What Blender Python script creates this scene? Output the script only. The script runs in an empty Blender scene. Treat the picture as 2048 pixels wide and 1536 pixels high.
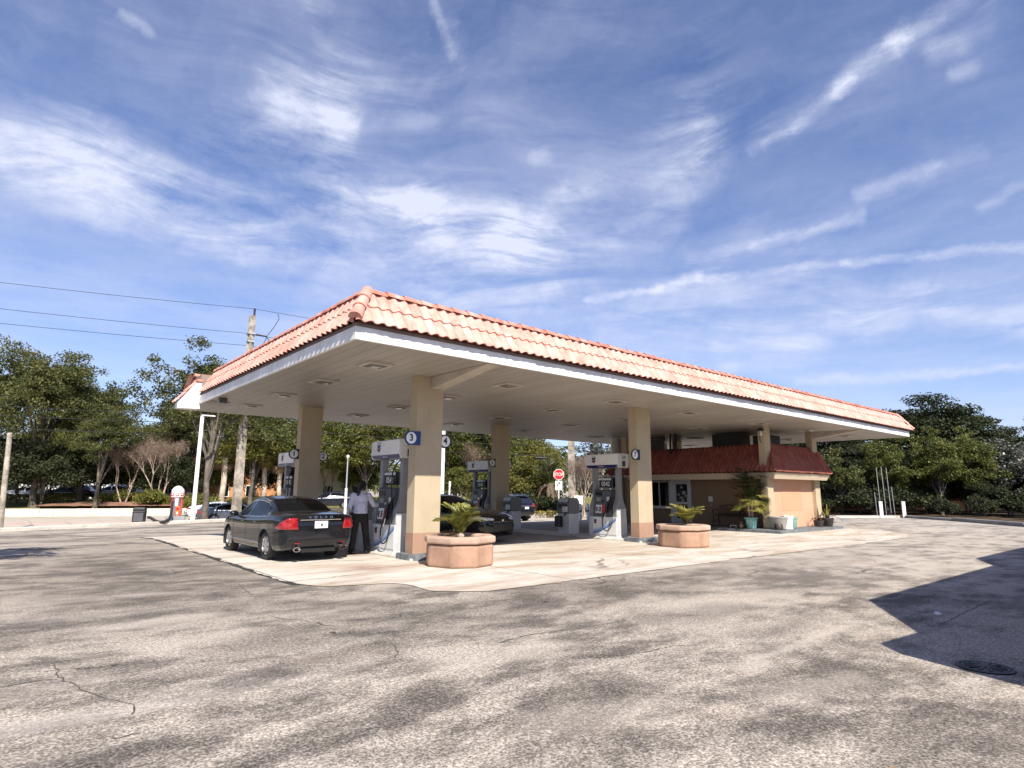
import bpy, bmesh, math, random
import numpy as np
from mathutils import Vector, Matrix, noise as mnoise
random.seed(7); RNG = np.random.default_rng(11)
SC = bpy.context.scene
COL = SC.collection
PI = math.pi
# ------------------------------------------------------------------ mesh helpers
class MB:
    """collects vertices and faces; build() links them as ONE mesh object"""
    def __init__(s): s.v = []; s.f = []; s.m = []; s.mi = 0
    def add(s, vs, fs):
        n = len(s.v); s.v += [tuple(p) for p in vs]
        s.f += [tuple(i + n for i in f) for f in fs]; s.m += [s.mi] * len(fs); return s
    def box(s, x0, x1, y0, y1, z0, z1):
        return s.hexa([(x0,y0,z0),(x1,y0,z0),(x1,y1,z0),(x0,y1,z0),(x0,y0,z1),(x1,y0,z1),(x1,y1,z1),(x0,y1,z1)])
    def hexa(s, p):
        return s.add(p, [(3,2,1,0),(4,5,6,7),(0,1,5,4),(1,2,6,5),(2,3,7,6),(3,0,4,7)])
    def bbox(s, x0, x1, y0, y1, z0, z1, b=.01):
        """box with chamfered vertical and top edges"""
        o = [(x0+b,y0),(x1-b,y0),(x1,y0+b),(x1,y1-b),(x1-b,y1),(x0+b,y1),(x0,y1-b),(x0,y0+b)]
        i = [(x0+2*b,y0+b),(x1-2*b,y0+b),(x1-b,y0+2*b),(x1-b,y1-2*b),(x1-2*b,y1-b),(x0+2*b,y1-b),(x0+b,y1-2*b),(x0+b,y0+2*b)]
        vs = [(x,y,z0) for x,y in o] + [(x,y,z1-b) for x,y in o] + [(x,y,z1) for x,y in i]
        fs = [tuple(range(7,-1,-1)), tuple(range(16,24))]
        for k in range(8):
            j = (k+1) % 8
            fs += [(k,j,8+j,8+k),(8+k,8+j,16+j,16+k)]
        return s.add(vs, fs)
    def prism(s, poly, z0, z1):
        n = len(poly)
        vs = [(x,y,z0) for x,y in poly] + [(x,y,z1) for x,y in poly]
        return s.add(vs, [tuple(range(n-1,-1,-1)), tuple(range(n,2*n))] + [(k,(k+1)%n,n+(k+1)%n,n+k) for k in range(n)])
    def extr(s, poly3, d):
        """closed prism: 3-D polygon pushed along vector d"""
        n = len(poly3); d = Vector(d); a = [Vector(p) for p in poly3]
        return s.add([tuple(p) for p in a] + [tuple(p+d) for p in a],
                     [tuple(range(n)), tuple(range(2*n-1,n-1,-1))] + [((k+1)%n,k,n+k,n+(k+1)%n) for k in range(n)])
    def tube(s, pts, r, n=8, cap=True):
        pts = [Vector(p) for p in pts]; m = len(pts)
        rs = r if isinstance(r, (list, tuple)) else [r]*m
        base = len(s.v); prev = None
        for i, p in enumerate(pts):
            t = (pts[min(i+1,m-1)] - pts[max(i-1,0)]).normalized()
            if prev is None:
                a = Vector((0,0,1)) if abs(t.z) < .9 else Vector((1,0,0))
                u = t.cross(a).normalized()
            else:
                u = (prev - t*prev.dot(t))
                u = u.normalized() if u.length > 1e-6 else t.orthogonal().normalized()
            prev = u; w = t.cross(u)
            for k in range(n):
                a = 2*PI*k/n
                s.v.append(tuple(p + (u*math.cos(a) + w*math.sin(a))*rs[i]))
        for i in range(m-1):
            for k in range(n):
                a = base+i*n+k; b = base+i*n+(k+1)%n
                s.f.append((a,b,b+n,a+n)); s.m.append(s.mi)
        if cap:
            s.f.append(tuple(base+k for k in range(n-1,-1,-1))); s.m.append(s.mi)
            s.f.append(tuple(base+(m-1)*n+k for k in range(n))); s.m.append(s.mi)
        return s
    def lathe(s, prof, n=24, c=(0,0,0), axis='z'):
        base = len(s.v); m = len(prof)
        for r, h in prof:
            for k in range(n):
                a = 2*PI*k/n; x, y = r*math.cos(a), r*math.sin(a)
                p = (x,y,h) if axis == 'z' else ((h,x,y) if axis == 'x' else (x,h,y))
                s.v.append((c[0]+p[0], c[1]+p[1], c[2]+p[2]))
        for i in range(m-1):
            for k in range(n):
                a = base+i*n+k; b = base+i*n+(k+1)%n
                s.f.append((a,b,b+n,a+n) if axis != 'y' else (a,a+n,b+n,b)); s.m.append(s.mi)
        if prof[0][0] > 1e-4: s.f.append(tuple(base+k for k in range(n-1,-1,-1))); s.m.append(s.mi)
        if prof[-1][0] > 1e-4: s.f.append(tuple(base+(m-1)*n+k for k in range(n))); s.m.append(s.mi)
        return s
    def ell(s, c, r, n=12, m=8):
        return s.lathe_m([(math.sin(PI*i/m), -math.cos(PI*i/m)) for i in range(m+1)], n, c, r)
    def lathe_m(s, prof, n, c, r):
        vs = []; fs = []
        for q, h in prof:
            for k in range(n):
                a = 2*PI*k/n
                vs.append((c[0]+r[0]*q*math.cos(a), c[1]+r[1]*q*math.sin(a), c[2]+r[2]*h))
        for i in range(len(prof)-1):
            for k in range(n):
                a = i*n+k; b = i*n+(k+1) % n; fs.append((a,b,b+n,a+n))
        return s.add(vs, fs)
    def sheet(s, nu, nv, fn):
        vs = [fn(i/nu, j/nv) for i in range(nu+1) for j in range(nv+1)]
        return s.add(vs, [(i*(nv+1)+j,(i+1)*(nv+1)+j,(i+1)*(nv+1)+j+1,i*(nv+1)+j+1) for i in range(nu) for j in range(nv)])
    def mesh(s, name, mats, smooth=None):
        me = bpy.data.meshes.new(name)
        me.from_pydata(s.v, [], s.f)
        for m in (mats if isinstance(mats, (list,tuple)) else [mats]): me.materials.append(m)
        if any(s.m): me.polygons.foreach_set('material_index', s.m)
        fix_normals(me)
        if smooth is not None:
            me.polygons.foreach_set('use_smooth', [True]*len(me.polygons))
            try: me.set_sharp_from_angle(angle=math.radians(smooth))
            except Exception: pass
        me.update(); return me
    def build(s, name, mats, parent=None, smooth=None, loc=None):
        return link(name, s.mesh(name, mats, smooth), parent, loc)
def fix_normals(me):
    bm = bmesh.new(); bm.from_mesh(me)
    bmesh.ops.recalc_face_normals(bm, faces=bm.faces); bm.to_mesh(me); bm.free()
def link(name, data, parent=None, loc=None):
    o = bpy.data.objects.new(name, data); COL.objects.link(o)
    if parent is not None: o.parent = parent
    if loc is not None: o.location = loc
    return o
def tag(o, label=None, cat=None, group=None, kind=None):
    if label: o['label'] = label
    if cat: o['category'] = cat
    if group: o['group'] = group
    if kind: o['kind'] = kind
    return o
def thing(name, label, cat, loc=(0,0,0), rz=0, group=None):
    o = link(name, None); o.location = loc; o.rotation_euler = (0,0,rz); o.empty_display_size = .2
    return tag(o, label, cat, group)
def struct(name, mb, mat, smooth=None):
    return tag(mb.build(name, mat, None, smooth), kind='structure')
def kids(o): return [c for c in bpy.data.objects if c.parent == o]
def dup(o, loc=None, rz=None, scale=None, label=None, parent=None, group=None):
    c = o.copy(); COL.objects.link(c)
    if parent is not None: c.parent = parent
    if loc is not None: c.location = loc
    if rz is not None: c.rotation_euler = (0,0,rz)
    if scale is not None: c.scale = scale if isinstance(scale,(tuple,list)) else (scale,)*3
    if label: c['label'] = label
    if group: c['group'] = group
    for ch in kids(o): dup(ch, parent=c)
    return c
def bake(o):
    """apply an object's modifiers to its own mesh"""
    dg = bpy.context.evaluated_depsgraph_get()
    me = bpy.data.meshes.new_from_object(o.evaluated_get(dg))
    o.modifiers.clear(); o.data = me; return o
def bevel(o, w, seg=2, ang=35):
    m = o.modifiers.new('b','BEVEL'); m.width = w; m.segments = seg; m.limit_method = 'ANGLE'; m.angle_limit = math.radians(ang)
    return o
def text(name, s, size, mat, parent, loc, rot, ext=.002, shear=0, sx=1, bold=0, align='CENTER'):
    c = bpy.data.curves.new(name, 'FONT'); c.body = s; c.size = size; c.extrude = ext; c.shear = shear; c.offset = bold
    c.align_x = align; c.align_y = 'CENTER'; c.resolution_u = 3
    t = bpy.data.objects.new(name, c); COL.objects.link(t)
    dg = bpy.context.evaluated_depsgraph_get()
    me = bpy.data.meshes.new_from_object(t.evaluated_get(dg)); bpy.data.objects.remove(t)
    me.materials.clear(); me.materials.append(mat)
    o = link(name, me, parent, loc); o.rotation_euler = rot; o.scale = (sx,1,1); return o
# ------------------------------------------------------------------ material helpers
class NT:
    def __init__(s, name):
        s.mat = bpy.data.materials.new(name); s.mat.use_nodes = True
        s.t = s.mat.node_tree; s.n = s.t.nodes; s.b = s.n['Principled BSDF']; s.out = s.n['Material Output']
        s._c = None
    def new(s, typ, **kw):
        n = s.n.new(typ)
        for k, v in kw.items(): setattr(n, k, v)
        return n
    def set(s, sock, v):
        if isinstance(v, bpy.types.NodeSocket): s.t.links.new(v, sock)
        elif v is not None:
            if hasattr(sock.default_value, '__len__') and not hasattr(v,'__len__'): v = (v,)*len(sock.default_value)
            if hasattr(sock.default_value, '__len__') and len(sock.default_value) == 4 and len(v) == 3: v = (*v,1)
            sock.default_value = v
    def coord(s, kind='Object'):
        if s._c is None: s._c = s.new('ShaderNodeTexCoord')
        return s._c.outputs[kind]
    def mapped(s, v, scale=(1,1,1), rot=(0,0,0), loc=(0,0,0)):
        m = s.new('ShaderNodeMapping'); s.set(m.inputs['Vector'], v)
        m.inputs['Scale'].default_value = scale; m.inputs['Rotation'].default_value = rot; m.inputs['Location'].default_value = loc
        return m.outputs[0]
    def noise(s, v, scale, detail=4, rough=.55, dist=0, out='Fac'):
        n = s.new('ShaderNodeTexNoise'); s.set(n.inputs['Vector'], v)
        n.inputs['Scale'].default_value = scale; n.inputs['Detail'].default_value = detail
        n.inputs['Roughness'].default_value = rough; n.inputs['Distortion'].default_value = dist
        return n.outputs[out]
    def vor(s, v, scale, feature='F1', out='Distance', rnd=1):
        n = s.new('ShaderNodeTexVoronoi'); n.feature = feature; s.set(n.inputs['Vector'], v)
        n.inputs['Scale'].default_value = scale; n.inputs['Randomness'].default_value = rnd
        return n.outputs[out]
    def ramp(s, f, stops, interp='LINEAR'):
        n = s.new('ShaderNodeValToRGB'); s.set(n.inputs[0], f); n.color_ramp.interpolation = interp
        e = n.color_ramp.elements
        while len(e) < len(stops): e.new(.5)
        for i, (p, c) in enumerate(stops):
            e[i].position = p; c = (c,)*3 if not hasattr(c,'__len__') else c; e[i].color = (*c[:3], 1)
        return n.outputs[0]
    def math(s, op, a, b=None, c=None, clamp=False):
        n = s.new('ShaderNodeMath', operation=op); n.use_clamp = clamp
        for i, v in enumerate((a,b,c)):
            if v is not None: s.set(n.inputs[i], v)
        return n.outputs[0]
    def vmath(s, op, a, b=None, out=0):
        n = s.new('ShaderNodeVectorMath', operation=op)
        s.set(n.inputs[0], a)
        if b is not None: s.set(n.inputs[1], b)
        return n.outputs[out]
    def mix(s, f, a, b, mode='MIX'):
        n = s.new('ShaderNodeMix'); n.data_type = 'RGBA'; n.blend_type = mode; n.clamp_factor = True
        s.set(n.inputs[0], f); s.set(n.inputs[6], a); s.set(n.inputs[7], b)
        return n.outputs[2]
    def rng(s, v, a, b, c=0, d=1, kind='LINEAR'):
        n = s.new('ShaderNodeMapRange'); n.interpolation_type = kind; n.clamp = True
        s.set(n.inputs[0], v)
        for i, q in enumerate((a,b,c,d)): s.set(n.inputs[i+1], q)
        return n.outputs[0]
    def sep(s, v):
        n = s.new('ShaderNodeSeparateXYZ'); s.set(n.inputs[0], v); return n.outputs
    def bump(s, h, dist=.01, strength=.5):
        n = s.new('ShaderNodeBump'); s.set(n.inputs['Height'], h); n.inputs['Distance'].default_value = dist
        n.inputs['Strength'].default_value = strength; s.t.links.new(n.outputs[0], s.b.inputs['Normal'])
    def base(s, c, rough=.6, metal=0, spec=None):
        s.set(s.b.inputs['Base Color'], c); s.set(s.b.inputs['Roughness'], rough); s.b.inputs['Metallic'].default_value = metal
        if spec is not None: s.b.inputs['Specular IOR Level'].default_value = spec
        return s.mat
def plain(name, c, rough=.5, metal=0, var=.12, scale=3, coat=0, spec=None, bump=0, bscale=60):
    """painted / plastic / metal surface with slight tonal wear"""
    t = NT(name); v = t.coord('Object')
    n = t.noise(v, scale, 5, .6)
    lo = tuple(x*(1-var) for x in c); hi = tuple(min(1,x*(1+var)) for x in c)
    t.base(t.ramp(n, [(.3,lo),(.7,hi)]), t.rng(n,.3,.7,rough*.9,min(1,rough*1.1)), metal, spec)
    if coat:
        t.b.inputs['Coat Weight'].default_value = coat; t.b.inputs['Coat Roughness'].default_value = .03
    if bump: t.bump(t.noise(v, bscale, 4, .6), bump, .6)
    return t.mat
M = {}
M['white'] = plain('white_paint', (.80,.80,.78), .45)
M['trim_white'] = plain('trim_white', (.78,.77,.74), .5, var=.08)
M['grey_l'] = plain('light_grey_panel', (.50,.51,.52), .4)
M['grey_m'] = plain('mid_grey_panel', (.25,.255,.26), .42)
M['grey_d'] = plain('dark_grey_panel', (.085,.088,.095), .4)
M['black'] = plain('black_plastic', (.012,.012,.013), .42)
M['rubber'] = plain('rubber', (.014,.014,.015), .72, var=.3)
M['tyre'] = plain('tyre_rubber', (.03,.028,.027), .85, var=.3, scale=9)
M['navy'] = plain('navy_panel', (.012,.022,.10), .35)
M['navy2'] = plain('slate_blue_panel', (.045,.055,.16), .35)
M['red'] = plain('red_panel', (.52,.02,.025), .35)
M['signred'] = plain('sign_red', (.62,.02,.03), .4, var=.05)
M['chrome'] = plain('chrome', (.72,.72,.73), .12, 1, var=.04)
M['steel'] = plain('brushed_steel', (.55,.55,.56), .32, 1)
M['alloy'] = plain('alloy_rim', (.55,.55,.56), .3, .85)
M['glassd'] = plain('dark_glass', (.005,.006,.007), .06, var=.1, spec=.16)
M['glassl'] = plain('lamp_glass', (.75,.76,.78), .1, var=.05, coat=1)
M['taill'] = plain('tail_lamp_red', (.30,.006,.010), .12, coat=1, var=.35, scale=14)
M['orange'] = plain('orange_panel', (.75,.16,.03), .4)
M['digit'] = plain('digit_white', (.62,.63,.64), .5, var=.05)
M['screen'] = plain('screen_dark', (.02,.024,.028), .12)
M['galv'] = plain('galvanised', (.48,.49,.50), .45, .6)
M['iron'] = plain('black_iron', (.02,.017,.016), .5, .4)
M['ceramic'] = plain('turquoise_glaze', (.15,.33,.33), .25, var=.35, scale=14, coat=.4)
M['ceramic2'] = plain('sea_green_glaze', (.20,.38,.34), .28, var=.2, scale=9, coat=.4)
M['ceramicw'] = plain('white_planter', (.80,.80,.77), .4, var=.05)
M['potdark'] = plain('dark_pot', (.05,.04,.035), .55, var=.4, scale=12)
M['basket'] = plain('grey_woven_pot', (.36,.34,.31), .7, var=.3, scale=40, bump=.004, bscale=90)
M['soil'] = plain('soil', (.06,.04,.028), .95, var=.5, scale=30, bump=.02, bscale=40)
M['skin'] = plain('skin', (.10,.055,.036), .55)
M['hair'] = plain('hair', (.008,.006,.006), .55, var=.3, scale=60)
def paint(name, c, flake=.2, rough=.25):
    t = NT(name); v = t.coord('Object')
    dust = t.noise(v, 2.2, 5, .6)
    t.base(t.ramp(dust, [(.3,c),(.75,tuple(x*1.2+.002 for x in c))]), t.rng(dust,.3,.8,rough*.8,rough*1.4), flake)
    t.b.inputs['Coat Weight'].default_value = .6; t.b.inputs['Coat Roughness'].default_value = .03; t.b.inputs['Specular IOR Level'].default_value = .3
    return t.mat
M['car_blue'] = paint('midnight_grey_paint', (.0085,.0095,.013), .15, .18)
M['car_black'] = paint('black_paint', (.006,.006,.007), .1)
M['car_navy'] = paint('navy_paint', (.008,.0095,.017), .2)
M['car_grey'] = paint('steel_grey_paint', (.11,.12,.15), .5)
M['car_white'] = paint('white_car_paint', (.72,.72,.73), 0)
M['car_silver'] = paint('silver_car_paint', (.42,.43,.45), .6)
def stucco(name, c, var=.10, stain=.12, bump=.004):
    t = NT(name); v = t.coord('Object')
    n1 = t.noise(v, 1.1, 6, .65); n2 = t.noise(v, 160, 3, .7); n3 = t.noise(t.mapped(v,(6,6,.5)), 1.6, 5, .65)
    col = t.ramp(n1, [(.3,tuple(x*(1-var) for x in c)),(.7,tuple(x*(1+var*.6) for x in c))])
    col = t.mix(t.rng(n3,.55,.8,0,stain), col, tuple(x*.45 for x in c))
    col = t.mix(t.rng(n2,.35,.65,0,.10), col, tuple(x*.7 for x in c))
    t.base(col, .9); t.bump(n2, bump, .7); return t.mat
M['cream'] = stucco('cream_stucco', (.47,.385,.265), .12, .3)
M['terra'] = stucco('terracotta_band', (.37,.23,.16), .12, .25)
M['peach'] = stucco('peach_stucco', (.58,.345,.225), .06, .1)
M['peach2'] = stucco('repainted_peach_stucco', (.60,.31,.19), .05, .05)
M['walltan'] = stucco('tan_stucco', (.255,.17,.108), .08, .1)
M['planter'] = stucco('planter_stucco', (.45,.275,.19), .4, .8, .012)
M['planter_rim'] = stucco('planter_rim_stucco', (.54,.375,.285), .35, .75, .012)
M['fasciat'] = stucco('tan_fascia', (.50,.40,.29), .06, .1)
M['plinth'] = plain('grey_painted_concrete', (.135,.15,.165), .75, var=.4, scale=6, bump=.006)
M['orangewall'] = stucco('orange_wall', (.55,.26,.12), .15, .2)
M['palewall'] = stucco('pale_yellow_wall', (.72,.66,.45), .06, .1)
def tile(name, cols, dirt=.35):
    t = NT(name); v = t.coord('Object')
    n1 = t.noise(v, .9, 5, .6); n2 = t.noise(v, 7, 5, .7); n3 = t.noise(t.mapped(v,(4.3,4.3,1.2)), 1, 2, .5)
    col = t.ramp(n3, [(.3,cols[0]),(.5,cols[1]),(.72,cols[2])])
    col = t.mix(t.rng(n2,.5,.75,0,dirt), col, tuple(x*.55 for x in cols[0]))
    col = t.mix(t.rng(n1,.45,.75,0,.4), col, cols[2])
    run = t.noise(t.mapped(v,(5,5,.8)), 1.3, 5, .75); col = t.mix(t.rng(run,.56,.74,0,.5), col, tuple(x*.5 for x in cols[0]))
    t.base(col, .75); t.bump(n2, .006, .5); return t.mat
M['tile'] = tile('salmon_clay_tile', [(.50,.212,.162),(.61,.305,.245),(.68,.415,.355)], .4)
M['ridge'] = tile('ridge_clay_tile', [(.43,.14,.095),(.53,.22,.16),(.62,.36,.29)], .45)
M['tile_red'] = tile('dark_red_tile', [(.25,.064,.044),(.32,.095,.066),(.38,.14,.10)], .35)
M['ridge_red'] = tile('dark_red_ridge', [(.13,.02,.016),(.17,.032,.025),(.22,.05,.04)], .3)
def soffit():
    t = NT('soffit_planks'); v = t.coord('Object'); x, y, z = t.sep(v)
    fx = t.math('FRACT', t.math('MULTIPLY', x, 1/.305))
    gap = t.math('LESS_THAN', fx, .05)
    fy = t.math('FRACT', t.math('MULTIPLY', t.math('ADD', y, 1.3), 1/3.66))
    gap2 = t.math('LESS_THAN', fy, .006)
    n = t.noise(t.mapped(v,(1.2,.25,1)), 1.1, 5, .6)
    per = t.new('ShaderNodeTexWhiteNoise', noise_dimensions='1D'); t.set(per.inputs['W'], t.math('FLOOR', t.math('MULTIPLY', x, 1/.305)))
    col = t.ramp(n, [(.3,(.335,.308,.270)),(.7,(.435,.405,.362))])
    col = t.mix(t.math('MULTIPLY', per.outputs['Value'], .22), col, (.30,.275,.24))
    dirt = t.noise(v, .5, 4, .7)
    col = t.mix(t.rng(dirt,.55,.8,0,.35), col, (.24,.21,.18))
    col = t.mix(t.math('MULTIPLY', t.math('MAXIMUM', gap, gap2), .75), col, (.11,.097,.085))
    t.base(col, .45); t.bump(t.math('SUBTRACT', 1, gap), .008, .6); return t.mat
M['soffit'] = soffit()
def fasciawhite():
    t = NT('white_fascia'); v = t.coord('Object')
    n = t.noise(t.mapped(v,(1.5,1.5,.6)), 1.3, 5, .65)
    st = t.noise(t.mapped(v,(9,9,.35)), 1.4, 5, .7)
    col = t.mix(t.rng(st,.58,.75,0,.45), t.ramp(n, [(.35,(.66,.66,.64)),(.6,(.82,.82,.80))]), (.42,.36,.30))
    t.base(col, .5); return t.mat
M['fascia'] = fasciawhite()
def wood(name, a, b, sc=(14,14,.8)):
    t = NT(name); v = t.coord('Object')
    n = t.noise(t.mapped(v, sc), 1.5, 6, .7); m = t.noise(v, 1.2, 5, .7)
    col = t.mix(t.rng(m,.45,.6), t.ramp(n,[(.3,a),(.7,b)]), tuple(x*1.5 for x in b))
    t.base(col, .9); t.bump(n, .015, .6); return t.mat
M['pole'] = wood('weathered_pole', (.13,.115,.095), (.33,.29,.235), (5,5,2.2))
M['bark'] = wood('bark', (.05,.042,.034), (.125,.105,.085))
M['barkl'] = wood('pale_bark', (.26,.20,.155), (.42,.34,.27))
M['palmtrunk'] = wood('palm_trunk_bark', (.16,.13,.10), (.34,.29,.23), (3,3,9))
M['twig'] = wood('twig_bark', (.19,.145,.115), (.36,.285,.225))
def leafmat(name, cols, trans=.35, rough=.5, spec=.3):
    t = NT(name)
    g = t.new('ShaderNodeNewGeometry')
    oi = t.new('ShaderNodeObjectInfo')
    n = t.noise(t.coord('Object'), .55, 3, .6)
    f = t.math('ADD', t.math('MULTIPLY', g.outputs['Random Per Island'], .62), t.math('MULTIPLY', n, .62), clamp=True)
    f = t.math('ADD', f, t.math('MULTIPLY', t.math('SUBTRACT', oi.outputs['Random'], .5), .12), clamp=True)
    col = t.ramp(f, [(i/(len(cols)-1)*.7+.18, c) for i, c in enumerate(cols)])
    t.base(col, rough, 0, spec)
    tr = t.new('ShaderNodeBsdfTranslucent'); t.set(tr.inputs['Color'], t.mix(.5, col, (.30,.34,.06), 'MULTIPLY'))
    t.set(tr.inputs['Color'], col)
    mx = t.new('ShaderNodeMixShader'); mx.inputs[0].default_value = trans
    t.t.links.new(t.b.outputs[0], mx.inputs[1]); t.t.links.new(tr.outputs[0], mx.inputs[2]); t.t.links.new(mx.outputs[0], t.out.inputs[0])
    return t.mat
M['leaf_oak'] = leafmat('oak_leaves', [(.028,.040,.012),(.062,.078,.022),(.11,.12,.036),(.17,.165,.06)])
M['leaf_mid'] = leafmat('broad_leaves', [(.035,.052,.012),(.075,.095,.022),(.135,.150,.036),(.20,.20,.06)])
M['leaf_dark'] = leafmat('dark_leaves', [(.012,.019,.009),(.024,.034,.015),(.045,.056,.024),(.075,.082,.04)], .2, .62, .2)
M['leaf_lite'] = leafmat('yellow_green_leaves', [(.055,.066,.014),(.105,.115,.024),(.165,.165,.038),(.23,.21,.06)])
M['leaf_silver'] = leafmat('silvery_leaves', [(.035,.04,.03),(.075,.08,.06),(.15,.155,.125),(.28,.28,.25)], .2, .4, .5)
M['leaf_hedge'] = leafmat('golden_hedge_leaves', [(.10,.095,.02),(.22,.19,.04),(.34,.28,.07),(.42,.36,.10)])
M['leaf_shrub'] = leafmat('shrub_leaves', [(.04,.06,.012),(.10,.12,.025),(.20,.20,.04),(.28,.26,.06)])
M['leaf_bare'] = leafmat('dry_rust_twigs', [(.13,.095,.07),(.20,.15,.11),(.28,.205,.155),(.36,.27,.21)], .3, .8)
M['frond'] = leafmat('palm_frond', [(.07,.095,.016),(.16,.18,.035),(.28,.27,.06),(.40,.34,.11)], .35, .4, .5)
M['frond_dark'] = leafmat('dark_frond', [(.012,.02,.008),(.025,.038,.014),(.05,.065,.022),(.09,.10,.035)], .3, .4, .5)
M['frond_dead'] = leafmat('dead_frond', [(.16,.09,.05),(.26,.16,.085),(.36,.23,.13),(.42,.30,.19)], .3, .8)
M['frond_tan'] = leafmat('tan_dead_frond', [(.20,.145,.09),(.32,.24,.15),(.42,.33,.22),(.5,.41,.3)], .3, .8)
MARK_DARK = [((4.9,1.1),(6.3,.75),.32,1.0),((3.9,1.6),(5.6,1.15),.22,.95),((4.4,1.25),(4.1,1.05),.3,.9),((1.57, 13.93), (3.22, 14.13), 0.55, 0.7), ((3.19, 8.69), (4.05, 8.01), 0.4, 0.9), ((3.56, 7.73), (4.57, 7.23), 0.3, 0.8), ((3.92, 6.52), (5.15, 6.14), 0.3, 0.85), ((2.2, 5.77), (3.23, 5.75), 0.22, 0.8), ((0.97, 6.01), (1.56, 5.98), 0.25, 0.8), ((0.2, 8.17), (1.02, 9.21), 0.3, 0.7), ((0.36, 4.67), (0.69, 4.72), 0.16, 0.7), ((0.86, 4.44), (1.3, 4.48), 0.16, 0.7), ((1.78, 3.59), (2.1, 3.43), 0.14, 0.7), ((2.41, 4.18), (2.82, 4.21), 0.22, 0.9), ((1.94, 6.53), (2.6, 7.11), 0.2, 0.6), ((6.59, 7.62), (9.17, 7.03), 0.45, 0.8), ((6.31, 4.85), (8.11, 4.68), 0.3, 0.7), ((6.49, 3.65), (8.27, 3.61), 0.25, 0.6), ((3.56, 3.46), (4.27, 3.36), 0.2, 0.6), ((4.39, 1.76), (5.25, 1.5), 0.2, 0.9), ((4.16, 1.49), (5.06, 1.21), 0.18, 0.8), ((2.43, 9.88), (3.57, 10.82), 0.5, 0.7), ((3.01, 15.43), (3.51, 12.02), 0.5, 0.8), ((4.29, 5.46), (5.1, 5.45), 0.25, 0.5), ((2.03, 4.63), (2.3, 4.7), 0.15, 0.5), ((5.38, 3.78), (5.87, 3.64), 0.15, 0.5), ((0.38, 11.75), (1.36, 11.86), 0.5, 0.6), ((9.84, 4.97), (12.68, 5.0), 0.5, 0.6), ((3.64, 3.05), (4.04, 3.0), 0.16, 0.6)]
MARK_PALE = [((5.21, 3.05), (8.2, 3.17), 0.1, 0.9), ((1.1, 8.36), (2.2, 8.4), 0.3, 0.8), ((1.34, 7.14), (2.18, 7.29), 0.2, 0.6), ((3.24, 4.84), (4.59, 4.67), 0.25, 0.6), ((4.84, 2.5), (5.82, 2.37), 0.2, 0.6), ((3.03, 3.19), (3.78, 2.94), 0.2, 0.5), ((2.84, 7.78), (3.31, 7.68), 0.3, 0.5), ((0.25, 6.06), (0.76, 6.27), 0.2, 0.5), ((7.56, 5.12), (9.15, 4.63), 0.4, 0.5)]
CRACKS = [[(0.55, 7.1), (0.58, 6.77), (0.56, 6.61), (0.6, 6.36), (0.66, 6.22), (0.69, 5.98), (0.76, 5.77), (0.85, 5.55), (0.95, 5.39), (0.89, 5.1)], [(0.2, 6.48), (0.32, 6.49), (0.47, 6.51), (0.6, 6.47)], [(3.27, 5.72), (3.15, 5.45), (3.01, 5.27)], [(4.17, 5.13), (4.63, 5.19), (5.23, 5.08), (6.11, 5.0)], [(3.23, 10.88), (3.06, 9.55)], [(0.72, 4.75), (0.94, 4.75)], [(11.46, 2.56), (9.98, 2.54), (8.81, 2.51)]]
MANHOLE = [(7.01, 1.68)]
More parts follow.
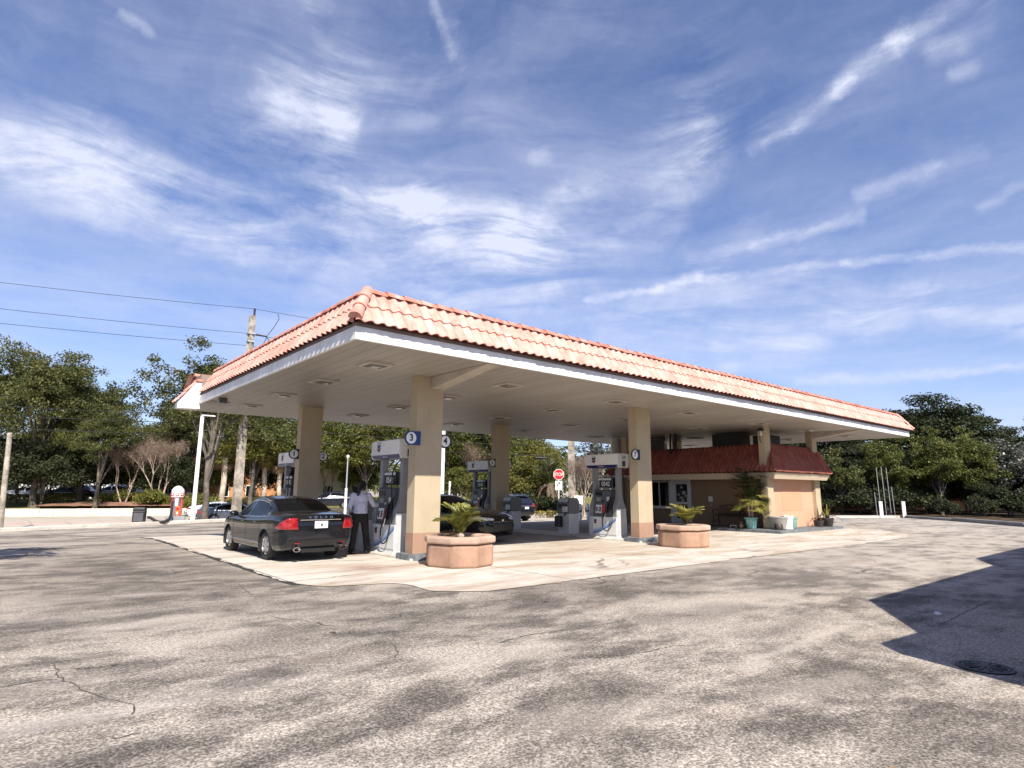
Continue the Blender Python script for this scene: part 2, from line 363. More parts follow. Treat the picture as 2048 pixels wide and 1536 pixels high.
# ================================================================== GROUND
EX, EY = (.936,-.352), (.352,.936)             # along the road, across the road
def rp(t, s): return (EX[0]*t + EY[0]*s, EX[1]*t + EY[1]*s)
def ss(a, b, v):
    v = min(1, max(0, (v-a)/(b-a))); return v*v*(3-2*v)
def gz(x, y):
    s = EY[0]*x + EY[1]*y
    return -.4*ss(21,31,y) - .5*ss(43,47,s)
def asphalt():
    t = NT('worn_asphalt'); v = t.coord('Object'); x, y, z = t.sep(v)
    warp = t.noise(v, .35, 3, .5, out='Color')
    wv = t.vmath('ADD', v, t.vmath('MULTIPLY', t.vmath('SUBTRACT', warp, (.5,.5,.5)), (.8,.8,0)))
    g1 = t.noise(v, 30, 4, .8); g2 = t.vor(v, 62, rnd=1)
    grain = t.math('ADD', t.math('MULTIPLY', g1, .72), t.math('MULTIPLY', g2, .28))
    big = t.noise(t.mapped(wv, (.55,1.05,1), (0,0,math.radians(14))), .50, 6, .68)
    mid = t.noise(t.mapped(wv, (.6,1.0,1), (0,0,math.radians(22))), 1.9, 6, .70)
    patch = t.noise(v, .9, 5, .65)
    tone = t.math('ADD', t.math('MULTIPLY', big, .55), t.math('MULTIPLY', mid, .45))
    light = t.ramp(grain, [(.34,(.115,.097,.081)),(.47,(.31,.269,.226)),(.62,(.62,.55,.47))])
    dark = t.ramp(grain, [(.35,(.036,.031,.027)),(.50,(.095,.082,.071)),(.65,(.24,.21,.18))])
    # oily running lanes: along the left edge of the slab and round its near corner
    dl = t.math('ABSOLUTE', t.math('SUBTRACT', x, t.math('ADD', 2.2, t.math('MULTIPLY', t.math('SUBTRACT', patch, .5), 4))))
    lane = t.math('MULTIPLY', t.rng(dl, .4, 3.2, 1, 0, 'SMOOTHSTEP'), t.math('MULTIPLY', t.rng(y, 6.5, 10, 0, 1, 'SMOOTHSTEP'), t.rng(y, 15, 23, 1, .2, 'SMOOTHSTEP')))
    dn = t.math('ABSOLUTE', t.math('SUBTRACT', y, t.math('ADD', 6.6, t.math('MULTIPLY', t.math('SUBTRACT', patch, .5), 3))))
    lane2 = t.math('MULTIPLY', t.rng(dn, .2, 1.5, 1, 0, 'SMOOTHSTEP'), t.math('MULTIPLY', t.rng(x, 1.0, 3, 0, 1), t.rng(x, 9, 20, 1, .35)))
    lane = t.math('MULTIPLY', t.math('MAXIMUM', lane, lane2), t.rng(mid,.42,.62,1,.40))
    f = t.rng(tone, .41, .565, .95, 0, 'SMOOTHSTEP')
    f = t.math('MAXIMUM', f, t.math('MULTIPLY', lane, 1.0))
    def mark(lst):
        wv2 = t.vmath('ADD', v, t.vmath('ADD', t.vmath('MULTIPLY', t.vmath('SUBTRACT', t.noise(v, 1.1, 5, .65, out='Color'), (.5,.5,.5)), (1.1,1.1,0)), t.vmath('MULTIPLY', t.vmath('SUBTRACT', t.noise(v, 6, 4, .7, out='Color'), (.5,.5,.5)), (.22,.22,0))))
        tot = None
        for a, b, wd, k in lst:
            a = Vector((*a,0)); b = Vector((*b,0)); ba = b-a
            pa = t.vmath('SUBTRACT', wv2, tuple(a)); h = t.math('DIVIDE', t.vmath('DOT_PRODUCT', pa, tuple(ba), 1), max(1e-5,ba.dot(ba)), clamp=True)
            s_ = t.new('ShaderNodeVectorMath', operation='SCALE'); s_.inputs[0].default_value = tuple(ba); t.set(s_.inputs['Scale'], h)
            d = t.rng(t.vmath('LENGTH', t.vmath('SUBTRACT', pa, s_.outputs[0]), out=1), 0, wd*1.9, k, 0, 'SMOOTHSTEP')
            tot = d if tot is None else t.math('MAXIMUM', tot, d)
        return tot
    f = t.math('MAXIMUM', f, t.math('MULTIPLY', mark(MARK_DARK), t.rng(mid,.36,.58,1.15,.7)))
    fine = t.rng(t.vmath('LENGTH', v, out=1), 4, 14, 0, .40)
    light = t.mix(fine, light, (.37,.318,.265)); dark = t.mix(fine, dark, (.105,.091,.078))
    col = t.mix(f, light, dark)
    bleach = t.math('MULTIPLY', t.rng(x, 8, 17, 0, .5, 'SMOOTHSTEP'), t.rng(mid,.40,.60,.35,1)); col = t.mix(bleach, col, (.50,.45,.40))
    col = t.mix(t.math('MULTIPLY', mark(MARK_PALE), .7), col, t.mix(.6, light, (.52,.46,.395)))
    # far asphalt worn paler, reddish rust drips, oil spots
    rust = t.rng(t.noise(v, .55, 4, .7), .6, .78, 0, .35)
    col = t.mix(rust, col, (.30,.20,.14))
    spot = t.rng(t.vor(v, .55, rnd=1), .05, .11, 1, 0)
    col = t.mix(t.math('MULTIPLY', spot, t.rng(patch,.5,.62,0,.7)), col, (.05,.045,.043))
    pale = t.rng(t.noise(t.mapped(wv,(.22,1.5,1),(0,0,math.radians(24))), .5, 4, .6), .58, .72, 0, .45)
    col = t.mix(pale, col, (.54,.485,.44))
    # cracks
    cv = t.vmath('ADD', v, t.vmath('MULTIPLY', t.noise(v, 2.6, 4, .6, out='Color'), (.55,.55,0)))
    ce = t.vor(cv, .40, 'DISTANCE_TO_EDGE')
    cm = t.math('MULTIPLY', t.rng(ce, .0015, .0055, 1, 0), t.rng(t.noise(v, .42, 2, .5), .55, .60, 0, 1))
    col = t.mix(t.math('MULTIPLY', cm, .8), col, (.03,.027,.025))
    t.base(col, .93, 0, .25)
    t.bump(t.math('SUBTRACT', grain, t.math('MULTIPLY', cm, .6)), .012, .8)
    return t.mat
def concrete(name, base, stain, amount=.8, rot=0, sc=(.5,1.6,1), joint=None):
    t = NT(name); v = t.coord('Object'); x, y, z = t.sep(v)
    warp = t.vmath('ADD', v, t.vmath('MULTIPLY', t.vmath('SUBTRACT', t.noise(v, .6, 3, .5, out='Color'), (.5,.5,.5)), (1.2,1.2,0)))
    n = t.noise(t.mapped(warp, sc, (0,0,rot)), .9, 6, .66); n2 = t.noise(v, 3, 6, .7); g = t.noise(v, 60, 3, .7)
    col = t.ramp(n2, [(.3,tuple(c*.86 for c in base)),(.65,base)])
    col = t.mix(t.rng(n,.42,.66,0,amount,'SMOOTHSTEP'), col, stain)
    col = t.mix(t.rng(t.noise(t.mapped(warp,(sc[0]*.9,sc[1]*2.6,1),(0,0,rot+.1)),1.3,6,.7),.48,.72,0,amount*.75), col, tuple(c*.75 for c in stain))
    oil = t.rng(t.noise(v, .75, 4, .6), .60, .74, 0, .7)
    col = t.mix(oil, col, tuple(c*.42 for c in stain))
    if joint:                      # canopy shade painted in as a blotchy dark gradient, then brown oil stains
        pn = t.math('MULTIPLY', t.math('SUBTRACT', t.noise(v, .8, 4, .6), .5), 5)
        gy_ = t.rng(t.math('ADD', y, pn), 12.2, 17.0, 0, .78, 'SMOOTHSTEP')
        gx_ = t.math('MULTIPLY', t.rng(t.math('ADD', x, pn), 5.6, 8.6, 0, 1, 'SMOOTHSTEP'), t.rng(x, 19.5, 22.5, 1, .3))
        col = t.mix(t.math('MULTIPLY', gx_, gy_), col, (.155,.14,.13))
        col = t.mix(t.math('MULTIPLY', t.rng(t.vmath('LENGTH', t.vmath('SUBTRACT', warp, (5.9,11.3,0)), out=1), .2, 1.1, .75, 0, 'SMOOTHSTEP'), t.rng(n2,.35,.6,.3,1)), col, (.27,.155,.10))
        col = t.mix(t.math('MULTIPLY', t.rng(t.vmath('LENGTH', t.vmath('MULTIPLY', t.vmath('SUBTRACT', warp, (12.2,11.6,0)), (.45,1,0)), out=1), .2, 1.6, .6, 0, 'SMOOTHSTEP'), t.rng(n2,.35,.6,.3,1)), col, (.33,.215,.13))
    col = t.mix(t.rng(g,.4,.7,.14,0), col, tuple(c*.5 for c in base))
    if joint:
        fx = t.math('FRACT', t.math('DIVIDE', t.math('SUBTRACT', x, joint[0]), joint[1])); fy = t.math('FRACT', t.math('DIVIDE', t.math('SUBTRACT', y, joint[2]), joint[3]))
        j = t.math('MAXIMUM', t.math('LESS_THAN', fx, .034/joint[1]), t.math('LESS_THAN', fy, .034/joint[3]))
        col = t.mix(t.math('MULTIPLY', j, .8), col, (.11,.092,.08))
    ck = t.vor(t.vmath('ADD', v, t.vmath('MULTIPLY', t.noise(v, 2, 3, .6, out='Color'), (.5,.5,0))), .33, 'DISTANCE_TO_EDGE')
    cm = t.math('MULTIPLY', t.rng(ck, .003, .009, 1, 0), t.rng(t.noise(v,.35,2,.5), .53, .58, 0, .7))
    col = t.mix(cm, col, (.10,.08,.07))
    t.base(col, .85, 0, .3); t.bump(g, .004, .6); return t.mat
M['asphalt'] = asphalt()
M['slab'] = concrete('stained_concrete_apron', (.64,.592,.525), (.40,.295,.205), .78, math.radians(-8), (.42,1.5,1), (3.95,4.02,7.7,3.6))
M['road'] = concrete('pale_road_surface', (.52,.465,.39), (.40,.34,.28), .6, .35, (.1,1.4,1))
M['walk'] = concrete('pinkish_sidewalk', (.56,.45,.38), (.42,.33,.27), .5, .35, (.2,1.2,1), (0,1.6,0,50))
M['kerb'] = concrete('kerb_concrete', (.66,.62,.55), (.36,.32,.27), .6, 0, (.6,.6,1))
M['lowwall'] = concrete('low_wall_concrete', (.66,.60,.51), (.50,.42,.34), .5, 0, (.3,.3,2))
M['kerbg'] = concrete('grey_kerb', (.26,.26,.26), (.14,.14,.14), .7, 0, (.6,.6,1))
M['tar'] = plain('tar_seam', (.035,.032,.03), .8, var=.5, scale=5)
def grassmat(name, cols, sc=1.2):
    t = NT(name); v = t.coord('Object')
    n = t.noise(v, sc, 6, .7); n2 = t.noise(v, 25, 3, .7)
    f = t.math('ADD', t.math('MULTIPLY', n, .65), t.math('MULTIPLY', n2, .35))
    t.base(t.ramp(f, [(.3+.4*i/(len(cols)-1), c) for i, c in enumerate(cols)]), .95, 0, .1)
    t.bump(n2, .05, .8); return t.mat
M['lawn'] = grassmat('dry_lawn', [(.10,.105,.03),(.19,.18,.06),(.27,.24,.10)])
M['mulch'] = grassmat('red_mulch', [(.15,.075,.05),(.27,.15,.10),(.38,.25,.17)])
M['leaf_litter'] = grassmat('leaf_litter_soil', [(.035,.025,.016),(.08,.055,.035),(.17,.12,.08)], .8)
# --- one ground sheet out to the horizon, falling gently towards the road
def gridlines(fine, far):
    out = list(fine); d = fine[-1]-fine[-2]; p = fine[-1]
    while p < far: d *= 1.5; p += d; out.append(p)
    q = fine[0]; d = fine[1]-fine[0]; pre = []
    while q > -far: d *= 1.5; q -= d; pre.append(q)
    return pre[::-1] + out
gx = gridlines([-20+2*i for i in range(46)], 2500); gy = gridlines([-12+1.5*i for i in range(60)], 2500)
mb = MB(); mb.sheet(len(gx)-1, len(gy)-1, lambda u, v: (gx[round(u*(len(gx)-1))], gy[round(v*(len(gy)-1))], gz(gx[round(u*(len(gx)-1))], gy[round(v*(len(gy)-1))])))
struct('ground', mb, M['asphalt'], 60)
def draped(poly, dz, cell=1.5):
    """flat sheet cut to a polygon and laid on the ground at dz"""
    bm = bmesh.new(); bm.faces.new([bm.verts.new((x,y,0)) for x,y in poly])
    xs = [p[0] for p in poly]; ys = [p[1] for p in poly]
    def cut(co, no): bmesh.ops.bisect_plane(bm, geom=bm.verts[:]+bm.edges[:]+bm.faces[:], plane_co=co, plane_no=no, dist=1e-5)
    a = gy
    for yy in a:
        if min(ys) < yy < max(ys): cut((0,yy,0),(0,1,0))
    for xx in gx:
        if min(xs) < xx < max(xs): cut((xx,0,0),(1,0,0))
    bmesh.ops.triangulate(bm, faces=bm.faces)
    for w in bm.verts: w.co.z = gzi(w.co.x, w.co.y) + dz
    m = MB(); bm.verts.index_update()
    m.add([tuple(w.co) for w in bm.verts], [tuple(w.index for w in f.verts) for f in bm.faces]); bm.free(); return m
import bisect
def gzi(x, y):
    i = min(max(bisect.bisect_right(gx, x)-1,0),len(gx)-2); j = min(max(bisect.bisect_right(gy, y)-1,0),len(gy)-2)
    u = (x-gx[i])/(gx[i+1]-gx[i]); w = (y-gy[j])/(gy[j+1]-gy[j])
    a, b, c, d = gz(gx[i],gy[j]), gz(gx[i+1],gy[j]), gz(gx[i],gy[j+1]), gz(gx[i+1],gy[j+1])
    return a*(1-u)*(1-w)+b*u*(1-w)+c*(1-u)*w+d*u*w
def ragged(pts, step=.16, amp=.04, seed=3):
    r = random.Random(seed); out = []
    for (a, b) in zip(pts, pts[1:]+pts[:1]):
        n = max(1, int(math.dist(a,b)/step))
        for k in range(n):
            j = amp if k else amp*.3
            px, py = a[0]+(b[0]-a[0])*k/n, a[1]+(b[1]-a[1])*k/n; q = Vector((px*1.3,py*1.3,seed))
            out.append((px + r.uniform(-j,j) + amp*3.5*mnoise.noise(q), py + r.uniform(-j,j) + amp*3.5*mnoise.noise(q+Vector((9,4,2)))))
    return out
slab = [(3.93,24.5),(3.94,10.05),(4.35,9.62),(5.42,9.34),(5.30,8.35),(5.55,7.95),(6.2,7.68),(10.1,7.72),(14.1,7.78),(19.3,7.6),(24.8,7.7),(26.6,8.3),(28.3,9.6),(29.2,13),(29.2,24.5)]
for _ in range(2):                      # worn, rounded corners
    slab = [q for a, b in zip(slab, slab[1:]+slab[:1]) for k in [min(.22,.30/max(.3,math.dist(a,b)))] for q in ((a[0]*(1-k)+b[0]*k,a[1]*(1-k)+b[1]*k),(a[0]*k+b[0]*(1-k),a[1]*k+b[1]*(1-k)))]
sl = ragged(slab)
cxs, cys = 16, 15
def grow(p, d):
    return [(x + (d if x > cxs else -d) + 0, y + (d if y > cys else -d)) for x, y in p]
struct('asphalt_seam', draped(ragged([(3.86,24.4),(3.88,17),(3.87,10.2),(4.02,10.2),(4.02,24.4)],.4,.02,8), .005), M['tar'])
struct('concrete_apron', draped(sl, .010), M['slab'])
# a few white flecks / litter scraps on the asphalt
def scrap(x, y, s, m, name, label, cat):
    mb = MB(); r = random.Random(int(x*100)); pts = []
    for i in range(7):
        a = 2*PI*i/7; q = s*r.uniform(.6,1.1); pts.append((q*math.cos(a), q*.6*math.sin(a), r.uniform(.004,.03)))
    mb.add(pts + [(0,0,.035)] + [(p[0],p[1],0) for p in pts], [(i,(i+1)%7,7) for i in range(7)] + [(8+i,8+(i+1)%7,(i+1)%7,i) for i in range(7)])
    o = mb.build(name, m); o.location = (x,y,gz(x,y)); tag(o, label, cat)
scrap(9.55, 2.72, .07, M['white'], 'paper_scrap', 'crumpled white paper scrap lying in the building shadow at right', 'litter')
def leaf_at(x, y, r, lab, m):
    mb = MB(); mb.add([(-.06,0,.006),(0,.028,.02),(.06,0,.012),(0,-.028,.008)], [(0,1,2,3)])
    o = mb.build('fallen_leaf', m); o.location = (x,y,.004); o.rotation_euler = (0,0,r); tag(o, lab, 'leaf', 'fallen leaves on the asphalt')
leaf_at(4.05, 1.45, .4, 'brown fallen leaf near the orange stain at lower right', M['frond_dead'])
leaf_at(3.0, 6.6, 1.9, 'dark fallen leaf on the asphalt left of the slab corner', M['bark'])
leaf_at(6.1, 6.5, 2.6, 'dark curled fallen leaf before the slab under the first planter', M['bark'])
M['crack'] = plain('dark_crack_line', (.085,.075,.065), .95, var=.5, scale=8)  # mottled dark brown of the thin crack ribbons
for c in CRACKS:
    mb = MB(); r = random.Random(len(c)); pts = []
    for a, b in zip(c, c[1:]):
        n = max(2,int(math.dist(a,b)/.05))
        for k in range(n): pts.append((a[0]+(b[0]-a[0])*k/n + r.uniform(-.014,.014), a[1]+(b[1]-a[1])*k/n + r.uniform(-.014,.014)))
    L = []; Rr = []
    for i, p in enumerate(pts):
        q = pts[min(i+1,len(pts)-1)]; o = pts[max(i-1,0)]; dx, dy = q[0]-o[0], q[1]-o[1]; l = math.hypot(dx,dy) or 1; w_ = r.uniform(.002,.008)
        L.append((p[0]-dy/l*w_,p[1]+dx/l*w_,.004)); Rr.append((p[0]+dy/l*w_,p[1]-dx/l*w_,.004))
    n = len(pts); mb.add(L+Rr, [(i,i+1,n+i+1,n+i) for i in range(n-1)])
    struct('asphalt_crack', mb, M['crack'])
mh = thing('manhole_cover','dark round iron manhole cover in the shadow at lower right','manhole',(MANHOLE[0][0],MANHOLE[0][1],0))
m_ = MB(); m_.lathe([(.22,0),(.22,.012),(.19,.014),(.19,.006),(0,.006)],28); m_.build('frame', M['iron'], mh)
m_ = MB(); m_.lathe([(.182,.006),(.182,.013),(0,.014)],24)
for k in range(6):
    a = PI*k/6; c_, s_ = math.cos(a), math.sin(a); m_.hexa([(-.16*c_-.012*s_*-1,-.16*s_-.012*c_,.0142),(.16*c_+.012*s_,.16*s_-.012*c_,.0142),(.16*c_-.012*s_,.16*s_+.012*c_,.0142),(-.16*c_-.012*s_,-.16*s_+.012*c_,.0142)]+[(-.16*c_+.010*s_,-.16*s_-.010*c_,.019+k*.0003),(.16*c_+.010*s_,.16*s_-.010*c_,.019+k*.0003),(.16*c_-.010*s_,.16*s_+.010*c_,.019+k*.0003),(-.16*c_-.010*s_,-.16*s_+.010*c_,.019+k*.0003)])
m_.build('lid', M['iron'], mh)
# --- driveway, sidewalk, road
struct('driveway', draped(ragged([(13.6,41.2),(12.6,36.5),(13.2,30.2),(14.5,27.6),(40,25.4),(62,24.5),(64,27),rp(20,46.4),rp(1.5,46.4)], 2, .03), .006), M['road'])
struct('sidewalk', draped([(-40,22.5),(.31,36.4),(13.1,41.3),rp(-2.0,45.8),rp(-60,45.8),(-70,40)], .03), M['walk'])
struct('road', draped([rp(-120,46.6),rp(150,46.6),rp(150,64),rp(-120,64)], .005), M['road'])
def strip(a, b, w, h, z, m, name, side=1):
    """kerb: a real step along a polyline, top slightly rounded"""
    a = Vector((*a,0)); b = Vector((*b,0)); d = (b-a).normalized(); n = Vector((-d.y,d.x,0))*side
    prof = [(0,-.05),(.0,h-.03),(.03,h),(w-.02,h),(w,h-.02),(w,-.05)]
    k = max(1,int((b-a).length/3)); mb = MB()
    for i in range(k):
        p = a + d*((b-a).length*i/k + .006); q = a + d*((b-a).length*(i+1)/k - .006)
        vs = [tuple(p + n*u + Vector((0,0,v+z))) for u, v in prof] + [tuple(q + n*u + Vector((0,0,v+z))) for u, v in prof]
        m6 = len(prof)
        mb.add(vs, [tuple(range(m6)), tuple(range(2*m6-1,m6-1,-1))] + [(j,(j+1)%m6,m6+(j+1)%m6,m6+j) for j in range(m6)])
    return mb
kb = strip((-38,21.4),(.31,35.7),.45,.17,-.41,M['kerb'],'k')
k2 = strip((.31,35.7),(13.1,40.6),.45,.17,-.4,M['kerb'],'k'); kb.add(k2.v, k2.f)
struct('kerb', kb, M['kerb'])
k1 = strip((36.2,18.6),(44.2,14.1),.35,.13,0,M['kerb'],'k',1)
struct('kerb', k1, M['kerb'])
k3 = strip((44.3,13.9),(41.8,10.8),.35,.16,0,M['kerbg'],'k',1)
for a, b in [((41.75,10.75),(37.5,6.8)),((37.45,6.75),(28,-2))]:
    k4 = strip(a, b, .35,.2,0,M['kerbg'],'k',1); k3.add(k4.v,k4.f)
struct('kerb', k3, M['kerbg'])
struct('leafy_verge', draped([(36.6,19.2),(44.6,14.6),(42.1,10.6),(37.8,6.5),(28,-2.6),(60,-30),(140,-10),(120,40),(40,26)], .03), M['leaf_litter'])
lawn_pts = [rp(-120,64.5),rp(150,64.5),rp(150,110),rp(-120,110)]
mb = MB(); mb.sheet(60, 16, lambda u, v: (*rp(-120+270*u, 64.4+60*v), -.32 + .55*ss(0,.25,v) + .05*mnoise.noise((u*40,v*9,0))))
struct('lawn', mb, M['lawn'], 60)
mb = MB(); mb.sheet(30, 8, lambda u, v: (*rp(-22+14*u, 65.5+6.5*v), -.05 + .34*math.sin(PI*v)**.7*math.sin(PI*min(1,max(0,u)))**.3 + .06*mnoise.noise((u*20,v*5,3))))
struct('mulch_bed', mb, M['mulch'], 60)
# --- low wall on the far side of the road
mb = MB()
for i in range(26):
    t0 = -52 + i*2.6
    a = rp(t0+.01,63.9); b = rp(t0+2.59,63.9); c = rp(t0+2.59,64.3); d = rp(t0+.01,64.3)
    mb.prism([a,b,c,d], -.95, -.25 + .01*((i*7)%3))
o = mb.build('low_wall', M['lowwall']); tag(o, 'low pale concrete wall of panels along the far side of the road', 'wall')
# neighbour building on the right, out of frame: throws the stepped shadow
sky = [(6.28,0),(6.30,1.98),(6.5,2.28),(7.42,2.2),(8.86,3.42),(15.75,3.42),(17.0,4.1),(30,4.1),(30,0)]
mb = MB(); mb.extr([(x,.42 - .006*(x-6.3),z) for x, z in sky], (0,-9,0))
nb = thing('neighbour_building', 'stepped-roof tan building casting the long shadow on the right', 'building')
mb.build('wall', M['walltan'], nb)
cap = MB()
for (a, b) in [((8.86,3.42),(15.75,3.42)),((17.0,4.1),(30,4.1))]:
    cap.box(a[0],b[0],-8.9,-.1,a[1]-.02,a[1]+.04)
cap.build('roof', M['terra'], nb)
# ================================================================== CANOPY
X0,Y0,LX,DY,S = 4.58, 9.83, 28.62, 13.09, 4.21
X1, Y1 = X0+LX, Y0+DY
FT = .25; ZR = 5.30; INS = .38
can = thing('fuel_canopy', 'long petrol station canopy with salmon tiled mansard edge on six tall columns', 'canopy')
sof = MB().box(X0+.06, X1-.06, Y0+.06, Y1-.06, S+.01, S+.30).build('soffit', M['soffit'], can)
# fascia boards (white) round the edge
YL = 20.68                                             # the left mansard stops here
def fboard(name, x0,x1,y0,y1): return bevel(MB().box(x0,x1,y0,y1,S,S+FT).build(name, M['fascia'], can), .008)
fboard('fascia', X0, X1, Y0, Y0+.055)
fboard('fascia', X0, X0+.055, Y0+.058, Y1-.058)
fboard('fascia', X1-.055, X1, Y0+.058, Y1-.058)
fboard('fascia', X0, X1, Y1-.055, Y1)
drip = MB()                                            # shadow board between fascia and tiles
drip.box(X0-.035,X1+.035,Y0-.035,Y0+.05,S+FT+.002,S+FT+.05); drip.box(X0-.012,X0+.05,Y0+.052,YL,S+FT+.002,S+FT+.05)
drip.box(X1-.05,X1+.035,Y0+.052,Y1-.052,S+FT+.002,S+FT+.05); drip.box(X0-.035,X1+.035,Y1-.05,Y1+.035,S+FT+.002,S+FT+.05)
drip.build('eave_board', plain('brown_eave_board', (.17,.12,.11), .7), can)
def tilefield(name, p, d, L, up, inset0, inset1, pitch, mat, parent, courses=2, z0=0, seedp=0, amp=.048, lap=.03, concave=0):
    """wavy barrel-tile slope. p: eave corner, d: unit along the eave, up: vector eave->ridge,
       inset0/1: how far the hips eat into the ridge at each end"""
    d = Vector(d); p = Vector(p); up = Vector(up); nrm = d.cross(up).normalized()
    if nrm.z < 0: nrm = -nrm
    mb = MB(); nw = max(1,round(L/pitch)); seg = 8; N = nw*seg
    r = random.Random(seedp)
    jit = [[r.uniform(-.010,.010) for _ in range(nw+1)] for _ in range(courses)]
    for c in range(courses):
        a0 = c/courses; a1 = (c+1)/courses + (.02 if c < courses-1 else 0)
        rows = [a0 - (.012 if c else 0), a0 + .5*(a1-a0), a1]
        base = len(mb.v)
        for ri, a in enumerate(rows):
            lift = lap*(1-ri/2) + .004
            for i in range(N+1):
                u = i/N
                s0 = inset0*max(0,a); s1 = inset1*max(0,a)
                s = min(max(u*L, s0), L-s1)
                ph = (s/pitch) % 1.0
                w = math.sin(PI*min(1, ph/.62))**.8 if ph < .62 else -.30*math.sin(PI*(ph-.62)/.38)
                j = jit[c][min(nw,int(s/pitch))]
                bow = -concave*math.sin(PI*max(0,min(1,a)))
                q = p + d*s + up*(a + (j if ri == 0 else 0)) + nrm*(lift + amp*w + bow)
                mb.v.append(tuple(q))
        for ri in range(2):
            for i in range(N):
                k = base + ri*(N+1) + i
                mb.f.append((k,k+1,k+N+2,k+N+1)); mb.m.append(0)
        # front lip of the course: thickness seen from below
        lo = len(mb.v)
        for i in range(N+1):
            q = Vector(mb.v[base+i]) - nrm*.022; mb.v.append(tuple(q))
        for i in range(N):
            mb.f.append((lo+i,lo+i+1,base+i+1,base+i)); mb.m.append(0)
    return mb.build(name, mat, parent, 50)
OV = .085; OF = .135; ze = S+FT+.045; UP = ZR-.03-ze
e0 = (X0-OV, Y0-OF, ze)
tilefield('tile_slope', e0, (1,0,0), LX+2*OV, (0,INS+OF,UP), INS+OV, INS+OV, .232, M['tile'], can, 2, seedp=1, amp=.036)
OW = .055
tilefield('tile_slope', (X0-OW, YL, ze), (0,-1,0), YL-Y0+OV, (INS+OW,0,UP), 0, INS+OV, .232, M['tile'], can, 2, seedp=2, amp=.042)
tilefield('tile_slope', (X1+OV, Y0-OV, ze), (0,1,0), DY+2*OV, (-INS-OV,0,UP), INS+OV, INS+OV, .232, M['tile'], can, 2, seedp=3)
tilefield('tile_slope', (X1+OV, Y1+OV, ze), (-1,0,0), LX+2*OV+.05, (0,-INS-OV-.55,UP), INS+OV, 0, .232, M['tile'], can, 2, seedp=4)
# solid core behind the tiles so that the mansard is a body, not a skin
core = MB()
a = .02
core.extr([(X0+.02,Y0+.02,S+FT+.03),(X0+.02,Y0+INS+.25,S+FT+.03),(X0+.02,Y0+INS+.25,ZR-.06),(X0+.02,Y0+INS+.02,ZR-.06)], (.001,0,0)) if False else None
core.hexa([(X0+.03,Y0+.03,S+.302),(X1-.03,Y0+.03,S+.302),(X1-.3,Y0+.7,S+.302),(X0+.3,Y0+.7,S+.302),
           (X0+INS+.03,Y0+INS+.03,ZR-.09),(X1-INS-.03,Y0+INS+.03,ZR-.09),(X1-INS-.03,Y0+.7,ZR-.09),(X0+INS+.03,Y0+.7,ZR-.09)])
core.hexa([(X0+.03,Y0+.72,S+.302),(X0+.7,Y0+.72,S+.302),(X0+.7,YL-.01,S+.302),(X0+.03,YL-.01,S+.302),
           (X0+INS+.03,Y0+.72,ZR-.09),(X0+.7,Y0+.72,ZR-.09),(X0+.7,YL-.01,ZR-.09),(X0+INS+.03,YL-.01,ZR-.09)])
core.hexa([(X1-.7,Y0+.72,S+.302),(X1-.03,Y0+.72,S+.302),(X1-.03,Y1-1.3,S+.302),(X1-.7,Y1-1.3,S+.302),
           (X1-.7,Y0+.72,ZR-.09),(X1-INS-.03,Y0+.72,ZR-.09),(X1-INS-.03,Y1-1.3,ZR-.09),(X1-.7,Y1-1.3,ZR-.09)])
core.build('mansard_core', plain('sheathing', (.28,.2,.16), .9), can)
# end plate of the left mansard (grey metal) and the white gable of the rear mansard
MB().extr([(X0-.07,YL+.005,S+FT),(X0+INS+.3,YL+.005,S+FT),(X0+INS+.3,YL+.005,ZR-.02),(X0+INS-.02,YL+.005,ZR-.02)], (0,.03,0)).build('end_plate', M['galv'], can)
# rear wing of the mansard: set farther out, white end cap towards the front
MB().extr([(3.99,YL+.24,4.03),(4.62,YL+.24,4.05),(4.62,YL+.24,4.95),(4.50,YL+.24,4.95),(3.98,YL+.24,4.20)], (0,.42,0)).build('gable_end', M['white'], can)
tilefield('tile_slope', (3.93,YL+.68,4.205), (0,-1,0), .46, (.60,0,.76), 0, 0, .232, M['tile'], can, 2, seedp=9, amp=.04)
g = MB(); g.hexa([(X0+.06,YL+.5,S+.302),(X1-.03,YL+.5,S+.302),(X1-.03,Y1-.03,S+.302),(X0+.06,Y1-.03,S+.302),
           (X0+.06,YL+.5,ZR-.09),(X1-INS,YL+.5,ZR-.09),(X1-INS,Y1-INS-.62,ZR-.09),(X0+.06,Y1-INS-.62,ZR-.09)])
g.build('mansard_core', plain('sheathing_rear', (.28,.2,.16), .9), can)
def ridge(name, a, b, r, step, mat, parent, seed=0, flat=1):
    """overlapping half-barrel ridge tiles"""
    a = Vector(a); b = Vector(b); d = (b-a).normalized(); L = (b-a).length; n = max(1,round(L/step)); rr = random.Random(seed); mb = MB()
    side = d.cross(Vector((0,0,1))).normalized(); upv = side.cross(d).normalized()
    for i in range(n):
        p = a + d*(L*i/n) ; q = a + d*(L*(i+1)/n + .03); o = upv*rr.uniform(-.006,.006)
        K = 8
        ring0 = [p + o + side*r*1.10*math.cos(PI*k/K) + upv*(r*1.10*math.sin(PI*k/K)*flat+.012) for k in range(K+1)]
        ring1 = [q + o + side*r*.92*math.cos(PI*k/K) + upv*r*.92*math.sin(PI*k/K)*flat for k in range(K+1)]
        if i % 1 == 0: mb.add([tuple(v) for v in ring0+ring1], [(k,k+1,K+2+k,K+1+k) for k in range(K)] + [tuple(range(K+1)), tuple(range(2*K+1,K,-1))])
    return mb.build(name, mat, parent, 40)
zr = ZR - .075
ridge('ridge_tiles', (X0+INS,Y0+INS,zr), (X1-INS,Y0+INS,zr), .105, .38, M['ridge'], can, 1)
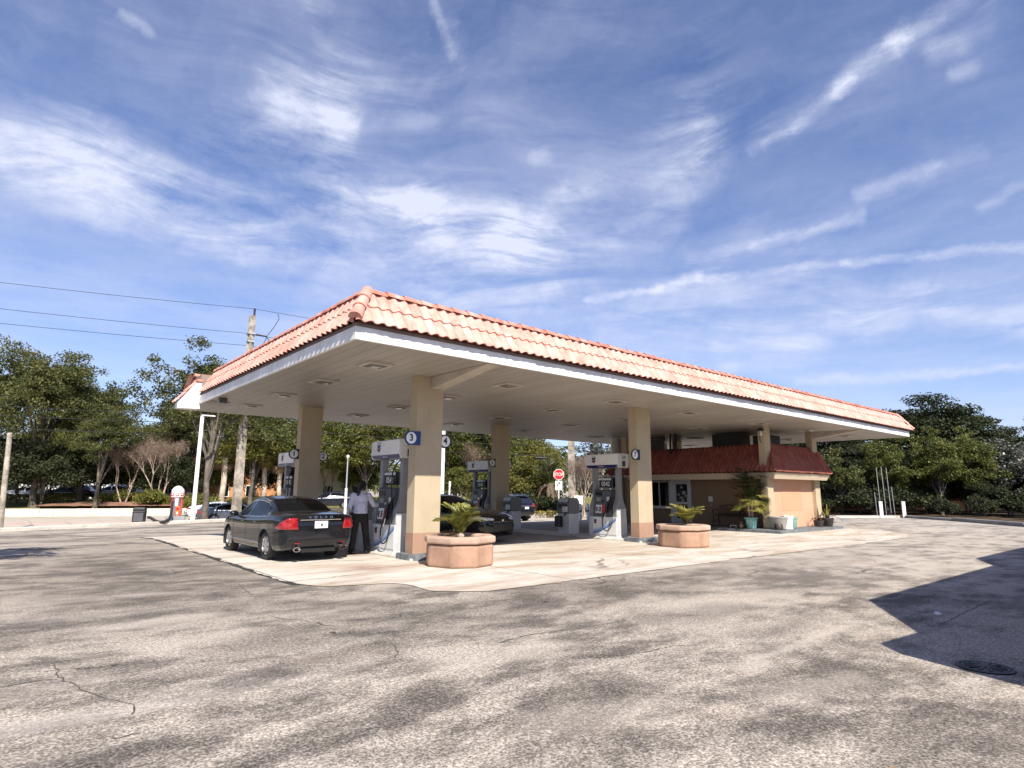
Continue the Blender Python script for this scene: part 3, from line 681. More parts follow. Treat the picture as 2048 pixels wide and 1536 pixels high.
ridge('ridge_tiles', (X0+INS,YL,zr), (X0+INS,Y0+INS,zr), .105, .38, M['ridge'], can, 2)
ridge('ridge_tiles', (X1-INS,Y0+INS,zr), (X1-INS,Y1-INS,zr), .105, .38, M['ridge'], can, 3)
ridge('ridge_tiles', (X0,Y1-INS-.58,zr), (X1-INS,Y1-INS-.58,zr), .105, .38, M['ridge'], can, 4)
ridge('ridge_tiles', (4.54,YL+.68,4.92), (4.54,YL+.22,4.92), .095, .38, M['ridge'], can, 8)
ridge('hip_tiles', (X0-OV+.01,Y0-OF+.01,ze+.045), (X0+INS,Y0+INS,ZR-.03), .115, .38, M['tile'], can, 5)
ridge('hip_tiles', (X1+OV-.01,Y0-OF+.01,ze+.045), (X1-INS,Y0+INS,ZR-.03), .10, .38, M['tile'], can, 6)
ridge('hip_tiles', (X1+OV-.01,Y1+OV-.01,ze+.045), (X1-INS,Y1-INS,ZR-.03), .10, .38, M['tile'], can, 7)
# columns
def column(x, y, wx, wy, zb=.14, ztop=S+.02, band=.46):
    c = MB().box(x,x+wx,y,y+wy,zb,ztop).build('column', M['cream'], can); bevel(c,.012)
    b = MB().box(x-.004,x+wx+.004,y-.004,y+wy+.004,zb-.01,zb+band).build('column_base', M['terra'], c); bevel(b,.012)
    return c
CX = [7.285, 15.355]; CY = [12.10, 19.25]
for x in CX:
    for y in CY: column(x, y, .71, .335)
column(23.55,12.10,.46,.29,.10,S+.02,.10); column(27.83,12.10,.46,.29,.10,S+.02,.10); column(23.55,19.25,.46,.29,.1,S+.02,.1); column(27.83,19.25,.46,.29,.1,S+.02,.1)
def beam(x, w, ya, yb, h):
    m = MB(); m.hexa([(x,yb,S-.002),(x+w,yb,S-.002),(x+w,ya,S-h),(x,ya,S-h),(x,yb,S+.008),(x+w,yb,S+.008),(x+w,ya,S+.008),(x,ya,S+.008)])
    return m.build('tapered_beam', plain('beam_paint', (.47,.42,.355), .6), can)
beam(7.66,.335,12.098,9.93,.27); beam(27.9,.32,12.098,9.93,.27)
# recessed square light fixtures
lf = None
fr = plain('fixture_frame', (.52,.48,.42), .5)
lens = plain('fixture_lens', (.20,.185,.165), .18)
def fixture(x, y):
    m = MB(); w = .30
    for (a,b,c,d) in [(-w,w,-w,-w+.075),(-w,w,w-.075,w),(-w,-w+.075,-w+.076,w-.076),(w-.075,w,-w+.076,w-.076)]:
        m.box(x+a,x+b,y+c,y+d,S-.028,S+.006)
    f = m.build('canopy_light', fr, can)
    p = MB(); p.hexa([(x-w+.076,y-w+.076,S+.004),(x+w-.076,y-w+.076,S+.004),(x+w-.076,y+w-.076,S+.004),(x-w+.076,y+w-.076,S+.004),
            (x-.1,y-.1,S-.045),(x+.1,y-.1,S-.045),(x+.1,y+.1,S-.045),(x-.1,y+.1,S-.045)][:4] + [(x-.10,y-.10,S-.05),(x+.10,y-.10,S-.05),(x+.10,y+.10,S-.05),(x-.10,y+.10,S-.05)])
    p.build('lens', lens, f)
for x in (5.95,9.7,13.9,17.7,22.45,26.6,30.6):
    for y in (11.7,14.42,17.28,20.25): fixture(x, y)
# small fascia flood lamp and vent on the soffit
m = MB().bbox(4.72,4.95,19.1,19.3,S-.14,S+.005,.02); m.build('soffit_camera', M['grey_d'], can)
m = MB().box(4.70,5.25,19.95,20.6,S-.012,S+.006).build('access_panel', plain('panel_grey',(.30,.27,.235),.6), can)
# ================================================================== KIOSK
kio = thing('kiosk_building', 'tan and peach cashier kiosk with dark red tiled mansard roof under the canopy', 'building')
PZ = .115
porch = [(22.7,11.28),(27.9,11.28),(28.4,11.28),(28.4,20.6),(22.7,20.6)]
o = MB().prism(porch, -.02, PZ).build('porch_step', M['plinth'], kio); bevel(o,.015)
WX = 24.72
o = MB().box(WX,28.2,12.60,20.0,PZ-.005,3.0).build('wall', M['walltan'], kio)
# sunlit end wall between the two columns, with the repainted rectangle
o = MB().box(24.012,27.828,12.26,12.58,PZ-.005,2.35).build('end_wall', M['peach'], kio)
MB().box(24.95,26.75,12.252,12.262,.80,1.80).build('repainted_patch', M['peach2'], o)
# columns under the eave: thicker cream piers of the kiosk rear
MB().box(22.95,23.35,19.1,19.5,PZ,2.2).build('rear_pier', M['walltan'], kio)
# fascia (canted) and mansard
fz0, fz1 = 2.08, 2.33
fx0, fx1, fy0, fy1 = 23.45, 28.22, 11.76, 20.4
def canted(a, b, o):
    m = MB(); a = Vector(a); b = Vector(b); o = Vector(o); n = o.normalized()*.05
    m.add([tuple(a+Vector((0,0,fz0))),tuple(b+Vector((0,0,fz0))),tuple(b+(-o*0)+Vector((0,0,fz1))),tuple(a+Vector((0,0,fz1)))], [(0,1,2,3)])
    return m
fas = MB()
k = .07
ring_b = [(fx0,fy0),(fx1,fy0),(fx1,fy1),(fx0,fy1)]; ring_t = [(fx0-k,fy0-k),(fx1+.22,fy0-k),(fx1+.22,fy1+k),(fx0-k,fy1+k)]
ins_b = [(fx0+.12,fy0+.12),(fx1-.12,fy0+.12),(fx1-.12,fy1-.12),(fx0+.12,fy1-.12)]
vs = [(x,y,fz0) for x,y in ring_b] + [(x,y,fz1) for x,y in ring_t] + [(x,y,fz0) for x,y in ins_b] + [(x,y,fz1) for x,y in ins_b]
fs = []
for i in range(4):
    j = (i+1) % 4
    fs += [(i,j,4+j,4+i),(8+j,8+i,12+i,12+j),(j,i,8+i,8+j),(4+i,4+j,12+j,12+i)]
fas.add(vs, fs); fas.build('fascia', M['fasciat'], kio)
MB().box(fx0+.13,fx1-.13,fy0+.13,fy1-.13,fz0+.06,fz0+.10).build('porch_ceiling', M['walltan'], kio)
tx0, tx1, ty0, ty1 = fx0-k-.045, fx1+.27, fy0-k-.045, fy1+k+.04
rx0, rx1, ry0, ry1, rz = 24.3, 28.3, 12.25, 20.0, 3.52
h = rz-.03-fz1-.01
tilefield('tile_slope', (tx0,ty0,fz1+.015), (1,0,0), tx1-tx0, (0,ry0-ty0,h), rx0-tx0, tx1-rx1, .20, M['tile_red'], kio, 3, seedp=11, amp=.078, concave=.02)
tilefield('tile_slope', (tx0,ty1,fz1+.015), (0,-1,0), ty1-ty0, (rx0-tx0,0,h), ty1-ry1, ry0-ty0, .20, M['tile_red'], kio, 3, seedp=12, amp=.078, concave=.02)
tilefield('tile_slope', (tx1,ty0,fz1+.015), (0,1,0), ty1-ty0, (rx1-tx1,0,h), ry0-ty0, ty1-ry1, .20, M['tile_red'], kio, 3, seedp=13, amp=.078, concave=.06)
c = MB(); c.hexa([(tx0+.1,ty0+.1,fz1-.1),(tx1-.1,ty0+.1,fz1-.1),(tx1-.1,ty1-.1,fz1-.1),(tx0+.1,ty1-.1,fz1-.1),(rx0+.04,ry0+.04,rz-.12),(rx1-.04,ry0+.04,rz-.12),(rx1-.04,ry1,rz-.12),(rx0+.04,ry1,rz-.12)])
c.build('roof_core', plain('roof_core', (.12,.03,.025), .9), kio)
ridge('ridge_tiles', (rx0,ry1,rz-.07), (rx0,ry0,rz-.07), .085, .36, M['ridge_red'], kio, 21)
ridge('ridge_tiles', (rx0,ry0,rz-.07), (rx1,ry0,rz-.07), .085, .36, M['ridge_red'], kio, 22)
ridge('hip_tiles', (tx0+.02,ty0+.02,fz1+.05), (rx0,ry0,rz-.03), .085, .33, M['tile_red'], kio, 23)
ridge('hip_tiles', (tx1-.02,ty0+.02,fz1+.05), (rx1,ry0,rz-.03), .085, .33, M['tile_red'], kio, 24)
# shopfront: window, door
win = MB()
for (a,b,c_,d) in [(17.55,17.62,.80,2.06),(18.74,18.80,.80,2.06),(17.62,18.74,.80,.87),(17.62,18.74,2.0,2.06),(18.15,18.20,.87,2.0)]: win.box(WX-.06,WX+.03,a,b,c_,d)
w = win.build('window', M['grey_l'], kio)
MB().box(WX-.02,WX-.004,17.62,18.74,.87,2.0).build('pane', M['glassd'], w)
MB().box(WX-.09,WX-.002,17.5,18.84,.755,.798).build('sill', M['trim_white'], w)
dr = MB()
for (a,b,c_,d) in [(16.40,16.50,PZ,2.10),(17.30,17.52,PZ,2.10),(16.50,17.30,2.0,2.10)]: dr.box(WX-.07,WX+.03,a,b,c_,d)
for (a,b,c_,d) in [(16.505,16.59,PZ+.01,1.995),(17.21,17.295,PZ+.01,1.995),(16.592,17.208,1.9,1.995),(16.592,17.208,PZ+.01,.32),(16.592,17.208,.98,1.08)]: dr.box(WX-.055,WX-.01,a,b,c_,d)
d = dr.build('door', M['grey_l'], kio)
MB().box(WX-.04,WX-.03,16.592,17.208,.325,1.9).build('pane', M['glassd'], d)
MB().tube([(WX-.06,16.56,.9),(WX-.12,16.56,.92),(WX-.12,16.56,1.28),(WX-.06,16.56,1.3)],.014).build('handle', M['steel'], d)
st = MB(); rr = random.Random(5)
for (y,z,sw,sh) in [(16.9,1.76,.13,.09),(16.78,1.5,.2,.16),(17.08,1.42,.1,.11),(16.68,1.36,.14,.1),(16.93,1.28,.22,.07),(16.85,1.15,.14,.12)]:
    st.prism([(WX-.0465,y-sw/2),(WX-.0435,y-sw/2),(WX-.0435,y+sw/2),(WX-.0465,y+sw/2)], z-sh/2, z+sh/2)
st.build('door_sticker', plain('sticker_paper',(.30,.32,.33),.6,var=.5,scale=9), d)
MB().bbox(WX-.065,WX-.002,15.28,15.50,1.12,1.36,.01).build('wall_notice', M['digit'], kio)
MB().bbox(WX-.075,WX-.002,15.33,15.41,.92,1.04,.01).build('outlet_box', M['grey_m'], kio)
# rooftop units in the gap below the canopy
def unit(n, lab, x0,x1,y0,y1,z0,z1,m):
    u = thing(n, lab, 'roof unit', ((x0+x1)/2,(y0+y1)/2,z0))
    cx, cy = (x0+x1)/2, (y0+y1)/2
    MB().bbox(x0-cx,x1-cx,y0-cy,y1-cy,0,z1-z0,.02).build('casing', m, u)
    gl = MB()
    for i in range(8):
        z = .12 + (z1-z0-.2)*i/8; gl.box(x0-cx-.012,x0-cx-.002,y0-cy+.08,y1-cy-.08,z,z+.03)
    gl.build('louvre', M['black'], u)
unit('air_conditioner','large black rooftop unit above the kiosk between roof and canopy', 25.2,26.2,14.15,15.5,rz-.12,4.19,M['black'])
unit('air_conditioner','small dark rooftop unit above the kiosk beside the corner column', 25.2,26.2,12.75,13.5,rz-.12,4.0,M['black'])
o = thing('conduit_pair','pair of dark vertical conduits rising from kiosk roof to canopy','conduit',(23.9,16.6,rz-.2))
for dy in (0,.28): MB().tube([(0,dy,0),(0,dy,S-rz+.2)],.05).build('conduit', M['iron'], o)
o = thing('flue_box','dark square flue on the kiosk roof behind the second column','flue',(25.2,18.7,rz-.12))
MB().bbox(-.35,.35,-.3,.3,0,.86,.02).build('casing', M['grey_d'], o); MB().bbox(-.4,.4,-.35,.35,.70,.74,.01).build('cap', M['grey_m'], o)
MB().box(23.4,28.0,20.0,20.1,rz-.1,S-.02).build('screen_panel', M['trim_white'], kio)
# wall lamp on the kiosk's corner column
o = thing('security_lamp','small white and dark security lamp on the kiosk corner column','lamp',(23.55,12.2,3.95))
MB().bbox(-.16,-.005,-.1,.12,.05,.16,.015).build('housing', M['black'], o); MB().tube([(-.06,.0,.05),(-.12,-.02,-.12)],.05).build('lamp_head', M['trim_white'], o)
MB().tube([(-.02,.06,.05),(-.05,.08,-.3),(-.02,.05,-.42)],.012).build('cable', M['black'], o)
# ================================================================== FORECOURT FURNITURE
RMX = (PI/2,0,-PI/2); RMY = (PI/2,0,0)
def swoosh():
    t = NT('pump_graphic'); v = t.coord('Object'); x, y, z = t.sep(v)
    # white panel with a blue wave sweeping up to the right (towards -y)
    u = t.math('MULTIPLY', y, -1)
    c = t.math('ADD', t.math('MULTIPLY', t.math('POWER', t.math('MAXIMUM', t.math('ADD', u, .45), 0), 1.7), .42), .10)
    d = t.math('SUBTRACT', z, c)
    blue = t.math('MULTIPLY', t.rng(d, 0, .17, 1, 0), t.math('GREATER_THAN', d, 0))
    light = t.rng(d, .02, .30, .5, 0)
    col = t.mix(light, (.74,.75,.76), (.30,.46,.66)); col = t.mix(blue, col, (.02,.10,.36))
    below = t.math('LESS_THAN', d, 0); col = t.mix(below, col, (.72,.73,.74))
    t.base(col, .3); return t.mat
M['swoosh'] = swoosh()
def chevrons(mb_w, x, yc, zc, w, h, sgn=-1, n=2):
    """two V bars, one above the other, in the plane x"""
    out = []
    for k in range(n):
        zt = zc + h/2 - k*h*.42; m = MB(); tk = h*.34
        pts = [(yc-w/2,zt),(yc,zt-h*.22),(yc+w/2,zt),(yc+w/2,zt-tk),(yc,zt-tk-h*.22),(yc-w/2,zt-tk)]
        m.extr([(x,a,b) for a, b in pts], (sgn*.006,0,0)); out.append(m)
    return out
M['emred'] = plain('emblem_red',(.20,.018,.03),.4)
def make_pump():
    t = thing('fuel_dispenser', 'x', 'fuel pump')
    b = MB(); b.bbox(-.27,.27,-.60,.60,.04,.66,.012); b.hexa([(-.33,-.64,0),(.33,-.64,0),(.33,.64,0),(-.33,.64,0),(-.27,-.60,.05),(.27,-.60,.05),(.27,.60,.05),(-.27,.60,.05)])
    cab = b.build('lower_cabinet', M['grey_l'], t)
    for sx in (-1,1):
        g = MB(); g.box(sx*.272-.003*(sx<0)-.0, sx*.272+.003*(sx>0), -.585,.40,.10,.64); g.build('graphic_panel', M['swoosh'], cab)
        cv = chevrons(None, sx*.276, .30, .50, .12, .17, sx)
        cv[0].build('emblem', M['navy'], cab); cv[1].build('emblem', M['emred'], cab)
    for sy in (-1,1):
        prof = [(-.24,.662),(.24,.662),(.24,.92),(.215,1.03),(.15,1.15),(.105,1.28),(.085,1.45),(.085,2.26),(-.085,2.26),(-.085,1.45),(-.105,1.28),(-.15,1.15),(-.215,1.03),(-.24,.92)]
        m = MB(); ya = .43 if sy > 0 else -.58; m.extr([(x,ya,z) for x, z in prof], (0,.15,0))
        o = m.build('post', M['grey_m'], t); bevel(o,.01)
        m = MB(); yy = sy*.603; m.box(-.235,.235,min(yy,yy-sy*.02),max(yy,yy-sy*.02)+0.0,.08,.93); m.build('end_panel', M['grey_l'], t)
    c = MB()
    c.extr([(-.25,-.398,.664),(.25,-.398,.664),(.25,-.398,.74),(.20,-.398,1.06),(.20,-.398,1.50),(.16,-.398,1.54),(-.16,-.398,1.54),(-.20,-.398,1.50),(-.20,-.398,1.06),(-.25,-.398,.74)], (0,.796,0))
    con = c.build('console', M['grey_d'], t); bevel(con,.012)
    for sx in (-1,1):
        x = sx*.202
        def plate(nm, y0, y1, z0, z1, m, d=.008, xx=None):
            xx = x if xx is None else xx
            q = MB(); q.box(min(xx,xx+sx*d),max(xx,xx+sx*d),y0,y1,z0,z1); return q.build(nm, m, con)
        plate('display', .05,.33,1.34,1.46,M['screen']); plate('card_reader', -.28,-.16,1.14,1.30,M['digit'])
        plate('keypad', .10,.28,1.16,1.28,M['grey_m'],.02); plate('display', -.05,.05,1.12,1.18,M['chrome'])
        # grade buttons on the sloped holster panel
        for k, (mm, yy) in enumerate([('white',.24),('white',.10),('red',-.05),('black',-.20)]):
            q = MB(); xo = .235; q.hexa([(sx*.246,yy-.055,.77),(sx*.246,yy+.055,.77),(sx*.206,yy+.055,1.03),(sx*.206,yy-.055,1.03),
                 (sx*.262,yy-.055,.775),(sx*.262,yy+.055,.775),(sx*.222,yy+.055,1.035),(sx*.222,yy-.055,1.035)])
            bt = q.build('grade_panel', M[mm], con)
            if mm == 'white':
                q = MB(); q.hexa([(sx*.258,yy-.03,.82),(sx*.258,yy+.03,.82),(sx*.236,yy+.03,.97),(sx*.236,yy-.03,.97),(sx*.264,yy-.03,.822),(sx*.264,yy+.03,.822),(sx*.242,yy+.03,.972),(sx*.242,yy-.03,.972)])
                q.build('grade_button', M['black'], bt)
        # price panel between the posts
        q = MB(); q.bbox(min(sx*.10,sx*.16),max(sx*.10,sx*.16),-.385,.20,1.60,1.93,.008); pp = q.build('price_panel', M['screen'], t)
        q = MB(); q.box(sx*.162-.002,sx*.162+.002,-.365,.18,1.84,1.905); q.build('price_strip', M['grey_l'], pp)
        if sx < 0: text('price_digits', '0542', .21, M['digit'], pp, (-.1665,-.09,1.715), RMX, .001, sx=.86, bold=.004)
        else: text('price_digits', '0542', .21, M['digit'], pp, (.1665,-.09,1.715), (PI/2,0,PI/2), .001, sx=.86, bold=.004)
        # hoses and nozzle
        s = MB(); y = -.45
        pts = []
        P = [Vector((sx*.10,y,2.2)),Vector((sx*.30,y-.02,1.9)),Vector((sx*.31,y-.03,1.2)),Vector((sx*.33,y-.02,.55)),Vector((sx*.36,y+.05,.30)),Vector((sx*.38,y+.20,.22)),Vector((sx*.37,y+.34,.34)),Vector((sx*.33,y+.38,.62)),Vector((sx*.29,y+.26,.86))]
        for i in range(len(P)-1):
            p0,p1,p2,p3 = P[max(i-1,0)],P[i],P[i+1],P[min(i+2,len(P)-1)]
            for k in range(6):
                a = k/6; pts.append(.5*((2*p1)+(p2-p0)*a+(2*p0-5*p1+4*p2-p3)*a*a+(3*p1-p0-3*p2+p3)*a**3))
        pts.append(P[-1]); s.tube(pts, .017, 7); hs = s.build('hose', M['rubber'], t, 60)
        q = MB(); q.tube([(sx*.30,y+.26,.80),(sx*.285,y+.24,.98),(sx*.26,y+.20,1.16)], [.028,.045,.03], 8); q.tube([(sx*.27,y+.21,1.10),(sx*.24,y+.10,1.22),(sx*.21,y+.02,1.3)], .02, 6); q.build('nozzle', M['black'], t, 60)
        q = MB(); q.hexa([(sx*.20,-.36,.95),(sx*.275,-.36,.86),(sx*.275,-.12,.86),(sx*.20,-.12,.95),(sx*.20,-.40,1.30),(sx*.225,-.40,1.22),(sx*.225,-.30,1.22),(sx*.20,-.30,1.30)]); q.build('nozzle_boot', M['black'], t)
        q = MB(); q.tube([(sx*.285,y+.25,.90),(sx*.30,y+.30,.70),(sx*.31,y+.33,.60)], .013, 6); q.build('hose_swivel', M['chrome'], t)
    h = MB(); h.bbox(-.28,.28,-.70,.70,2.34,2.70,.015)
    hd = h.build('header', M['trim_white'], t)
    v = MB(); v.hexa([(-.25,-.60,2.25),(.25,-.60,2.25),(.25,.60,2.25),(-.25,.60,2.25),(-.279,-.695,2.338),(.279,-.695,2.338),(.279,.695,2.338),(-.279,.695,2.338)])
    va = v.build('valance', M['navy2'], t)
    for sy in (-1,1):
        q = MB(); ya = sy*.702
        q.extr([(-.25,ya,2.24),(-.28,ya,2.36),(-.28,ya,2.66),(-.24,ya,2.70),(.24,ya,2.70),(.28,ya,2.66),(.28,ya,2.36),(.25,ya,2.24)], (0,sy*.02,0)); e = q.build('end_cap', M['trim_white'], hd)
        q = MB(); q.box(-.06,.10,min(sy*.724,sy*.728),max(sy*.724,sy*.728),2.28,2.46); q.build('slot', M['screen'], e)
        if sy < 0: text('lettering', 'Self', .15, M['grey_d'], e, (.02,-.726,2.58), RMY, .001)
    for sx in (-1,1):
        cv = chevrons(None, sx*.281, .32*(-sx), 2.515, .15, .22, sx)
        cv[0].build('emblem', M['navy'], hd); cv[1].build('emblem', M['emred'], hd)
        R = RMX if sx < 0 else (PI/2,0,PI/2)
        text('lettering', 'Chevron', .045, M['grey_d'], hd, (sx*.284,.32*(-sx),2.65), R, .001)
        text('lettering', 'Techron', .075, M['digit'], va, (sx*.272,.02,2.292), (PI/2 + .32*(1),0,R[2]), .001, shear=.3)
    return t
def pump_label(o, s): o['label'] = s
IZ = .07
p3 = make_pump(); p3['group'] = 'fuel dispensers'
p3.location = (7.57,13.59,IZ); pump_label(p3, 'white and grey fuel pump by the front-left column, beside the person in a lilac shirt')
p1_ = dup(p3, (7.57,20.46,IZ), label='white and grey fuel pump behind the rear-left column, seen over the dark sedan roof')
p7_ = dup(p3, (15.60,13.60,IZ), label='white and grey fuel pump by the front-right column under the number 7 sign')
p5_ = dup(p3, (15.60,20.46,IZ), label='shaded fuel pump by the rear-right column under the number 5 sign')
for p in (p7_, p5_):
    for c in kids(p):
        if c.name.startswith('valance'): c.data = c.data.copy(); c.data.materials.clear(); c.data.materials.append(M['navy'])
# islands with grey painted plinths at the columns
for x, n in ((7.285,'left'),(15.355,'right')):
    t = thing('pump_island', 'raised concrete pump island carrying the %s pair of columns and pumps' % n, 'island', (0,0,0), 0, 'pump islands')
    o = MB().bbox(x-.13,x+.84,11.95,22.4,-.02,IZ,.03).build('island_slab', M['kerb'], t)
    for y0 in (11.86, 19.02): 
        e = MB(); e.prism([(x-.14,y0+.18),(x-.02,y0+.0),(x+.73,y0+.0),(x+.85,y0+.18),(x+.85,y0+.75),(x-.14,y0+.75)], -.02, .142); o = e.build('plinth', M['plinth'], t); bevel(o,.015)
# rubber doorstop-like block lying at the near plinth
# number signs
def num_sign(n, colx0, colx1, y, z, side, label, big=1, plate=None):
    cx = colx0-.16 if side < 0 else colx1+.125
    t = thing('number_sign', label, 'sign', (cx,y,z), 0, 'pump number signs')
    m = MB(); r = .165*big; m.extr([(r*math.cos(2*PI*k/28),0,r*math.sin(2*PI*k/28)) for k in range(28)], (0,.03,0))
    a, b = (0, colx0-cx+.09) if side < 0 else (colx1-cx-.002 , 0)
    m2 = MB(); m2.box(min(a,b),max(a,b),.002,.028,-r*.97,r*.97); m.add(m2.v, m2.f)
    bk = m.build('backing', plate or M['black'], t)
    q = MB(); r2 = .132*big; q.extr([(r2*math.cos(2*PI*k/28),-.004,r2*math.sin(2*PI*k/28)) for k in range(28)], (0,.003,0)); q.build('disc', M['white'], t)
    text('numeral', str(n), .22*big, M['black'], t, (0,-.006,0), RMY, .001, bold=.006)
    return t
L0, L1 = CX[0], CX[0]+.71; R0, R1 = CX[1], CX[1]+.71
num_sign(3, L0, L1, 12.06, 2.73, -1, 'round white number 3 sign on a blue plate, on the front-left column', 1, plain('sign_blue',(.02,.045,.16),.35))
num_sign(4, L0, L1, 12.15, 2.71, 1, 'round white number 4 sign on the right side of the front-left column')
num_sign(1, L0, L1, 19.3, 2.67, -1, 'round number 1 sign on a black plate, left of the rear-left column')
num_sign(2, L0, L1, 19.35, 2.63, 1, 'round number 2 sign on the right side of the rear-left column')
num_sign(5, R0, R1, 19.3, 2.66, -1, 'round number 5 sign on a black plate, left of the rear-right column')
num_sign(6, R0, R1, 19.45, 2.62, 1, 'round number 6 sign half hidden behind the rear-right column')
num_sign(7, R0, R1, 12.06, 2.69, -1, 'round number 7 sign on a black plate, on the front-right column')
# service stations: bin with hooded top, towel box and squeegee bucket
M['grey_h'] = plain('hood_grey',(.135,.138,.14),.45); M['grey_b'] = plain('bin_grey',(.52,.53,.53),.5)
def make_station():
    t = thing('windshield_station', 'x', 'service station')
    o = MB().bbox(-.25,.25,-.28,.28,0,.70,.015).build('bin_body', M['grey_b'], t)
    hp = [(-.28,.70),(-.28,1.05),(-.18,1.24),(.18,1.24),(.28,1.10),(.28,.70)]
    m = MB(); m.extr([(x,-.285,z) for x, z in hp], (0,.57,0)); hd = m.build('hood', M['grey_h'], t); bevel(hd,.02)
    m = MB(); m.hexa([(-.284,-.22,.88),(-.284,.22,.88),(-.284,.22,1.03),(-.284,-.22,1.03),(-.292,-.22,.88),(-.292,.22,.88),(-.292,.22,1.03),(-.292,-.22,1.03)]); m.build('flap', M['black'], t)
    m = MB(); m.hexa([(-.275,-.22,1.09),(-.275,.22,1.09),(-.20,.22,1.22),(-.20,-.22,1.22),(-.285,-.22,1.095),(-.285,.22,1.095),(-.21,.22,1.225),(-.21,-.22,1.225)]); m.build('hood_panel', M['grey_l'], t)
    m = MB(); m.bbox(-.47,-.295,-.02,.24,.25,.62,.02); m.build('squeegee_bucket', M['black'], t)
    m = MB(); m.bbox(-.40,-.295,-.26,-.08,.76,.95,.01); tb = m.build('towel_box', M['grey_l'], t)
    m = MB()
    for k in range(3): m.tube([(-.36+.03*k,-.20,.76),(-.40+.03*k,-.17,.62)], .012, 6)
    m.build('squeegee_handle', M['black'], t)
    return t
s1 = make_station(); s1['group'] = 'bin and squeegee stations'; s1.location = (7.50,15.05,IZ); s1['label'] = 'grey bin and squeegee station behind the person, left of the pump'
dup(s1, (15.58,15.40,IZ), label='grey hooded bin station with black bucket left of the number 7 pump')
dup(s1, (15.55,18.48,IZ), label='grey hooded bin station behind the nose of the black car, by the rear-right column')
# bollard posts and hose guard near the right pump
for (x,y,l) in [(26.9,25.6,'left'),(27.25,25.3,'right')]:
    t = thing('bollard', 'short white bollard with a dark band behind the right pump, %s of the pair' % l, 'bollard', (x,y,gz(x,y)), 0, 'white bollards')
    MB().lathe([(.085,0),(.085,.92),(.07,.97),(0,.99)],14).build('post', M['white'], t, 40); MB().lathe([(.087,.50),(.087,.60)],14).build('band', M['grey_d'], t)
t = thing('guard_post', 'thin grey post with white cap right of the number 7 pump', 'post', (18.2,15.2,.02))
MB().tube([(0,0,0),(0,0,.85)],.03).build('post', M['grey_l'], t); MB().bbox(-.06,.06,-.06,.06,.85,1.02,.01).build('cap', M['white'], t)
# planters
def make_planter():
    t = thing('planter', 'x', 'planter'); 
    def oct_(r, c): return [(-r+c,-r),(r-c,-r),(r,-r+c),(r,r-c),(r-c,r),(-r+c,r),(-r,r-c),(-r,-r+c)]
    def ringm(r0, r1, z0, z1, c):
        a = oct_(r1,c*r1); b = oct_(r0,c*r0); m = MB(); n = 8
        vs = [(x,y,z0) for x,y in a]+[(x,y,z1) for x,y in a]+[(x,y,z0) for x,y in b]+[(x,y,z1) for x,y in b]
        fs = []
        for i in range(n):
            j=(i+1)%n; fs += [(i,j,n+j,n+i),(2*n+j,2*n+i,3*n+i,3*n+j),(n+i,n+j,3*n+j,3*n+i),(j,i,2*n+i,2*n+j)]
        return m.add(vs,fs)
    o = ringm(.50,.655,0,.47,.52).build('planter_body', M['planter'], t); m = o.modifiers.new('b','BEVEL'); m.width=.18; m.segments=6
    o = ringm(.47,.695,.472,.62,.52).build('planter_rim', M['planter_rim'], t); m = o.modifiers.new('b','BEVEL'); m.width=.045; m.segments=3
    MB().prism(oct_(.49,.25),.30,.56).build('soil', M['soil'], t)
    return t
pl = make_planter(); pl['group'] = 'octagonal planters'; pl.location = (7.61,10.74,0); pl.rotation_euler = (0,0,.30); pl['label'] = 'near weathered terracotta octagonal planter in front of the front-left column'
dup(pl, (15.27,10.47,0), .06, label='farther terracotta octagonal planter with chipped rim right of the number 7 column')
# pots on the kiosk step
def pot(name, label, cat, x, y, prof, m, n=28, soil=None, z=PZ):
    t = thing(name, label, cat, (x,y,z)); MB().lathe(prof, n).build('pot', m, t, 40)
    if soil: MB().lathe([(0,soil[1]),(soil[0],soil[1]),(soil[0],soil[1]-.03)], n).build('soil', M['soil'], t)
    return t
pot('flower_pot','turquoise glazed pot holding the tall palm beside the bench','pot',23.05,12.62,[(.15,0),(.17,.02),(.235,.38),(.26,.40),(.26,.45),(.225,.45),(.20,.34),(0,.33)],M['ceramic'],soil=(.205,.36))
t = thing('flower_pot','tall white planter with wide rim at the kiosk front','pot',(24.0,11.62,PZ))
m = MB(); m.lathe([(.17,0),(.19,.02),(.17,.25),(.23,.50),(.235,.53),(.19,.53),(.16,.30),(0,.29)],6); m.build('pot', M['ceramicw'], t)
pot('flower_pot','low grey woven planter left of the white planter','pot',23.72,11.86,[(.24,0),(.28,.03),(.36,.44),(.38,.46),(.38,.50),(.33,.50),(.26,.2),(0,.19)],M['basket'],soil=(.29,.40))
pot('flower_pot','sea green glazed pot right of the white planter','pot',24.62,11.75,[(.15,0),(.17,.02),(.21,.38),(.235,.40),(.235,.46),(.20,.46),(.17,.2),(0,.19)],M['ceramic2'],soil=(.185,.40))
pot('flower_pot','dark pot of the spiky agave at the right end of the kiosk step','pot',27.62,11.62,[(.17,0),(.19,.02),(.25,.30),(.27,.32),(.27,.36),(.23,.36),(.2,.1),(0,.09)],M['potdark'],soil=(.235,.31))
pot('flower_pot','small dark pot left of the agave pot on the kiosk step','pot',27.02,11.72,[(.14,0),(.15,.02),(.20,.24),(.21,.27),(.18,.27),(.15,.1),(0,.09)],M['potdark'],soil=(.18,.23))
t = thing('flower_pot','dark low basket pot at the foot of the corner column','pot',(23.42,11.70,PZ)); MB().lathe([(.14,0),(.17,.06),(.14,.22),(.12,.24),(.10,.2),(0,.1)],18).build('pot', M['potdark'], t, 40)
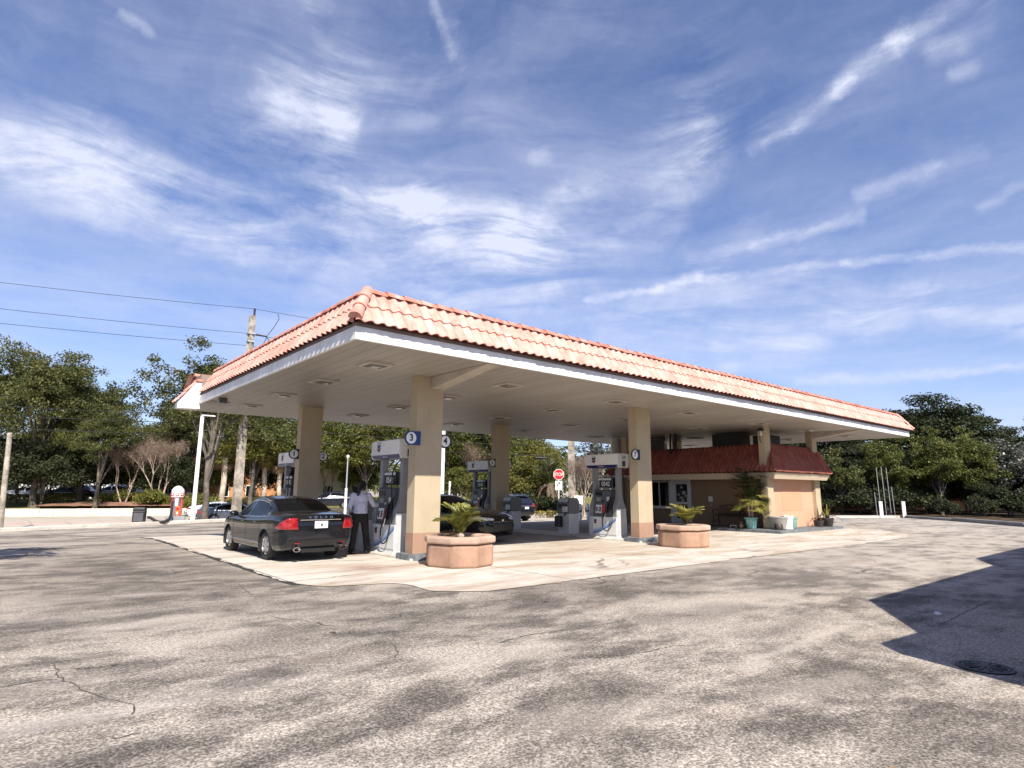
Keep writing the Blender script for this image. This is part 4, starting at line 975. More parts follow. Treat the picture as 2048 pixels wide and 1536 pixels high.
# small clutter between bench and pot
t = thing('garden_ornament','small brown and white ornament on the step beside the turquoise pot','ornament',(22.98,13.0,PZ))
MB().ell((0,0,.10),(.12,.09,.10)).ell((.08,.05,.22),(.05,.05,.06)).build('body', plain('ornament_brown',(.28,.17,.11),.7,var=.5,scale=12), t, 60)
MB().tube([(0,.22,.02),(0,.25,.10),(0,.48,.11),(0,.5,.02)],.012).build('wire', M['white'], t)
# wrought iron bench
t = thing('garden_bench','black wrought iron scroll-back bench against the tan kiosk wall','bench',(24.40,14.35,PZ))
L = 1.30
m = MB()
for k in range(7): m.bbox(-.22+.065*k-.0,-.22+.065*k+.045,-L/2,L/2,.44,.46,.004)
m.tube([(-.23,-L/2,.445),(-.23,L/2,.445)],.016); m.build('seat', M['iron'], t)
m = MB(); pts = []
for i in range(41):
    u = i/40; y = -L/2 + L*u; z = .78 + .06*math.sin(PI*u) + .035*abs(math.sin(2.5*PI*u)); pts.append((.22,y,z))
m.tube(pts,.016,6); m.tube([(.22,-L/2,.5),(.22,L/2,.5)],.012)
for i in range(5):
    yc = -L/2 + L*(i+.5)/5
    for s in (-1,1):
        m.tube([(.22,yc+s*(.015+.085*math.sin(PI*k/10)),.5+.27*k/10) for k in range(11)],.009,5)
    m.tube([(.22,yc+.04*math.cos(2*PI*k/12),.64+.04*math.sin(2*PI*k/12)) for k in range(13)],.008,5)
m.build('backrest', M['iron'], t)
for s in (-1,1):
    m = MB(); y = s*L/2
    m.tube([(-.22,y,.44),(-.24,y,.62),(-.16,y,.66),(.10,y,.66),(.22,y,.68)],.014,6); m.tube([(-.24+.05*math.cos(a/4),y,.60+.05*math.sin(a/4)) for a in range(0,24)],.011,5); m.build('armrest', M['iron'], t)
    for x in (-.21,.21):
        m = MB(); m.tube([(x,y,.44),(x+.02*(1 if x>0 else -1),y,.2),(x+.05*(1 if x>0 else -1),y,.0)],.015,6); m.build('leg', M['iron'], t)
    m = MB(); m.tube([(-.2,y,.12),(.2,y,.30)],.009,5); m.tube([(-.2,y,.30),(.2,y,.12)],.009,5); m.build('brace', M['iron'], t)
# ------------------------------------------------------------------ roadside
def octagon(r, n=8): return [(r*math.cos(PI/8+2*PI*k/n), r*math.sin(PI/8+2*PI*k/n)) for k in range(n)]
sx_, sy_ = 26.6, 27.1
t = thing('stop_sign','red octagonal STOP sign above a white right-turn arrow plate on a white post','sign',(sx_,sy_,gz(sx_,sy_)),math.radians(-44.4)); t.scale = (.90,)*3
MB().bbox(-.03,.03,.012,.07,0,3.4,.005).build('post', M['white'], t)
z0 = (2.56-gz(sx_,sy_))/.90
bd = MB().extr([(a,-.002,z0+b) for a, b in octagon(.39)], (0,.012,0)).build('stop_plate', M['white'], t)
MB().extr([(a,-.006,z0+b) for a, b in octagon(.355)], (0,.003,0)).build('red_face', M['signred'], bd)
text('lettering','STOP',.33,M['white'],bd,(0,-.0075,z0-.01),RMY,.001,sx=.80,bold=.003)
z1 = (1.90-gz(sx_,sy_))/.90
ap = MB().bbox(-.24,.24,-.004,.008,z1-.33,z1+.30,.003).build('arrow_plate', M['white'], t)
pts = [(-.10,-.007,z1-.10),(-.10,-.007,z1+.0),(-.07,-.007,z1+.08),(-.01,-.007,z1+.135),(.05,-.007,z1+.15)]
m = MB()
for a, b in zip(pts,pts[1:]):
    d = (Vector(b)-Vector(a)).normalized(); n = Vector((-d.z,0,d.x))*.025; e = d*.006
    m.extr([tuple(Vector(a)+n-e),tuple(Vector(a)-n-e),tuple(Vector(b)-n+e),tuple(Vector(b)+n+e)],(0,.0022,0))
m.extr([(.04,-.0075,z1+.22),(.15,-.0075,z1+.15),(.04,-.0075,z1+.08)],(0,.003,0)); m.build('arrow', M['black'], ap)
text('lettering','ONLY',.11,M['black'],ap,(0,-.006,z1-.235),RMY,.001)
bs = thing('notice_board','small white notice board on a post behind the stop sign','sign',(29.6,28.3,gz(29.6,28.3)),math.radians(-44))
MB().bbox(-.28,.28,0,.03,1.0,1.58,.006).build('board', M['white'], bs); MB().bbox(-.04,.04,.032,.08,0,1.3,.006).build('post', M['white'], bs)
text('lettering','~ ~ ~',.1,M['grey_m'],bs,(-.02,-.004,1.42),RMY,.001) if False else None
# trash can
t = thing('litter_bin','black rectangular litter bin standing on the kerb at left','bin',(6.3,40.1,gz(6.3,40.1)-.02),math.radians(-20)); t.scale = (.86,.86,1)
m = MB(); m.hexa([(-.34,-.3,0),(.34,-.3,0),(.34,.3,0),(-.34,.3,0),(-.36,-.31,.72),(.36,-.31,.72),(.36,.31,.72),(-.36,.31,.72)]); o = m.build('bin_body', M['black'], t); bevel(o,.03)
m = MB(); m.hexa([(-.37,-.32,.722),(.37,-.32,.722),(.37,.32,.722),(-.37,.32,.722),(-.33,-.28,.92),(.33,-.28,.92),(.33,.28,.92),(-.33,.28,.92)]); o = m.build('lid', M['black'], t); bevel(o,.05,3)
MB().bbox(-.27,.27,-.318,-.31,.15,.62,.003).build('front_panel', M['grey_d'], t)
# air and vacuum machine
t = thing('air_machine','red and silver tyre air and vacuum machine with white domed top at left','air pump',(8.05,39.7,gz(8.05,39.7)),math.radians(-15)); t.scale = (.78,.78,.97)
MB().bbox(-.65,.65,-.4,.4,0,.40,.03).build('base', M['grey_m'], t)
MB().lathe([(.36,.40),(.36,1.62)],10).build('cabinet', M['steel'], t)
MB().lathe([(.43,1.52),(.43,1.85),(.41,1.87)],12).build('top_ring', M['white'], t)
MB().lathe([(.43,1.875),(.40,1.95),(.25,2.10),(.08,2.17),(0,2.18)],16).build('dome', M['trim_white'], t, 50)
for k in range(8):
    a = 2*PI*k/8 - PI/2; c, s = math.cos(a), math.sin(a); m = MB()
    def P(u, r, z): return (r*c - u*s, r*s + u*c, z)
    m.hexa([P(-.12,.43,1.60),P(.12,.43,1.60),P(.12,.445,1.60),P(-.12,.445,1.60),P(-.12,.43,1.77),P(.12,.43,1.77),P(.12,.445,1.77),P(-.12,.445,1.77)]); q = m.build('sign_panel', M['red'], t)
    m = MB(); m.hexa([P(-.07,.446,1.64),P(.07,.446,1.64),P(.07,.45,1.64),P(-.07,.45,1.64),P(-.07,.446,1.73),P(.07,.446,1.73),P(.07,.45,1.73),P(-.07,.45,1.73)]); m.build('sign_window', M['white'], q)
    m = MB(); m.tube([P(0,.37,.42),P(0,.37,1.5)],.028,6); m.build('pilaster', M['red'], t)
MB().lathe([(.445,1.49),(.445,1.52)],16).build('trim_ring', M['red'], t)
m = MB(); m.bbox(-.02,.26,-.40,-.30,.45,.98,.02); q = m.build('instruction_panel', M['orange'], t)
MB().bbox(.02,.20,-.41,-.402,.75,.90,.005).build('label_plate', M['red'], q); MB().bbox(.05,.15,-.41,-.402,.52,.66,.005).build('label_plate', M['digit'], q)
MB().bbox(-.08,.10,-.40,-.355,1.0,1.45,.01).build('label_plate', M['white'], t)
m = MB(); P = [(-.26,-.40,1.25),(-.24,-.8,.9),(-.22,-1.3,.55),(-.26,-1.75,.30),(-.5,-2.0,.16),(-.8,-2.05,.12),(-1.1,-2.05,.22),(-1.4,-2.0,.38),(-1.6,-1.95,.42)]
m.tube(P, .085, 8); m.build('vacuum_hose', M['rubber'], t, 60)
# ------------------------------------------------------------------ poles and wires
def pole(name, label, cat, x, y, h, r0, r1, m, square=False, z=None, n=12, lean=(0,0)):
    z = gz(x,y) if z is None else z
    t = thing(name, label, cat, (x,y,z-.05)); mb = MB()
    if square: mb.hexa([(-r0,-r0,0),(r0,-r0,0),(r0,r0,0),(-r0,r0,0),(-r1,-r1,h),(r1,-r1,h),(r1,r1,h),(-r1,r1,h)])
    else: mb.tube([(lean[0]*h*k/6,lean[1]*h*k/6,h*k/6) for k in range(7)], [r0+(r1-r0)*k/6 for k in range(7)], n)
    o = mb.build('pole', m, t, 50)
    if square: o.rotation_euler = (0,0,.5)
    return t
up1 = pole('utility_pole','tall weathered concrete utility pole rising behind the left canopy edge','pole',12.0,42.0,13.75,.22,.15,M['pole'],True)
up2 = pole('utility_pole','mottled utility pole behind the stop sign','pole',34.2,33.4,13.6,.24,.17,M['pole'],True)
for t in (up1, up2):
    MB().tube([(.1,-.05,13.7),(.1,-.05,14.25)],.07,8).build('insulator', M['black'], t)
    MB().tube([(.15,-.1,12.45),(.95,-.42,12.35)],.06,8).build('insulator', M['black'], t)
    m = MB(); m.tube([(1.5,-.55,14.05),(1.6,-.6,13.7),(1.35,-.5,13.1),(.95,-.42,12.4),(.7,-.3,11.6),(.35,-.15,10.9),(.2,-.1,10.4)],.022,5); m.tube([(.9,-.4,12.3),(1.2,-.5,11.9),(.8,-.35,11.2),(.3,-.1,10.8)],.03,5); m.build('jumper_cable', M['black'], t)
    MB().bbox(-.22,.22,-.22,.22,11.85,11.95,.01).build('bracket', M['galv'], t); MB().bbox(-.24,.24,-.24,.24,12.4,12.5,.01).build('bracket', M['galv'], t)
MB().bbox(-.30,.30,-.30,.30,0.0,1.9,.06).build('painted_base', M['white'], up1) if False else None
def wire(label, a, b, sag, r=.015, group='overhead wires'):
    m = MB(); a = Vector(a); b = Vector(b); d = (b-a).normalized()
    pts = []
    for k in range(25):
        u = k/24; p = a.lerp(b,u); p.z -= sag*4*u*(1-u); pts.append(tuple(p))
    m.tube(pts, r, 5); o = m.build('overhead_wire', M['black']); tag(o, label, 'wire', group); return o
EL = (12.0-44*EX[0], 42.0-44*EX[1])
ER = (34.2+60*EX[0], 33.4+60*EX[1])
pole('utility_pole','utility pole carrying the overhead wires beyond the left edge','pole',*EL,17.5,.27,.17,M['pole'],True,z=-1)
pole('utility_pole','utility pole carrying the overhead wires far to the right along the road','pole',*ER,13.5,.27,.17,M['pole'],True,z=-.9)
wire('topmost thin overhead wire from the left edge to the pole top', (EL[0],EL[1],15.6), (12.1,41.95,13.75), .55)
wire('middle overhead wire from the left edge to the pole bracket', (EL[0],EL[1],14.1), (11.85,42.1,12.0), .5)
wire('lowest of the three high wires on the left, below the middle one', (EL[0],EL[1],13.1), (11.85,42.1,11.15), .5)
wire('topmost wire running from the pole top down behind the roof', (12.1,41.95,13.75), (34.3,33.35,13.4), .5)
wire('wire leaving the pole bracket to the right behind the roof', (12.2,41.9,11.9), (34.3,33.35,11.8), .5)
wire('lower wire leaving the pole to the right behind the roof', (12.2,41.9,11.1), (34.3,33.35,11.0), .5)
for k, (zz, r, lab) in enumerate([(6.3,.02,'upper low cable crossing in front of the roadside trees'),(5.75,.02,'middle low cable crossing in front of the roadside trees'),(5.0,.022,'lowest cable crossing in front of the roadside trees')]):
    wire(lab, (EL[0],EL[1],zz+1.0), (12.0,42.1,zz), .35, r); wire(lab+', right of the utility pole', (12.1,41.9,zz), (34.2,33.5,zz-.75), .25, r); wire(lab+', beyond the second pole', (34.3,33.3,zz-.75), (ER[0],ER[1],zz), .6, r)
t = thing('splice_case','dark cable splice case hanging under the wires near the stop sign','cable box',(31.8,34.35,4.05)); MB().tube([(-.45,.17,0),(.45,-.17,0)],.10,10).build('case', M['black'], t)
m = MB(); m.tube([(0,0,.09),(0,0,.22)],.02,6); m.build('hanger', M['black'], t)
lp = pole('light_pole','white square light pole left of the canopy with a flat lamp head','lamp post',9.0,39.9,6.35,.085,.07,M['white'],True)
MB().bbox(-.05,.70,-.12,.12,6.36,6.42,.01).build('lamp_head', M['trim_white'], lp)
lp2 = pole('light_pole','white light pole right of the number 4 sign','lamp post',21.35,32.2,6.6,.10,.10,M['white'],True)
MB().bbox(-.4,.4,-.2,.2,6.6,6.72,.02).build('lamp_head', M['trim_white'], lp2)
lp3 = pole('light_pole','thin grey light pole with white lower half left of the person','lamp post',20.3,43.7,4.9,.075,.05,M['galv'])
MB().tube([(0,0,0),(0,0,2.6)],.10,10).build('sleeve', M['white'], lp3); MB().ell((0,0,5.0),(.12,.12,.14)).build('lamp_head', M['trim_white'], lp3, 60)
pole('wooden_post','weathered wooden post with dark lower half at the left edge','post',.30,36.3,4.5,.12,.10,M['pole'],lean=(-.035,0))
t = thing('roadside_post','thin white marker post behind the black car','post',(25.6,37.6,-.4)); MB().tube([(0,0,0),(0,0,2.6)],.06,8).build('post', M['white'], t); MB().bbox(-.08,.08,-.05,-.02,2.2,2.6,.005).build('plate', M['white'], t)
for (x,y,l) in [(43.0,14.75,'left'),(44.35,13.9,'right')]:
    t = thing('bollard','white square bollard by the right kerb, %s of the two at the thin poles' % l,'bollard',(x,y,0),.4,'kerbside bollards'); o = MB().bbox(-.10,.10,-.10,.10,0,.98,.02).build('post', M['white'], t); MB().bbox(-.11,.11,-.11,.11,.981,1.02,.01).build('cap', M['white'], t)
for k, (px_, h) in enumerate([(.10,1.6),(.28,3.2),(.5,3.25),(.72,3.2),(.88,1.9)]):
    x = 43.0+1.4*px_ + .5; y = 14.75-.85*px_ + .55
    lab = ['short thin grey pole beside the left kerb bollard','tall thin grey pole, left one between the kerb bollards','tall thin grey pole, middle one between the kerb bollards','tall thin grey pole, right one between the kerb bollards','short thin grey pole beside the right kerb bollard'][k]
    t = thing('thin_pole',lab,'pole',(x,y,0),0,'thin poles at the kerb'); MB().tube([(0,0,0),(-.05,.03,h)],.024,7).build('pole', M['grey_m'], t)
    MB().lathe([(.06,0),(.06,.05)],8).build('foot', M['grey_d'], t)
# ================================================================== VEHICLES
def cr(p, n):
    """Catmull-Rom through control points, n[i] steps per segment"""
    p = [np.array(q, float) for q in p]; out = []
    for i in range(len(p)-1):
        p0 = p[max(i-1,0)]; p1 = p[i]; p2 = p[i+1]; p3 = p[min(i+2,len(p)-1)]
        for k in range(n[i]):
            a = k/n[i]
            q = .5*((2*p1)+(p2-p0)*a+(2*p0-5*p1+4*p2-p3)*a*a+(3*p1-p0-3*p2+p3)*a**3)
            out.append(q)
    out.append(p[-1]); return out
class CarSpec:
    SEG = [2,2,2,4,4,3,2,6,6,2,4,4]
    def __init__(s, T, R=.33, axles=(-1.38,1.45), arch=.385):
        s.T = {k: (np.array([a for a,_ in v]), np.array([b for _,b in v])) for k, v in T.items()}
        s.R = R; s.axles = axles; s.arch = arch
        s.y0 = s.T['W'][0][0]; s.y1 = s.T['W'][0][-1]
    def f(s, k, y):
        xs, ys = s.T[k]
        d = .035
        return (np.interp(y-d,xs,ys) + 2*np.interp(y,xs,ys) + np.interp(y+d,xs,ys))/4
    def ring(s, y):
        W, zb, zl, zt, wt = (s.f(k, y) for k in ('W','zb','zl','zt','wt'))
        cw = min(.07, .45*max(.02, zt-zl)); ze = zt-cw; H = zl-zb
        bw = .955*W; wt = min(wt, bw-.01)
        mid = ((bw+wt)/2+.018, (zl+ze)/2)
        c = [(0,zb),(.6*W,zb),(.9*W,zb+.02),(.965*W,zb+.12),(.995*W,zb+.42*H),(W,zb+.70*H),(.985*W,zl-.06),(bw,zl),mid,(wt,ze),(.86*wt,zt-.36*cw),(.45*wt,zt-.07*cw),(0,zt)]
        return cr(c, s.SEG)
    IB = sum(SEG[:7]); IE = sum(SEG[:9])
    def side(s, y, z, sx=1, off=0):
        r = s.ring(y); best = None
        for a, b in zip(r[6:s.IE], r[7:s.IE+1]):
            if (a[1]-z)*(b[1]-z) <= 0 and a[1] != b[1]:
                t = (z-a[1])/(b[1]-a[1]); best = a[0]+(b[0]-a[0])*t; break
        if best is None: best = max(q[0] for q in r)
        return (sx*(best+off), y, z)
    def glass(s, y, t, sx=1, off=0):
        r = s.ring(y); i = s.IB + t*(s.IE-s.IB); k = min(int(i), len(r)-2); q = r[k]+(r[k+1]-r[k])*(i-k)
        return (sx*(q[0]+off), y, q[1])
def build_car(name, label, cat, spec, mats, loc, rz, windows, patches, group=None, NU=96, wheel='alloy', lite=False):
    S_ = spec; t = thing(name, label, cat, loc, rz, group)
    ys = list(np.linspace(S_.y0, S_.y1, NU))
    ys = sorted(set([round(y,4) for y in ys] + [S_.y0+.02, S_.y0+.05, S_.y1-.02, S_.y1-.05]))
    verts = []; info = []
    rings = []
    nr = None
    for y in ys:
        r = S_.ring(y); half = [(q[0],y,q[1]) for q in r]
        full = half + [(-p[0],p[1],p[2]) for p in half[-2:0:-1]]
        nr = len(full); nh = len(half)
        rings.append(len(verts)); verts += full
    faces = []; meta = []
    for i in range(len(ys)-1):
        for k in range(nr):
            a = rings[i]+k; b = rings[i]+(k+1)%nr; c = rings[i+1]+(k+1)%nr; d = rings[i+1]+k
            kk = min(k, nr-1-k)
            faces.append((a,b,c,d)); meta.append(('b', kk))
    for end in (0,-1):
        base = rings[end]; yc = ys[end]; zs = [verts[base+k][2] for k in range(nr)]; zc = (min(zs)+max(zs))/2
        prev = list(range(base, base+nr))
        for q, dy in ((.93,.018),(.80,.032),(.62,.04),(.42,.045),(.2,.048)):
            cur = []
            for k in range(nr):
                v = verts[base+k]; cur.append(len(verts)); verts.append((v[0]*q, yc+(-dy if end==0 else dy), zc+(v[2]-zc)*q))
            for k in range(nr):
                f = (prev[k],prev[(k+1)%nr],cur[(k+1)%nr],cur[k])
                faces.append(f if end else f[::-1]); meta.append(('r' if end==0 else 'f', 0))
            prev = cur
        faces.append(tuple(prev)); meta.append(('r' if end==0 else 'f', 0))
    # snap to the wheel arches
    V = np.array(verts)
    for ay in S_.axles:
        d = np.hypot(V[:,1]-ay, V[:,2]-S_.R); side = (np.abs(V[:,0]) > .55) & (V[:,2] > .18)
        m = side & (np.abs(d-S_.arch) < .032)
        V[m,1] = ay + (V[m,1]-ay)/d[m]*S_.arch; V[m,2] = S_.R + (V[m,2]-S_.R)/d[m]*S_.arch
    sets = {}
    for f, (kind, kk) in zip(faces, meta):
        c = V[list(f)].mean(0); x, y, z = c
        if abs(x) > .45 and any(math.hypot(y-ay, z-S_.R) < S_.arch-.004 for ay in S_.axles) and kind == 'b' and 2 <= kk: key = None
        else:
            key = 'body'
            tt = (kk+.5-S_.IB)/(S_.IE-S_.IB)
            for nm, fn in windows:
                if kind == 'b' and fn(x,y,z,tt,kk): key = nm; break
            if key == 'body':
                for nm, fn in patches:
                    if fn(x,y,z,kind): key = nm; break
        if key: sets.setdefault(key, []).append(f)
    def sub(fs):
        ids = sorted({i for f in fs for i in f}); mp = {i:n for n,i in enumerate(ids)}
        m = MB(); m.add([tuple(V[i]) for i in ids], [tuple(mp[i] for i in f) for f in fs]); return m
    body = sub(sets.pop('body')).build('body', mats['paint'], t, 35)
    for key, fs in sets.items():
        nm = key.split('#')[0]
        sub(fs).build(nm, mats.get(nm, M['glassd']), body if nm in ('bumper_insert','reversing_lamp') else t, 40)
    # wheel wells
    for ay in S_.axles:
        w = MB(); w.lathe([(S_.arch+.012,-.90),(S_.arch+.012,.90)], 28, (0,ay,S_.R), 'x')
        keep = MB()
        W = S_.f('W', ay)
        for sx in (-1,1):
            q = MB(); q.lathe([(0,0),(S_.arch+.01,0),(S_.arch+.01,.40)], 28, (0,0,0), 'x')
            vs = [(sx*(W-.40-.02+v[0]), v[1]+ay, max(.18, v[2]+S_.R)) for v in q.v]; keep = MB(); keep.add(vs, [f for f in q.f if len(f) == 4]); keep.build('wheel_arch', M['rubber'], t, 40)

    # wheels
    R = S_.R
    for ay in S_.axles:
        W = S_.f('W', ay)
        for sx in (-1,1):
            xo = sx*(W-.045)
            m = MB(); prof = [(.66*R,-.20),(.86*R,-.215),(.97*R,-.20),(R,-.165),(R,-.05),(.97*R,-.015),(.88*R,.0),(.66*R,-.015)]
            m.lathe([(r, h) for r, h in prof], 32, (0,0,0), 'x')
            ty = MB(); ty.add([(xo+sx*v[0], ay+v[1], R+v[2]) for v in m.v], [f for f in m.f if len(f)==4]); wh = ty.build('wheel', M['tyre'], t, 40)
            rm = MB()
            q = MB(); q.lathe([(.665*R,-.19),(.655*R,-.02),(.62*R,-.012),(.60*R,-.05),(.58*R,-.16),(0,-.165)], 32, (0,0,0), 'x'); rm.add(q.v, [f for f in q.f if len(f)<=4])
            q = MB(); q.lathe([(.15*R,-.16),(.15*R,-.02),(.10*R,-.008),(0,-.008)], 16, (0,0,0), 'x'); rm.add(q.v, q.f)
            for k in range(7 if not lite else 5):
                a = 2*PI*k/(7 if not lite else 5)+.2
                for da in (-.13,.13):
                    c0, s0 = math.cos(a+da*.5), math.sin(a+da*.5); c1, s1 = math.cos(a+da), math.sin(a+da); wv = .030
                    p0 = (-s0*wv, c0*wv); p1 = (-s1*wv*.8, c1*wv*.8)
                    rm.hexa([(-.05,c0*.1*R-p0[0],s0*.1*R-p0[1]),(-.05,c0*.1*R+p0[0],s0*.1*R+p0[1]),(-.06,c1*.62*R+p1[0],s1*.62*R+p1[1]),(-.06,c1*.62*R-p1[0],s1*.62*R-p1[1]),
                             (-.015,c0*.1*R-p0[0],s0*.1*R-p0[1]),(-.015,c0*.1*R+p0[0],s0*.1*R+p0[1]),(-.02,c1*.62*R+p1[0],s1*.62*R+p1[1]),(-.02,c1*.62*R-p1[0],s1*.62*R-p1[1])])
            r2 = MB(); r2.add([(xo+sx*v[0], ay+v[1], R+v[2]) for v in rm.v], rm.f); r2.build('rim', M[wheel], wh, 30)
    # mirrors
    if not lite or True:
        my = S_.mirror[0]; mz = S_.mirror[1]
        for sx in (-1,1):
            p = S_.side(my, mz, sx); m = MB(); x = p[0]
            m.ell((x+sx*.13, my-.02, mz+.05), (.12,.075,.075), 12, 8); m.tube([(x-sx*.02,my,mz-.02),(x+sx*.08,my,mz+.02)], .025, 6)
            m.build('wing_mirror', mats['paint'], t, 50)
    return t, body
def seams(spec, body, lines, m):
    """door and lid gaps as thin dark beads following the surface"""
    mb = MB()
    for pts in lines:
        for sx in (-1,1):
            mb.tube([spec.side(y, z, sx, -.001) for y, z in pts], .006, 5)
    mb.build('panel_gap', m, body)
sed = CarSpec({
 'W':[(-2.42,.74),(-2.40,.80),(-2.34,.845),(-2.2,.885),(-1.9,.915),(-1.5,.93),(0,.93),(1.5,.92),(1.9,.895),(2.15,.83),(2.32,.73),(2.42,.58)],
 'zb':[(-2.42,.42),(-2.38,.31),(-2.2,.25),(-1.9,.21),(0,.19),(1.9,.2),(2.2,.2),(2.35,.24),(2.42,.36)],
 'zl':[(-2.42,.86),(-2.39,.955),(-2.30,1.01),(-1.9,1.035),(-1.5,1.02),(-1,.985),(0,.955),(.7,.945),(1.05,.955),(1.3,.95),(1.7,.90),(2.05,.815),(2.28,.72),(2.38,.62),(2.42,.54)],
 'zt':[(-2.42,.90),(-2.39,1.0),(-2.30,1.065),(-1.95,1.10),(-1.62,1.12),(-1.2,1.305),(-.85,1.425),(-.4,1.485),(0,1.49),(.35,1.455),(.7,1.30),(1.05,1.10),(1.2,1.045),(1.6,.99),(2.0,.895),(2.26,.79),(2.38,.68),(2.42,.58)],
 'wt':[(-2.42,.62),(-2.3,.72),(-1.95,.75),(-1.62,.73),(-1.2,.665),(-.85,.625),(-.4,.605),(0,.605),(.35,.615),(.7,.65),(1.05,.74),(1.25,.80),(1.6,.79),(2,.72),(2.25,.62),(2.42,.42)]},
 .335, (-1.35,1.48), .385)
sed.mirror = (.80,.97)
def sedan_windows(IE):
    def sw(x,y,z,t,k): return .07 < t < .86
    return [('side_window#a', lambda x,y,z,t,k: sw(x,y,z,t,k) and .05 < y < .86),
            ('side_window#b', lambda x,y,z,t,k: sw(x,y,z,t,k) and -.92 < y < -.04),
            ('side_window#c', lambda x,y,z,t,k: .07 < t < .80 and -1.22 < y < -.96),
            ('rear_window', lambda x,y,z,t,k: k >= IE+1 and -1.58 < y < -.80),
            ('windshield', lambda x,y,z,t,k: k >= IE+1 and .40 < y < 1.06)]
def split_lr(ws):
    out = []
    for nm, fn in ws:
        if 'side' in nm:
            out += [(nm+'L', lambda x,y,z,t,k,fn=fn: x < 0 and fn(x,y,z,t,k)), (nm+'R', lambda x,y,z,t,k,fn=fn: x > 0 and fn(x,y,z,t,k))]
        else: out.append((nm, fn))
    return out
SW = split_lr(sedan_windows(CarSpec.IE))
def sedan_patches():
    tl = lambda x,y,z,kd: y < -2.07 and .735 < z < 1.035 - max(0,(y+2.3))*.7 and abs(x) > .50 - (.9-z)*.15
    hl = lambda x,y,z,kd: y > 1.98 and abs(x) > .46 and .62 - (2.2-y)*.0 < z < .80
    gr = lambda x,y,z,kd: kd == 'f' and abs(x) < .36 and z > .36
    return [('headlight#L', lambda x,y,z,kd: x<0 and hl(x,y,z,kd)), ('headlight#R', lambda x,y,z,kd: x>0 and hl(x,y,z,kd)), ('grille', gr)]
def car_mats(p): return {'paint':p,'tail_lamp':M['taill'],'headlight':M['glassl'],'grille':M['black'],'side_window':M['glassd'],'rear_window':M['glassd'],'windshield':M['glassd'],'trim_panel':M['black']}
def tail_lamp(t, sp, sx, off=.012):
    """wrap-round lamp following the tail from the boot lid to the flank"""
    NU_, NZ = 22, 6; m = MB(); y0 = sp.y0
    def P(u, w):
        zl = .735 + .02*u; zh = 1.0 - .23*max(0,(u-.28)/.72)**1.15
        z = zl + (zh-zl)*w
        xc = sp.side(y0+.02, z)[0]; xi = .545 + .04*w
        if u < .34: x = xi + (xc-xi)*(u/.34); y = y0 - .032*(1-(u/.34)**2) - off
        else: y = y0+.0 + (u-.34)/.66*.36; x = sp.side(max(y,y0+.005), z)[0] + off
        return (sx*x, y, z)
    m.sheet(NU_, NZ, P)
    n = len(m.v); 
    o = m.build('tail_lamp', M['taill'], t, 50); s_ = o.modifiers.new('s','SOLIDIFY'); s_.thickness = .03; s_.offset = 0; bake(o); return o
